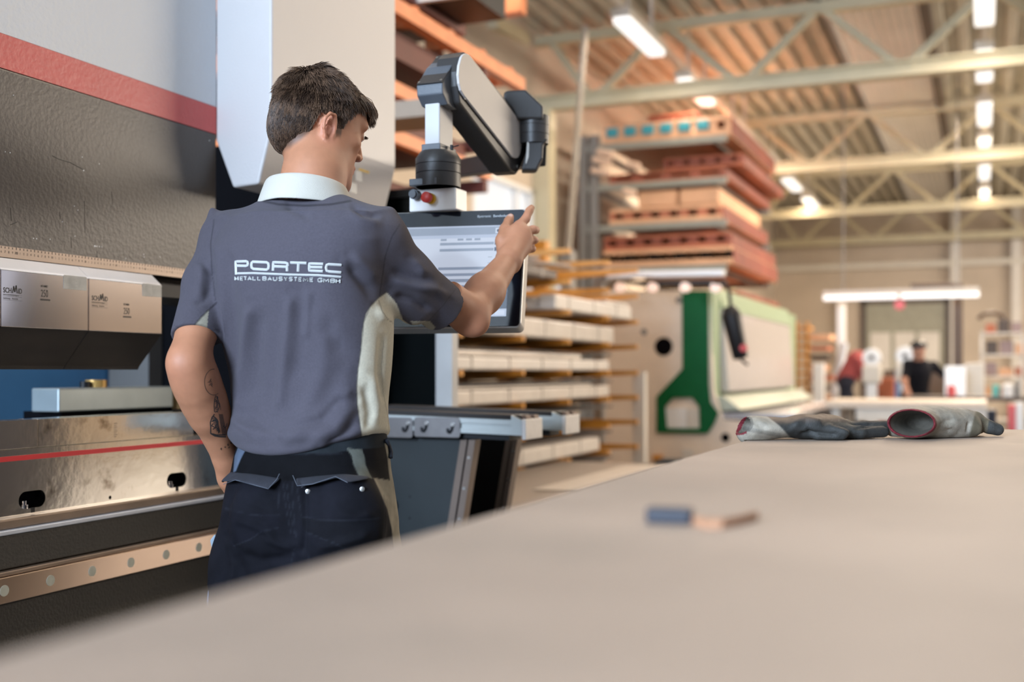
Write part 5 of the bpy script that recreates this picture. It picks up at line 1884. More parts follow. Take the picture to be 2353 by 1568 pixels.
def headlocal(v):
    return ((v - HC) @ HR.T) / HS


hl_ = headlocal(vb)
pxb = world2px(vw)
col = np.tile(SK, (len(vb), 1))


def tint(mask, c, amt=1.0):
    global col
    m = (np.clip(mask, 0, 1) * amt)[:, None]
    col = col * (1 - m) + np.array(c) * m


isH = (np.linalg.norm(vb - HC, axis=1) < .16)
# ears, lips, knuckles and elbows a little redder
tint(np.exp(-(((hl_ - V(.085, -.010, -.017)) / V(.02, .025, .032)) ** 2).sum(1)), (.55, .20, .13), .55)
tint(np.exp(-(((hl_ - V(0, .098, -.061)) / V(.022, .012, .009)) ** 2).sum(1)) * isH, (.42, .12, .10), .8)
for p_, r_ in ((EL + V(-.012, -.02, -.01), .035), (ER + V(.012, -.012, -.024), .04)):
    tint(np.exp(-((vb - p_) ** 2).sum(1) / r_ ** 2), (.46, .17, .10), .3)
for fg in fingers:
    tint(np.exp(-((vb - fg[0][0] - V(0, -.010, 0)) ** 2).sum(1) / .010 ** 2), (.52, .23, .16), .45)
    tint(np.exp(-((vb - fg[1][0]) ** 2).sum(1) / .011 ** 2), (.52, .23, .16), .45)
# thumb nail
tint(sstep(-np.linalg.norm((vb - TH_[-1][0] - V(-.001, -.008, .004)) / V(.007, .006, .007), axis=1), -1.1, -.8), (.62, .42, .36), .7)


# hair line as height over azimuth in the head's own frame
def hair_mask(l):
    al = np.degrees(np.arctan2(np.abs(l[:, 0]), l[:, 1] + .01))
    line = np.interp(al, [0, 30, 42, 52, 62, 68, 78, 85, 96, 106, 116, 128, 145, 180],
                     [.074, .070, .060, .036, .010, -.030, -.030, .004, .020, .010, -.040, -.060, -.076, -.082])
    return l[:, 2] - line


hm = hair_mask(hl_)
nearS = isH & (np.abs(hl_[:, 0]) < .083)
tint(sstep(hm, -.002, .016) * nearS, (.100, .055, .036), .9)
stub = sstep(-hl_[:, 2], .035, .06) * sstep(hl_[:, 1], .0, .03) * isH
tint(stub, (.34, .20, .15), .35)

M_skin = paint_mat('skin', rough=.55, sss=.08, spec=.4, nvar=.05, nscale=60, bump=.12, bscale=900)
proot = P(696, 1500, 2.08); proot = (proot.x, proot.y, 0.0)
person = np_mesh('person', vw, qb, M_skin, loc=proot, color=col)
tag(person, 'person in grey-blue polo shirt and navy trousers, back turned, one hand on the screen', 'person')


def child(name, v, q, m, color=None, parent=None, par_off=True):
    o = np_mesh(name, np.asarray(v) - np.array(proot), q, m, parent=parent or person, color=color)
    return o


# eyes, brow and lashes
for sx in (-1, 1):
    e = uwz2world(np.array([H(sx * .031, .0835, .0075)]))[0]
    bm = bmesh.new(); bmesh.ops.create_uvsphere(bm, u_segments=16, v_segments=12, radius=.0118 * HS)
    ev_ = np.array([list(p.co) for p in bm.verts]) + e
    ef = [tuple(q.index for q in f.verts) for f in bm.faces]; bm.free()
    mb = MB().add([Vector(p) for p in ev_ - np.array(proot)], ef)
    me_o = mb.build('eye', mat('eye_white', (.6, .56, .52), .2), smooth=True); me_o.parent = person

# ---- hair: a close cap plus many tapered strands
cap = [(hell((0, -.007, .031), (.0755, .0885, .0875)), .001, U), (hell((0, -.050, -.010), (.0615, .0515, .063)), .02, U), (hell((0, .052, .052), (.057, .046, .048)), .02, U)]
vc, qc = sdf_mesh(cap, HC - .15, HC + .15, .004)
lc = headlocal(vc)
hmc = hair_mask(lc)
keep = hmc > .000
fk = keep[qc].all(1)
uniq, inv = np.unique(qc[fk], return_inverse=True)
vc2, qc2 = vc[uniq], inv.reshape(-1, 4)
lc2, hm2 = lc[uniq], hmc[uniq]
nrm = vnormals(vc2, qc2)
rng = np.random.default_rng(5)
# sink the cap under the skin at its edge so that no rim shows
vcr = vc2.copy()
vc2 = vc2 - nrm * (.0060 * (1 - sstep(hm2, .0, .030)))[:, None] * HS
fa, fb, fc, fd = [vcr[qc2[:, k]] for k in range(4)]
area_ = np.linalg.norm(np.cross(fc - fa, fd - fb), axis=1)
NS = 30000
fi = rng.choice(len(qc2), NS, p=area_ / area_.sum())
s_, t_ = rng.random(NS)[:, None], rng.random(NS)[:, None]
root = fa[fi] * (1 - s_) * (1 - t_) + fb[fi] * s_ * (1 - t_) + fc[fi] * s_ * t_ + fd[fi] * (1 - s_) * t_
nn_ = nrm[qc2[fi]].mean(1); nn_ /= np.linalg.norm(nn_, axis=1)[:, None]
for _ in range(2):
    root = root + nn_ * np.clip(.0006 - evalf([q for q in head if q[2] == 'u'][:14], root), 0, .02)[:, None]
lr = headlocal(root)
hmr = hair_mask(lr)
ln = nn_ @ HR.T
crown = V(.004, -.048, .112)
away = lr - crown
away /= np.linalg.norm(away, axis=1)[:, None]
topw = sstep(lr[:, 2], .050, .085)                       # long hair on top
fw = sstep(lr[:, 1], -.06, .03) * topw
dirl = away * (1 - .75 * fw[:, None]) + np.outer(fw, V(.10, 1.0, -.15)) + np.outer(1 - topw, V(0, -.12, -1.0))
# swirl and clumping
NC = 700
cen_c = lr[rng.choice(NS, NC, replace=False)]
own = np.empty(NS, int)
for k0 in range(0, NS, 2000):
    own[k0:k0 + 2000] = ((lr[k0:k0 + 2000, None, :] - cen_c[None]) ** 2 * V(1, 1, .35)).sum(2).argmin(1)
cl = rng.uniform(-1, 1, (NC, 3))[own]
dirl += .22 * cl * (0.25 + topw[:, None]) + rng.normal(0, .16, (NS, 3)) * (.6 + topw[:, None])
dirl -= (dirl * ln).sum(1)[:, None] * ln
dirl /= np.linalg.norm(dirl, axis=1)[:, None]
length = .005 + .011 * sstep(lr[:, 2], -.03, .06) + .024 * topw
length *= rng.uniform(.7, 1.15, NS) * np.clip(.6 + hmr * 18, .6, 1)
length += .004 * (hmr < .02)
front = sstep(lr[:, 1], .035, .075) * sstep(lr[:, 2], .055, .075)
length += .018 * front
lift = .09 + .13 * topw * rng.uniform(.3, 1.1, NS) + .35 * front + .10 * (cl[:, 0] > .3)
tuft = np.exp(-(((lr - V(-.004, -.035, .118)) / V(.022, .024, .03)) ** 2).sum(1))
lift += .45 * tuft
K = 6
P0 = lr.copy()
pts = [P0]
d = dirl + ln * lift[:, None]
d /= np.linalg.norm(d, axis=1)[:, None]
for k in range(K - 1):
    p = pts[-1] + d * (length / (K - 1))[:, None]
    pts.append(p)
    g = V(0, .25, -1.0)
    # strands of one clump lean towards its centre line
    d = d + (cen_c[own] - lr) * 18 * (.3 + topw[:, None])
    curl = np.stack([np.sin(k * 1.5 + lr[:, 0] * 300), np.cos(k * 1.3 + lr[:, 1] * 260), np.sin(k * 1.7 + lr[:, 2] * 240)], 1)
    d = d + g * (.10 + .42 * front + .10 * topw)[:, None] + curl * (.10 + .35 * front)[:, None]
    # keep outside the skull
    q = (p - V(0, -.007, .032)) / V(.0785, .0925, .0905)
    rr = np.linalg.norm(q, axis=1)
    nin = q / V(.0785, .0925, .0905); nin /= np.linalg.norm(nin, axis=1)[:, None]
    inside = rr < 1.03
    d = d + np.where(inside[:, None], nin * np.clip(1.06 - rr, 0, .3)[:, None] * 3.0, 0)
    d /= np.linalg.norm(d, axis=1)[:, None]
pts = np.stack(pts, 1)                                     # NS, K, 3 local
wid = (.00048 + .0003 * topw + .0003 * rng.random(NS))
tang = np.gradient(pts, axis=1); tang /= np.linalg.norm(tang, axis=2)[:, :, None] + 1e-9
side1 = np.cross(tang, ln[:, None, :]); side1 /= np.linalg.norm(side1, axis=2)[:, :, None] + 1e-9
side2 = np.cross(tang, side1)
taper = np.array([1, 1, .9, .75, .5, .1])
ring = []
for a in (0, 2 * math.pi / 3, 4 * math.pi / 3):
    ring.append(pts + (side1 * math.cos(a) + side2 * math.sin(a)) * (wid[:, None] * taper[None])[:, :, None])
ring = np.stack(ring, 2)                                   # NS,K,3,3
vs = (HC + HS * (ring.reshape(-1, 3) @ HR))
base_i = (np.arange(NS) * K * 3)[:, None, None]
kk = np.arange(K - 1)[None, :, None] * 3
rr_ = np.arange(3)[None, None, :]
r2 = (rr_ + 1) % 3
qs = np.stack([base_i + kk + rr_, base_i + kk + r2, base_i + kk + 3 + r2, base_i + kk + 3 + rr_], -1).reshape(-1, 4)
hc1, hc2 = V(.19, .108, .064), V(.024, .012, .007)
mixv = np.clip(.42 + .34 * cl[:, 2] + rng.normal(0, .20, NS), 0, 1)
tipf = np.linspace(0, 1, K)
sc_ = hc2[None, None] + (hc1 - hc2)[None, None] * mixv[:, None, None] * (.35 + .65 * tipf[None, :, None])
sc_ = np.repeat(sc_[:, :, None, :], 3, axis=2).reshape(-1, 3)
capc = np.tile(V(.022, .012, .008), (len(vc2), 1))
allv = np.concatenate([vc2, vs]); allq = np.concatenate([qc2, qs + len(vc2)])
M_hair = paint_mat('brown_hair', rough=.55, spec=.35, nvar=.05)
child('hair', uwz2world(allv), allq, M_hair, np.concatenate([capc, sc_]))
# eyebrows (short strands)
eb = MB()
for sx in (-1, 1):
    for k in range(60):
        t = rng.random()
        p = V(sx * (.016 + .030 * t), .0975 - .012 * t ** 1.5, .026 + .004 * math.sin(t * 3) + rng.normal(0, .0018))
        a = uwz2world(np.array([H(*p), H(*(p + V(sx * .007, .0015, .0015)))])) - np.array(proot)
        eb.tube([Vector(a[0]), Vector(a[1])], [.0005, .0001], 3, caps=False)
    for k in range(22):
        t = k / 21
        p = V(sx * (.022 + .020 * t), .0955 - .007 * abs(t - .4), .010)
        a = uwz2world(np.array([H(*p), H(*(p + V(sx * .002, .008, -.002)))])) - np.array(proot)
        eb.tube([Vector(a[0]), Vector(a[1])], [.0004, .0001], 3, caps=False)
o = eb.build('eyebrows', mat('brow_brown', (.04, .022, .014), .5)); o.parent = person


vS, qS = sdf_mesh(sh, (-.66, 1.88, 1.02), (.01, 2.32, 1.56), .0027)
vS = relax(vS, qS, 3, .5)
W1 = uwz2world(vS)
fl = [
    ([(500, 540), (506, 640), (518, 760), (540, 900), (545, 980)], 9, .0035),
    ([(525, 560), (532, 700), (548, 860)], 10, -.0035),
    ([(575, 690), (560, 800), (552, 900), (558, 960)], 9, .0045),
    ([(598, 700), (590, 830), (585, 930)], 12, -.0035),
    ([(668, 665), (662, 760), (648, 900), (640, 960)], 10, .0040),
    ([(700, 670), (692, 780), (676, 900)], 14, -.0030),
    ([(712, 655), (705, 720), (700, 790)], 7, .0025),
    ([(760, 740), (740, 860), (700, 960), (640, 1015)], 16, .0035),
    ([(818, 860), (770, 940), (690, 990), (620, 1010)], 14, .0050),
    ([(822, 915), (770, 985), (700, 1020)], 11, .0045),
    ([(800, 900), (740, 965), (640, 1000)], 9, -.0045),
    ([(826, 960), (790, 1000), (740, 1025)], 8, -.0035),
    ([(560, 930), (600, 975), (650, 1000)], 10, -.0030),
    ([(530, 950), (545, 975), (590, 1000)], 7, .0030),
    ([(790, 600), (815, 625), (850, 665), (868, 690)], 10, -.0055),
    ([(800, 580), (840, 615), (880, 650)], 9, .0035),
    ([(745, 780), (800, 800), (822, 780)], 14, -.0025),
    ([(735, 715), (760, 770), (770, 840)], 14, -.0030),
    ([(648, 462), (675, 480), (720, 500)], 7, -.0030),
    ([(800, 470), (836, 492), (880, 500)], 6, -.0030),
    ([(790, 480), (830, 505), (885, 520)], 8, .0020),
    ([(885, 640), (940, 655), (1000, 665), (1035, 690)], 8, .0045),
    ([(890, 620), (950, 640), (1010, 650)], 8, -.0035),
    ([(900, 675), (950, 690), (1000, 720)], 7, -.0040),
    ([(935, 590), (960, 610), (985, 640)], 7, .0030),
    ([(470, 590), (462, 640), (455, 700)], 8, .0030),
    ([(490, 600), (485, 640), (478, 690)], 7, -.0035),
    ([(455, 590), (470, 610), (490, 640)], 6, -.0030),
    ([(440, 700), (470, 690), (492, 670)], 6, -.0020),
    ([(860, 700), (880, 730), (905, 735)], 7, .0035),
    ([(852, 850), (868, 930), (860, 990)], 9, .0025),
    ([(880, 760), (872, 860), (884, 930)], 6, -.0030),
    ([(835, 880), (850, 950), (845, 1000)], 7, -.0025),
]
fl2 = [([(690, 560), (686, 680), (690, 800)], 42, -.008), ([(590, 560), (600, 610)], 48, .006), ([(800, 560), (805, 620)], 45, .007), ([(610, 860), (700, 900), (790, 880)], 60, -.004),
       ([(510, 520), (540, 600), (556, 690)], 16, .003), ([(850, 520), (845, 580)], 22, .004)]
W1 = folds(W1, qS, fl2)
W1 = folds(W1, qS, [(a, b * 1.35, c * 1.75) for a, b, c in fl])
# pinched seam points on both shoulders
for pt, dv_, r_ in ((Q3(492, 500, 2.14), V(-.004, 0, .016), .012), (Q3(893, 497, 2.055), V(.004, 0, .010), .014)):
    pw = uwz2world(np.array([pt]))[0]
    dd = np.linalg.norm(W1 - pw, axis=1)
    W1 = W1 + np.exp(-(dd / r_) ** 2)[:, None] * (uwz2world(np.array([dv_]))[0])
pS = world2px(W1)
nS = vnormals(W1, qS)
cS = np.tile(GB, (len(W1), 1))
vl = W1 @ V(CS, SN, 0)


def lay(p, cpoly, colr, soft=1.5, gate=None, amt=1.0):
    """cloth piece of another colour"""
    global cS
    m = 1 - sstep(poly_sd(p, cpoly), -soft, soft)
    if gate is not None:
        m = m * gate
    cS = cS * (1 - m[:, None] * amt) + colr * m[:, None] * amt


def stitch(p, line, wd=1.4, f=.55, gate=None):
    global cS
    m = 1 - sstep(seg_dist(p, line), wd * .5, wd * 1.6)
    if gate is not None:
        m = m * gate
    cS = cS * (1 - m[:, None] * (1 - f))


u_ = W1 @ V(CS, SN, 0); w_ = W1 @ V(-SN, CS, 0)
rightside = [(888, 672), (870, 685), (858, 697), (850, 706), (841, 722), (836, 740), (832, 767), (829, 808), (823, 848), (820, 889), (821, 930), (827, 971), (832, 1004), (834, 1040),
             (960, 1060), (960, 760), (925, 735), (912, 700), (905, 690)]
lay(pS, rightside, BGc, gate=(u_ < -.17) * 1.0)
# the same panel wraps to the flank that the camera cannot see, and to the left flank
lat = (u_ - TC) * math.cos(YAW) - (w_ - 2.08) * math.sin(YAW)
dep = (u_ - TC) * math.sin(YAW) + (w_ - 2.08) * math.cos(YAW)
tors = (W1[:, 2] < 1.33) * 1.0
mL = sstep(-lat, .100, .104) * sstep(dep, -.055, -.05) * sstep(-dep, -.055, -.05) * tors
cS = cS * (1 - mL[:, None]) + BGc * mL[:, None]
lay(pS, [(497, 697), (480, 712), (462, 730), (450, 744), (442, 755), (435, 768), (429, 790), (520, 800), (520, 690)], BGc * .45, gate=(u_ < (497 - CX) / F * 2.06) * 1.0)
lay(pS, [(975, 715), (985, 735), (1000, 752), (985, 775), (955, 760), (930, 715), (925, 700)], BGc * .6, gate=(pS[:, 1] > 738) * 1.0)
stitch(pS, [(888, 672), (870, 685), (850, 706), (836, 740), (829, 808), (823, 848), (820, 889), (821, 930), (827, 971), (834, 1026)], 1.6)
stitch(pS, [(882, 780), (876, 840), (880, 900), (892, 960), (896, 1008)], 1.0, .7)
stitch(pS, [(918, 517), (900, 545), (885, 590), (878, 640), (872, 680)], 1.3, .6)
stitch(pS, [(870, 690), (878, 715), (892, 735), (903, 742)], 1.2, .6)
stitch(pS, [(492, 505), (484, 560), (487, 620), (495, 690)], 1.3, .6)
stitch(pS, [(497, 697), (480, 712), (462, 730), (450, 744), (442, 755), (434, 780)], 2.0, .45)
stitch(pS, [(400, 748), (420, 758), (445, 765), (500, 758)], 1.0, .7)
stitch(pS, [(1047, 664), (1020, 700), (985, 738), (962, 745)], 1.0, .75)
stitch(pS, [(585, 458), (640, 470), (700, 473), (760, 470), (805, 462)], 2.4, .45)
for (a, b, c_) in [((595, 471), (640, 477), .8)]:
    pass
M_shirt = paint_mat('pique_cotton', rough=.88, bump=.55, bscale=1500, sheen=.06, spec=.12, nvar=.07, nscale=260)
shirt = child('polo_shirt', W1, qS, M_shirt, cS)
tag(shirt, 'grey-blue polo shirt with pale side panels')

# collar: a turned-down band round the neck
Cn = []
NT = 72
nk = Q3(702, 446, 2.10)
for i in range(NT):
    a = 2 * math.pi * i / NT        # 0 = back of the neck, towards the camera
    sa, ca = math.sin(a), math.cos(a)
    # direction on the ground: back of the neck faces against the torso's facing direction
    du, dw = -math.sin(YAW) * ca + math.cos(YAW) * sa, -math.cos(YAW) * ca - math.sin(YAW) * sa
    back = .5 + .5 * ca
    top = V(nk[0] + du * .0615 + .002, nk[1] + dw * .0600 + .010, nk[2] + .010 + .020 * back)
    mid = V(nk[0] + du * .0740, nk[1] + dw * .0720 + .008, nk[2] + .0065 + .021 * back)
    bot = V(nk[0] + du * (.087 + .004 * abs(sa)), nk[1] + dw * .0800 + .005, nk[2] - .027 + .0085 * back - .004 * abs(sa))
    inn = V(nk[0] + du * .0600, nk[1] + dw * .0590 + .012, nk[2] - .020)
    Cn.append((inn, top, mid, bot))
cv_, cq = [], []
RK = 10
for i in range(NT):
    prof = np.array(Cn[i])
    # smooth the four-point profile
    t = np.linspace(0, 3, RK)
    pr = np.stack([np.interp(t, [0, 1, 2, 3], prof[:, k]) for k in range(3)], 1)
    cv_ += list(pr)
cv_ = np.array(cv_)
for i in range(NT):
    j = (i + 1) % NT
    if 33 <= i <= 38:
        continue      # open at the throat
    for k in range(RK - 1):
        cq.append((i * RK + k, j * RK + k, j * RK + k + 1, i * RK + k + 1))
collar = child('collar', uwz2world(cv_), np.array(cq), mat('pale_rib_collar', (.46, .435, .38), .9, bump=.3, bscale=900, sheen=.2))
collar.parent = shirt
md = collar.modifiers.new('s', 'SOLIDIFY'); md.thickness = .0032; md.offset = 0
md = collar.modifiers.new('ss', 'SUBSURF'); md.levels = md.render_levels = 1

# ---- embroidered name across the back
bvh = BVHTree.FromPolygons([Vector(p) for p in W1], [tuple(int(i) for i in f) for f in qS])
cen = Vector(P(662, 628, 1.97))
nb = Vector((camv(-math.sin(YAW) * .55, -1).x, camv(-math.sin(YAW) * .55, -1).y, 0)).normalized()
M_thr = mat('pale_embroidery', (.56, .57, .56), .75, bump=.5, bscale=1500)


def px_on_shirt(px, py, lift=.0012):
    o = Vector((0, 0, CAMZ)); d = (P(px, py, 1.0) - o).normalized()
    hit, n, i, dist = bvh.ray_cast(o, d)
    return (hit + n * lift) if hit is not None else P(px, py, 1.96)


def stroke(mb, pts, wd, close=False):
    """thread band of width wd px along px points, laid on the cloth"""
    if close:
        pts = pts + [pts[0]]
    fine = [pts[0]]
    for a, b in zip(pts[:-1], pts[1:]):
        n = max(1, int(math.hypot(b[0] - a[0], b[1] - a[1]) / 4))
        for k in range(1, n + 1):
            fine.append((a[0] + (b[0] - a[0]) * k / n, a[1] + (b[1] - a[1]) * k / n))
    L, Rr, M_ = [], [], []
    for i, p in enumerate(fine):
        a = fine[max(0, i - 1)]; b = fine[min(len(fine) - 1, i + 1)]
        dx, dy = b[0] - a[0], b[1] - a[1]
        if close and i in (0, len(fine) - 1):
            a, b = fine[-2], fine[1]; dx, dy = b[0] - a[0], b[1] - a[1]
        l = math.hypot(dx, dy) or 1
        nx, ny = -dy / l * wd / 2, dx / l * wd / 2
        L.append(px_on_shirt(p[0] + nx, p[1] + ny, .0004)); Rr.append(px_on_shirt(p[0] - nx, p[1] - ny, .0004)); M_.append(px_on_shirt(p[0], p[1], .0018))
    v, f = [], []
    for a, m_, b in zip(L, M_, Rr):
        v += [a, m_, b]
    for i in range(len(fine) - 1):
        f += [(3 * i, 3 * i + 1, 3 * i + 4, 3 * i + 3), (3 * i + 1, 3 * i + 2, 3 * i + 5, 3 * i + 4)]
    mb.add([Vector(p) - Vector(proot) for p in v], f)


def zp2(pts):   # coordinates measured in an enlarged view of the lettering
    return [(500 + a / 7.353, 560 + b / 7.353) for a, b in pts]


em = MB()
T = 5.2
for pts, cl_ in [([(318, 525), (308, 305), (480, 300), (508, 310), (515, 340), (505, 370), (480, 378), (325, 374)], 0),
                 ([(600, 308), (830, 318), (858, 335), (866, 380), (858, 425), (830, 443), (610, 430), (580, 410), (572, 365), (580, 325)], 1),
                 ([(938, 462), (944, 315), (1150, 325), (1185, 340), (1190, 362), (1170, 388), (1145, 393), (965, 385)], 0),
                 ([(1175, 395), (1176, 470)], 0),
                 ([(1230, 322), (1505, 330)], 0), ([(1367, 335), (1360, 475)], 0),
                 ([(1785, 345), (1552, 338), (1550, 458), (1780, 468)], 0), ([(1560, 398), (1772, 402)], 0),
                 ([(2090, 362), (1880, 350), (1845, 362), (1833, 410), (1845, 460), (1885, 472), (2083, 488)], 0),
                 ([(345, 505), (600, 500), (1200, 525), (1700, 535), (2083, 565)], 0)]:
    stroke(em, zp2(pts), T if pts[0][0] != 345 else 4.2, bool(cl_))
# second line, single-stroke capitals
GL = {'M': [[(0, 1), (0, 0), (.5, .75), (1, 0), (1, 1)]], 'E': [[(1, 0), (0, 0), (0, 1), (1, 1)], [(0, .5), (.85, .5)]], 'T': [[(0, 0), (1, 0)], [(.5, 0), (.5, 1)]],
      'A': [[(0, 1), (.5, 0), (1, 1)], [(.2, .68), (.8, .68)]], 'L': [[(0, 0), (0, 1), (1, 1)]], 'B': [[(0, 0), (.8, 0), (1, .12), (1, .36), (.8, .48), (0, .48)], [(.8, .48), (1, .62), (1, .88), (.8, 1), (0, 1), (0, 0)]],
      'U': [[(0, 0), (0, .8), (.2, 1), (.8, 1), (1, .8), (1, 0)]], 'S': [[(1, .12), (.8, 0), (.2, 0), (0, .14), (0, .36), (.2, .48), (.8, .52), (1, .64), (1, .86), (.8, 1), (.2, 1), (0, .88)]],
      'Y': [[(0, 0), (.5, .5), (1, 0)], [(.5, .5), (.5, 1)]], 'G': [[(1, .15), (.8, 0), (.2, 0), (0, .2), (0, .8), (.2, 1), (.8, 1), (1, .85), (1, .55), (.55, .55)]],
      'H': [[(0, 0), (0, 1)], [(1, 0), (1, 1)], [(0, .5), (1, .5)]]}
xs = [305, 388, 448, 515, 600, 682, 768, 855, 945, 1040, 1130, 1215, 1298, 1375, 1455, 1562, 1702, 1798, 1915, 2005]
ws = [50, 45, 50, 58, 50, 50, 55, 58, 60, 58, 50, 52, 50, 45, 72, 52, 68, 82, 62, 62]
for ch_, x0_, w0_ in zip('METALLBAUSYSTEMEGMBH', xs, ws):
    ytop = np.interp(x0_, [300, 600, 1200, 1700, 2080], [562, 560, 572, 590, 612])
    for st_ in GL[ch_]:
        stroke(em, zp2([(x0_ + a * w0_, ytop + b * 58) for a, b in st_]), 2.1)
o = em.build('embroidery', M_thr, fix=False)
o.parent = shirt
tag(o, 'pale embroidered company name with a line below')
sd = o.modifiers.new('s', 'SOLIDIFY'); sd.thickness = .0004

# ------------------------------------------------------------------ work trousers
NV, NV2 = V(.0048, .0048, .0072), V(.0085, .0085, .013)
BLK, STRIP_B, STRIP_G, TAN = V(.003, .003, .004), V(.075, .095, .135), V(.105, .110, .095), V(.26, .235, .185)
YT = math.radians(22)
rows = [(985, 548, 884, .100), (1003, 550, 888, .104), (1018, 549, 889, .108), (1044, 541, 893, .112), (1081, 535, 896, .118), (1117, 524, 902, .126), (1168, 516, 909, .133), (1199, 511, 913, .135), (1241, 502, 912, .133), (1290, 498, 911, .126), (1330, 496, 909, .118)]
z, cu, cw, A, B = [], [], [], [], []
for y, l, r, b in rows:
    w0 = 2.08
    z.append(CAMZ + (HZ - y) / F * w0); cu.append(((l + r) / 2 - CX) / F * w0); cw.append(w0)
    hw = (r - l) / 2 / F * w0
    A.append(math.sqrt(max(hw ** 2 - (b * math.sin(YT)) ** 2, 1e-4)) / math.cos(YT)); B.append(b)
tr = [(loft(z, cu, cw, A, B, YT, 2.3), .001, U)]
hipL, hipR = Q3(600, 1310, 2.10), Q3(806, 1310, 2.05)
kneeL, kneeR = V(-.505, 2.09, .47), V(-.285, 2.06, .47)
ankL, ankR = V(-.510, 2.12, .09), V(-.275, 2.07, .09)
tr += [(rc(hipL, kneeL, .093, .068), .03, U), (rc(hipR, kneeR, .093, .068), .03, U), (rc(kneeL, ankL, .066, .056), .03, U), (rc(kneeR, ankR, .066, .056), .03, U),
       (ell(Q3(630, 1195, 1.985), (.075, .055, .085)), .03, U), (ell(Q3(790, 1195, 1.965), (.075, .055, .085)), .03, U),
       (rc(Q3(705, 1420, 2.08), Q3(702, 1345, 2.06), .022, .006), .02, 's')]
vt, qt = sdf_mesh(tr, (-.66, 1.86, .06), (-.10, 2.30, 1.10), .0031)
vt = relax(vt, qt, 2, .5)
wt = uwz2world(vt)
wt = folds(wt, qt, [
    ([(600, 1230), (640, 1250), (690, 1262)], 10, .006), ([(540, 1270), (600, 1290), (680, 1280)], 12, -.005), ([(720, 1260), (780, 1250), (860, 1225)], 10, .005),
    ([(730, 1290), (800, 1300), (880, 1270)], 12, -.005), ([(530, 1190), (600, 1215), (640, 1235)], 9, .004), ([(700, 1110), (702, 1200), (697, 1280)], 7, -.005),
    ([(560, 1300), (620, 1340), (660, 1350)], 12, .005), ([(520, 1230), (540, 1300), (530, 1370)], 9, .005), ([(770, 1180), (820, 1190), (870, 1180)], 10, .004),
    ([(540, 1150), (590, 1160), (630, 1175)], 9, -.003), ([(548, 1040), (545, 1070), (536, 1090)], 5, .002), ([(880, 1130), (893, 1180), (899, 1240)], 7, .003)])
pS = world2px(wt)
cS = np.tile(NV, (len(wt), 1))
cS = cS + (NV2 - NV) * (sstep(np.sin(pS[:, 0] * .03 + pS[:, 1] * .02), -.2, 1) * .5)[:, None]
front_ = wt @ V(-SN, CS, 0) < 2.10
g_ = front_ * 1.0
lay(pS, [(520, 990), (520, 1062), (548, 1098), (640, 1106), (790, 1104), (862, 1100), (897, 1104), (905, 1060), (905, 990)], BLK)
lay(pS, [(545, 995), (549, 1016), (560, 1027), (604, 1033), (652, 1041), (700, 1043), (760, 1043), (800, 1036), (870, 1030), (900, 1020), (900, 990)], V(.014, .017, .020), gate=g_)
lay(pS, [(566, 1010), (569, 1028), (560, 1042), (552, 1058), (542, 1083), (536, 1086), (539, 1050), (551, 1018), (556, 1008)], STRIP_B, gate=g_)
lay(pS, [(797, 1030), (832, 1034), (838, 1052), (840, 1068), (850, 1090), (856, 1100), (825, 1096), (812, 1068), (808, 1048)], STRIP_G, gate=g_)
lay(pS, [(884, 1020), (890, 1050), (893, 1080), (896, 1104), (858, 1099), (872, 1128), (890, 1170), (900, 1215), (905, 1262), (912, 1300), (960, 1300), (960, 1010)], TAN)
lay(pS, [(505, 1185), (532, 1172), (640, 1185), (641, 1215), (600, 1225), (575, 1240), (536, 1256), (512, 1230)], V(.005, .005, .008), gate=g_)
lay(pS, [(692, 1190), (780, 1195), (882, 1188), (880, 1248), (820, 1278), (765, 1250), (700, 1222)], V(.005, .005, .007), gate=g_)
SF = 1.9
for ln_ in ([(650, 1105), (656, 1160), (668, 1225)], [(658, 1105), (664, 1160), (676, 1225)], [(640, 1118), (641, 1184)], [(682, 1118), (692, 1186)], [(672, 1105), (672, 1150), (680, 1235)],
            [(517, 1168), (560, 1180), (600, 1186), (640, 1186)], [(694, 1188), (740, 1196), (800, 1196), (882, 1192)], [(536, 1256), (575, 1240), (600, 1222), (640, 1213)], [(700, 1222), (765, 1248), (820, 1276), (878, 1248)],
            [(882, 1138), (884, 1190), (880, 1245)], [(860, 1102), (878, 1140), (892, 1190), (900, 1240)], [(676, 1262), (668, 1300), (656, 1345)], [(708, 1275), (714, 1310), (722, 1345)],
            [(548, 1030), (560, 1030), (604, 1036), (652, 1043), (720, 1046), (790, 1042)], [(812, 1068), (825, 1096)], [(852, 1088), (858, 1099)]):
    m = (1 - sstep(seg_dist(pS, ln_), .6, 2.0)) * g_
    cS = cS * (1 - m[:, None] * .30) + V(.022, .024, .032) * m[:, None] * .30
M_tr = paint_mat('navy_work_twill', rough=.8, bump=.5, bscale=1200, spec=.10, nvar=.18, nscale=40)
trs = child('work_trousers', wt, qt, M_tr, cS)
tag(trs, 'navy work trousers with black waist panel and tan side strips')
bvt = BVHTree.FromPolygons([Vector(p) for p in wt], [tuple(int(i) for i in f) for f in qt])


def on_trousers(px, py, lift=.003):
    o = Vector((0, 0, CAMZ)); d = (P(px, py, 1.0) - o).normalized()
    hit, n, i, dist = bvt.ray_cast(o, d)
    if hit is None:
        hit, n = P(px, py, 2.07), -camv(0, 1)
    return hit + n * lift


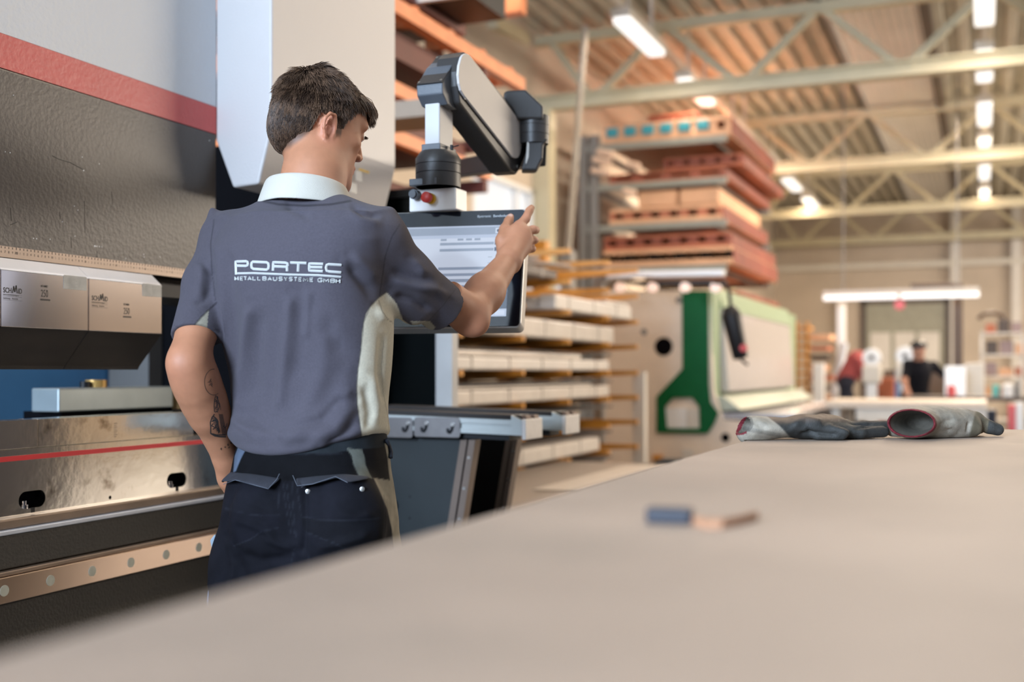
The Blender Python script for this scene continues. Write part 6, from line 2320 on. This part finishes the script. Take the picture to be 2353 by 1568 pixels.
def patch(name, rowsp, m, lifts, thick=.0025, nx=18, parent=trs, col_=None):
    """cloth piece between an upper and a lower px curve, lifted off the trousers by the given amounts"""
    v, f = [], []
    ny = len(rowsp)
    for r_, lf in zip(rowsp, lifts):
        for i in range(nx):
            t = i / (nx - 1)
            k = t * (len(r_) - 1); a = int(min(k, len(r_) - 2)); b = k - a
            p = (r_[a][0] + (r_[a + 1][0] - r_[a][0]) * b, r_[a][1] + (r_[a + 1][1] - r_[a][1]) * b)
            l = lf[0] + (lf[1] - lf[0]) * t if isinstance(lf, tuple) else lf
            v.append(on_trousers(p[0], p[1], l) - Vector(proot))
    for j in range(ny - 1):
        for i in range(nx - 1):
            f.append((j * nx + i, j * nx + i + 1, (j + 1) * nx + i + 1, (j + 1) * nx + i))
    o = MB().add(v, f).build(name, m, smooth=True, fix=False)
    o.parent = parent
    s_ = o.modifiers.new('s', 'SOLIDIFY'); s_.thickness = thick; s_.offset = 1
    b_ = o.modifiers.new('b', 'SUBSURF'); b_.levels = b_.render_levels = 1
    return o


M_flap = mat('faded_navy_flap', (.017, .018, .026), .8, bump=.4, bscale=900, var=.2, vscale=30)
M_piping = mat('pale_piping', (.09, .10, .125), .7)
patch('pocket_flap', [[(532, 1083), (570, 1088), (610, 1094), (646, 1100)], [(522, 1096), (565, 1103), (608, 1112), (640, 1112)], [(519, 1110), (560, 1116), (600, 1126), (622, 1131)]], M_flap, [.003, .011, .018])
patch('pocket_flap', [[(679, 1099), (730, 1094), (790, 1091), (846, 1097)], [(684, 1112), (735, 1108), (790, 1100), (846, 1108)], [(688, 1125), (730, 1122), (775, 1108), (798, 1120)]], M_flap, [.003, .010, .017])
for ln_ in ([(519, 1111), (560, 1117), (600, 1127), (622, 1132), (640, 1113), (647, 1101)], [(798, 1121), (775, 1109), (730, 1123), (688, 1126), (678, 1101)]):
    v = [on_trousers(x, y, .0190) - Vector(proot) for x, y in ln_]
    o = MB().tube(v, .0005, 6).build('flap_piping', M_piping); o.parent = trs
for x, y in ((832, 1125), (709, 1130)):
    c = on_trousers(x, y, .001) - Vector(proot)
    n_ = Vector(camv(.1, -1))
    o = MB().tube([c, c + n_ * .002, c + n_ * .0025], [.0042, .0042, .0025], 16).build('snap_button', M_screw, smooth=40); o.parent = trs
# cargo pocket hanging off the left thigh, belt loops
Mcp = mat('navy_pocket_cloth', (.014, .016, .026), .8, bump=.4, bscale=900)
cp_ = [(484, 1246), (500, 1232), (515, 1245), (520, 1290), (505, 1420), (478, 1430), (480, 1370), (486, 1300)]
o = MB().prism([P(x, y, 2.10) - Vector(proot) for x, y in cp_], camv(.02, .10)).build('cargo_pocket', Mcp, bevel=.006); o.parent = trs
o = MB().prism([P(x, y, 2.085) - Vector(proot) for x, y in [(481, 1243), (492, 1228), (512, 1248), (514, 1268), (503, 1262), (488, 1273)]], camv(.02, .09)).build('cargo_flap', mat('pale_blue_lining', (.20, .25, .30), .8), bevel=.003); o.parent = trs
o = MB().prism([P(x, y, 2.085) - Vector(proot) for x, y in [(482, 1318), (488, 1322), (488, 1400), (476, 1440), (474, 1380)]], camv(.02, .03)).build('pocket_lining', mat('faded_blue_cloth', (.07, .10, .16), .8), bevel=.002); o.parent = trs
for pts in ([(561, 1006), (562, 1018), (561, 1030)], [(884, 1012), (893, 1022), (899, 1040), (893, 1052)]):
    v = [on_trousers(x, y, .004) - Vector(proot) for x, y in pts]
    o = MB().tube(v, .004, 8).build('belt_loop', Mcp, smooth=True); o.parent = trs

# shoes
M_shoe = mat('black_work_shoe', (.02, .02, .02), .5)
for ax_, ay_ in ((ankL, -.02), (ankR, .02)):
    fw_ = V(math.sin(YT), math.cos(YT), 0)
    shp = [(rc(ax_ + V(0, 0, -.005), ax_ + V(0, 0, -.045) - fw_ * .02, .050, .040), .02, U), (flat(ax_ - fw_ * .045 + V(0, 0, -.052), ax_ + fw_ * .15 + V(ay_, 0, -.058), .040, .042, (0, 0, 1), .8), .03, U)]
    v_, q_ = sdf_mesh(shp, ax_ - .26, ax_ + .26, .006)
    v_[:, 2] = np.maximum(v_[:, 2], .003)
    o = child('shoe', uwz2world(relax(v_, q_)), q_, M_shoe, np.tile(V(.02, .02, .02), (len(v_), 1)))

# ---- tattoos on the left forearm, inked onto the skin
bvb = BVHTree.FromPolygons([Vector(p) for p in vw], [tuple(int(i) for i in f) for f in qb])
bvh_keep = bvh


def on_skin(px, py, lift=.0003):
    o = Vector((0, 0, CAMZ)); d = (P(px, py, 1.0) - o).normalized()
    hit, n, i, dist = bvb.ray_cast(o, d)
    return (hit + n * lift) if hit is not None else None


def ink(mb, pts, wd):
    fine = [pts[0]]
    for a, b in zip(pts[:-1], pts[1:]):
        n = max(1, int(math.hypot(b[0] - a[0], b[1] - a[1]) / 3))
        fine += [(a[0] + (b[0] - a[0]) * k / n, a[1] + (b[1] - a[1]) * k / n) for k in range(1, n + 1)]
    v, f, last = [], [], None
    for i, p in enumerate(fine):
        a, b = fine[max(0, i - 1)], fine[min(len(fine) - 1, i + 1)]
        l = math.hypot(b[0] - a[0], b[1] - a[1]) or 1
        nx, ny = -(b[1] - a[1]) / l * wd / 2, (b[0] - a[0]) / l * wd / 2
        q0, q1 = on_skin(p[0] + nx, p[1] + ny), on_skin(p[0] - nx, p[1] - ny)
        if q0 is None or q1 is None or (q0 - q1).length > .02:
            last = None
            continue
        v += [q0 - Vector(proot), q1 - Vector(proot)]
        k = len(v) - 2
        if last is not None:
            f.append((last, last + 1, k + 1, k))
        last = k
    if f:
        mb.add(v, f)


def zt3(pts):
    return [(440 + a / 5.227, 820 + b / 5.227) for a, b in pts]


def inkset(parts, name, label):
    mb = MB()
    for pts, wd in parts:
        ink(mb, zt3(pts), wd)
    if mb.f:
        o = mb.build(name, mat('tattoo_ink', (.035, .028, .026), .6), fix=False)
        o.parent = person
        tag(o, label)


circ = [(265 + 110 * math.cos(t), 305 + 155 * math.sin(t)) for t in [math.radians(60 + 9 * k) for k in range(25)]]
inkset([(circ, 1.1), ([(190, 310), (215, 300), (235, 260), (225, 320), (205, 300)], .9), ([(205, 345), (240, 320), (250, 365), (225, 330)], .9), ([(215, 290), (240, 300), (248, 340)], .8)], 'tattoo', 'thin circle tattoo with small script')
fig = []
for k in range(9):
    r_ = 1 + .1 * k
    fig.append(([(285 + 8 * math.sin(k * 1.7), 470 + k * 22), (305 + 6 * math.cos(k), 480 + k * 22), (318 - 4 * k % 7, 500 + k * 21)], 1.6))
fig += [([(290, 465), (275, 520), (270, 600), (275, 660)], 1.8), ([(300, 470), (325, 540), (335, 600), (310, 660), (275, 665)], 1.6), ([(285, 520), (320, 560), (290, 620)], 1.4), ([(310, 510), (340, 570), (350, 640)], 1.0),
        ([(275, 690), (245, 730), (225, 790), (230, 850), (228, 920)], 2.2), ([(228, 920), (280, 950), (340, 960), (412, 962)], 3.2), ([(250, 925), (300, 940), (360, 940), (410, 940)], 2.6)]
for k in range(11):
    fig.append(([(240 + 6 * k, 730 + 16 * k), (270 + 5 * k, 720 + 17 * k), (300 + 4 * k, 745 + 15 * k), (320, 780 + 14 * k)], 1.9))
for k in range(5):
    fig.append(([(330 + 10 * k, 690), (345 + 11 * k, 790), (365 + 12 * k, 880), (375 + 12 * k, 940)], 1.2))
fig += [([(240, 780), (280, 760), (310, 800), (280, 850), (240, 830), (260, 800)], 2.2), ([(255, 870), (300, 850), (330, 900)], 2.0), ([(380, 830), (400, 855), (420, 835), (425, 800)], 1.5)]
inkset(fig, 'tattoo', 'dark figure tattoo above the wrist')
dig = []
for i, (x, y) in enumerate(((357, 1108), (400, 1085), (437, 1060), (472, 1035), (500, 1005))):
    if i % 2 == 0:
        dig.append(([(x - 8, y), (x, y - 14), (x + 8, y - 4), (x + 2, y + 12), (x - 8, y)], 1.2))
    else:
        dig.append(([(x + 6, y + 12), (x + 4, y - 12), (x - 8, y + 4), (x + 10, y + 1)], 1.2))
dig.append(([(440, 1098), (462, 1082)], 1.2))
inkset(dig, 'tattoo', 'small row of tattooed digits on the wrist')

# ------------------------------------------------------------------ pair of work gloves on the bench
M_knit = paint_mat('glove_cloth', rough=.6, bump=.6, bscale=700, spec=.35, nvar=.22, nscale=70)


def G(px, py, dw=0.0):
    """a point above the worktop, near the resting line of the gloves"""
    return Q3(px, py, 1.98 + (px - 1700) / 600 * .10 + dw)


def glove(name, label, prims_, colf, lo, hi, fl_):
    v, q = sdf_mesh(prims_, lo, hi, .0022)
    v = relax(v, q, 2)
    inside_top = (v[:, 2] < ZT + .0015)
    ww = uwz2world(v)
    on_table = (ww[:, 0] > TX0)
    v[:, 2] = np.where(inside_top & on_table, np.maximum(v[:, 2], ZT + .001), v[:, 2])
    w = folds(uwz2world(v), q, fl_)
    w[:, 2] = np.where(w[:, 0] > TX0, np.maximum(w[:, 2], ZT + .001), w[:, 2])
    p = world2px(w)
    c = colf(p, v)
    loc = w.mean(0)
    loc[2] = ZT
    o = np_mesh(name, w, q, M_knit, loc=tuple(loc), color=c)
    return tag(o, label, 'glove', 'work gloves at the far left corner of the workbench')


KN, DK, RD, OL, BRW = V(.27, .235, .185), V(.028, .028, .026), V(.13, .010, .016), V(.125, .105, .070), V(.16, .10, .065)


def mixc(c, m, d):
    return c * (1 - m[:, None]) + d * m[:, None]


# left glove: cuff hangs over the bench edge, dark coated fingers point right
zb_ = lambda r: ZT + r
def GZ(px, up, dw=0.0):
    w = 1.98 + (px - 1700) / 600 * .10 + dw
    return V((px - CX) / F * w, w, ZT + up)


g1 = [(flat(GZ(1734, .024), GZ(1770, .022), .030, .026, (0, 0, 1), .62), .01, U), (flat(GZ(1760, .020), GZ(1850, .021), .034, .038, (0, 0, 1), .45), .02, U),
      (flat(GZ(1850, .024), GZ(1915, .022, .01), .032, .030, (0, 0, 1), .62), .02, U),
      (rc(GZ(1890, .030, .02), GZ(1945, .022, .03), .014, .012), .012, U),
      (rc(GZ(1910, .014, -.02), GZ(1975, .013, -.025), .014, .011), .008, U), (rc(GZ(1975, .013, -.025), GZ(2030, .012, -.01), .011, .010), .006, U),
      (rc(GZ(1915, .016, .0), GZ(1985, .020, .005), .013, .012), .008, U), (rc(GZ(1985, .020, .005), GZ(2045, .021, .01), .012, .0105), .005, U),
      (rc(GZ(1920, .014, .02), GZ(2000, .014, .03), .012, .010), .008, U), (rc(GZ(1880, .012, -.035), GZ(1935, .011, -.05), .012, .010), .008, U),
      (rc(GZ(1720, .010), GZ(1745, .002), .018, .012), .02, U),
      (flat(GZ(1700, .026), GZ(1722, .024), .024, .024, (0, 0, 1), .60), .001, 's')]


def col1(p, v):
    c = np.tile(KN, (len(v), 1))
    d = poly_sd(p, [(1755, 950), (1790, 978), (1812, 1002), (1840, 1030), (2080, 1030), (2080, 930), (1760, 930)])
    c = mixc(c, sstep(-d, -2, 2), DK)
    top = sstep(v[:, 2] - ZT, .027, .040)
    c = mixc(c, sstep(-d, -2, 2) * top * .7, BRW)
    c = mixc(c, (np.abs(g1[-1][0][0](v)) < .0035) * 1.0, KN * .5)  # cuff inside darkened in the colour for the shade there
    c = mixc(c, ((np.abs(g1[-1][0][0](v)) < .0042) & (evalf(g1[:-1], v) > -.0045) & (p[:, 0] < 1716)) * 1.0, RD)
    c = mixc(c, sstep(seg_dist(p, [(1712, 985), (1745, 992), (1790, 1000)]) * -1, -7, -3) * .4, DK)
    return c


glove('work_glove', 'flattened glove with dark coated fingers, its pale cuff over the bench edge', g1, col1, (.36, 1.86, ZT - .03), (.76, 2.16, ZT + .08),
      [([(1810, 985), (1850, 965), (1900, 975)], 8, .006), ([(1830, 1000), (1880, 995), (1930, 1000)], 6, -.005), ([(1730, 975), (1770, 985)], 6, -.004), ([(1890, 975), (1930, 990), (1960, 1000)], 6, .005),
       ([(1960, 985), (2010, 975)], 5, -.004), ([(1850, 980), (1870, 1000)], 5, -.004)])
# right glove: open cuff with a dark red rim faces the camera
g2 = [(flat(GZ(2100, .028, -.01), GZ(2150, .027, .0), .040, .040, (0, 0, 1), .68), .01, U), (flat(GZ(2140, .027), GZ(2205, .026, .01), .036, .034, (0, 0, 1), .74), .02, U),
      (rc(GZ(2195, .030, .01), GZ(2240, .030, .015), .020, .016), .014, U), (rc(GZ(2195, .016, -.01), GZ(2238, .016, -.01), .017, .014), .01, U),
      (rc(GZ(2240, .030, .015), GZ(2272, .018, .01), .0155, .012), .006, U), (rc(GZ(2272, .018, .01), GZ(2292, .013, .01), .012, .0115), .005, U),
      (rc(GZ(2200, .016, .04), GZ(2250, .014, .05), .013, .011), .01, U),
      (rc(GZ(2062, .013, -.015), GZ(2050, .012, .01), .010, .010), .008, U)]
# the cuff opening: a hollow whose mouth turns towards the camera
mouth = GZ(2098, .029, -.045)
ax_m = V(.50, .86, -.02)
g2.append((flat(mouth - ax_m * .035, mouth + ax_m * .075, .0395, .026, (0, 0, 1), .60), .002, 's'))
g2.insert(0, (flat(GZ(2096, .029, -.045), GZ(2120, .028, .0), .0425, .040, (0, 0, 1), .64), .012, U))


def col2(p, v):
    c = np.tile(KN * .95, (len(v), 1))
    c = mixc(c, sstep(p[:, 0] - (2232 - (p[:, 1] - 985) * .25), -3, 3), OL)
    c = mixc(c, sstep(p[:, 0] - 2268 - (990 - p[:, 1]) * .2, -2, 2), DK * 1.6)
    rim = poly_sd(p, [(2045, 985), (2056, 968), (2085, 959), (2125, 955), (2146, 958), (2156, 967), (2153, 982), (2135, 1000), (2105, 1012), (2072, 1015), (2052, 1006)])
    c = mixc(c, (np.abs(g2[-1][0][0](v)) < .0035) * 1.0, KN * .5)  # shade inside the open cuff put into the cloth colour
    c = mixc(c, ((np.abs(g2[-1][0][0](v)) < .0042) & (evalf(g2[:-1], v) > -.0045) & ((v - mouth) @ ax_m < .022)) * 1.0, RD)
    return c


glove('work_glove', 'plump grey glove with an open dark-red-rimmed cuff facing the camera', g2, col2, (.64, 1.90, ZT - .01), (1.02, 2.22, ZT + .08),
      [([(2160, 970), (2200, 965)], 6, -.004), ([(2165, 985), (2195, 995)], 6, -.004), ([(2180, 975), (2185, 990)], 5, .003), ([(2228, 965), (2222, 1000)], 4, -.004)])

# ------------------------------------------------------------------ two workers at the far benches
def far_person(name, label, px, py_feet_y, Y, pose):
    base = onY(px, 855, Y)
    u0 = base.x * CS + base.y * SN
    w0 = -base.x * SN + base.y * CS
    J = {k: V(u0 + a, w0 + b, c) for k, (a, b, c) in pose['j'].items()}
    def seg(a, b, ra, rb, k=.03):
        return (rc(J[a], J[b], ra, rb), k, U)
    pr = [seg('hip', 'chest', .14, .16, .05), seg('chest', 'neck', .13, .06, .05), seg('neck', 'head', .055, .06, .03), (ell(J['head'], (.078, .095, .115)), .03, U),
          seg('shL', 'elL', .055, .045), seg('elL', 'haL', .042, .03), seg('shR', 'elR', .055, .045), seg('elR', 'haR', .042, .03), seg('chest', 'shL', .09, .06, .04), seg('chest', 'shR', .09, .06, .04),
          seg('hipL', 'knL', .095, .065), seg('knL', 'ftL', .06, .045), seg('hipR', 'knR', .095, .065), seg('knR', 'ftR', .06, .045), seg('hip', 'hipL', .12, .1), seg('hip', 'hipR', .12, .1),
          seg('ftL', 'toL', .045, .04), seg('ftR', 'toR', .045, .04), (ell(J['head'] + V(0, -.09, -.02), (.012, .02, .02)), .01, U)]
    for h_ in ('haL', 'haR'):
        e = J['elL' if h_ == 'haL' else 'elR']; d = J[h_] - e; d /= np.linalg.norm(d)
        sd = np.cross(d, V(0, 0, 1)); sd /= np.linalg.norm(sd) + 1e-6
        pr.append((rc(J[h_], J[h_] + d * .05, .03, .034), .02, U))
        for k in range(4):
            o_ = sd * (.024 * (k - 1.5))
            pr.append((rc(J[h_] + d * .06 + o_, J[h_] + d * (.13 - .008 * abs(k - 1.5)) + o_ + V(0, 0, -.02), .011, .009), .004, U))
        pr.append((rc(J[h_] + d * .02 + sd * .03, J[h_] + d * .07 + sd * .055, .012, .010), .006, U))
    lo = np.min(list(J.values()), 0) - .22; hi = np.max(list(J.values()), 0) + .22
    lo[2] = 0.0
    v, q = sdf_mesh(pr, lo, hi, .012)
    v = relax(v, q, 1)
    w = uwz2world(v)
    c = np.tile(V(.46, .24, .17), (len(v), 1))
    top, bot = pose['top'], pose['bot']
    def near(a, b, r, f=1.0):
        return rc(J[a], J[a] + (J[b] - J[a]) * f, r, r)[0](v) < 0
    m_leg = near('hipL', 'knL', .15) | near('hipR', 'knR', .15) | near('knL', 'ftL', .12) | near('knR', 'ftR', .12) | (v[:, 2] < J['hip'][2] - .02)
    m_top = (near('hip', 'chest', .21) | near('chest', 'shL', .16) | near('chest', 'shR', .16) | near('shL', 'elL', .09, .6) | near('shR', 'elR', .09, .6)) & (np.linalg.norm(v - J['head'], axis=1) > .14)
    m_hair = (np.linalg.norm((v - J['head'] - V(*pose['hair'])) / V(.10, .11, .10), axis=1) < 1.0)
    c[m_top] = top; c[m_leg] = bot; c[m_hair] = (.03, .02, .015); c[v[:, 2] < .10] = (.02, .02, .02)
    o = np_mesh(name, w, q, M_shirt, loc=(base.x, base.y, 0), color=c)
    tag(o, label, 'person')
    if pose.get('cap'):
        hd = Vector(uwz2world(np.array([J['head']]))[0]) - Vector((base.x, base.y, 0))
        mb = MB().tube([hd + Vector((0, 0, .03)), hd + Vector((0, 0, .09)), hd + Vector((0, 0, .125))], [.105, .10, .05], 16)
        mb.box(hd + Vector((-.07, -.18, .035)), hd + Vector((.07, -.04, .05)))
        cpo = mb.build('cap', M_black, smooth=40)
        cpo.parent = o
    return o


far_person('person', 'distant person in black shirt and cap leaning over the bench, arms spread', 2112, 0, 15.6, {
    'j': dict(hip=(.02, .15, .92), chest=(.0, .0, 1.22), neck=(-.03, -.06, 1.38), head=(-.05, -.12, 1.48), shL=(-.16, -.03, 1.30), elL=(-.24, -.12, 1.10), haL=(-.26, -.28, .98),
              shR=(.18, -.02, 1.28), elR=(.33, -.10, 1.12), haR=(.30, -.25, .98), hipL=(-.09, .15, .88), hipR=(.11, .15, .88), knL=(-.1, .08, .48), knR=(.12, .08, .48), ftL=(-.1, .15, .08), ftR=(.12, .15, .08), toL=(-.1, .0, .05), toR=(.12, .0, .05)),
    'top': (.008, .008, .012), 'bot': (.02, .02, .03), 'hair': (0, .04, .04), 'cap': True})
far_person('person', 'distant person in dark trousers bending forward beside the white post', 1962, 0, 17.4, {
    'j': dict(hip=(-.12, .0, 1.08), chest=(.05, .0, 1.36), neck=(.12, .0, 1.42), head=(.20, -.02, 1.40), shL=(.02, -.15, 1.36), elL=(.10, -.2, 1.12), haL=(.22, -.2, .98),
              shR=(.08, .16, 1.36), elR=(.16, .18, 1.12), haR=(.26, .18, 1.0), hipL=(-.14, -.09, 1.0), hipR=(-.10, .10, 1.0), knL=(-.20, -.1, .55), knR=(.06, .12, .52), ftL=(-.30, -.1, .08), ftR=(.08, .12, .08), toL=(-.18, -.1, .05), toR=(.2, .12, .05)),
    'top': (.30, .07, .07), 'bot': (.02, .022, .035), 'hair': (0, .03, .04)})
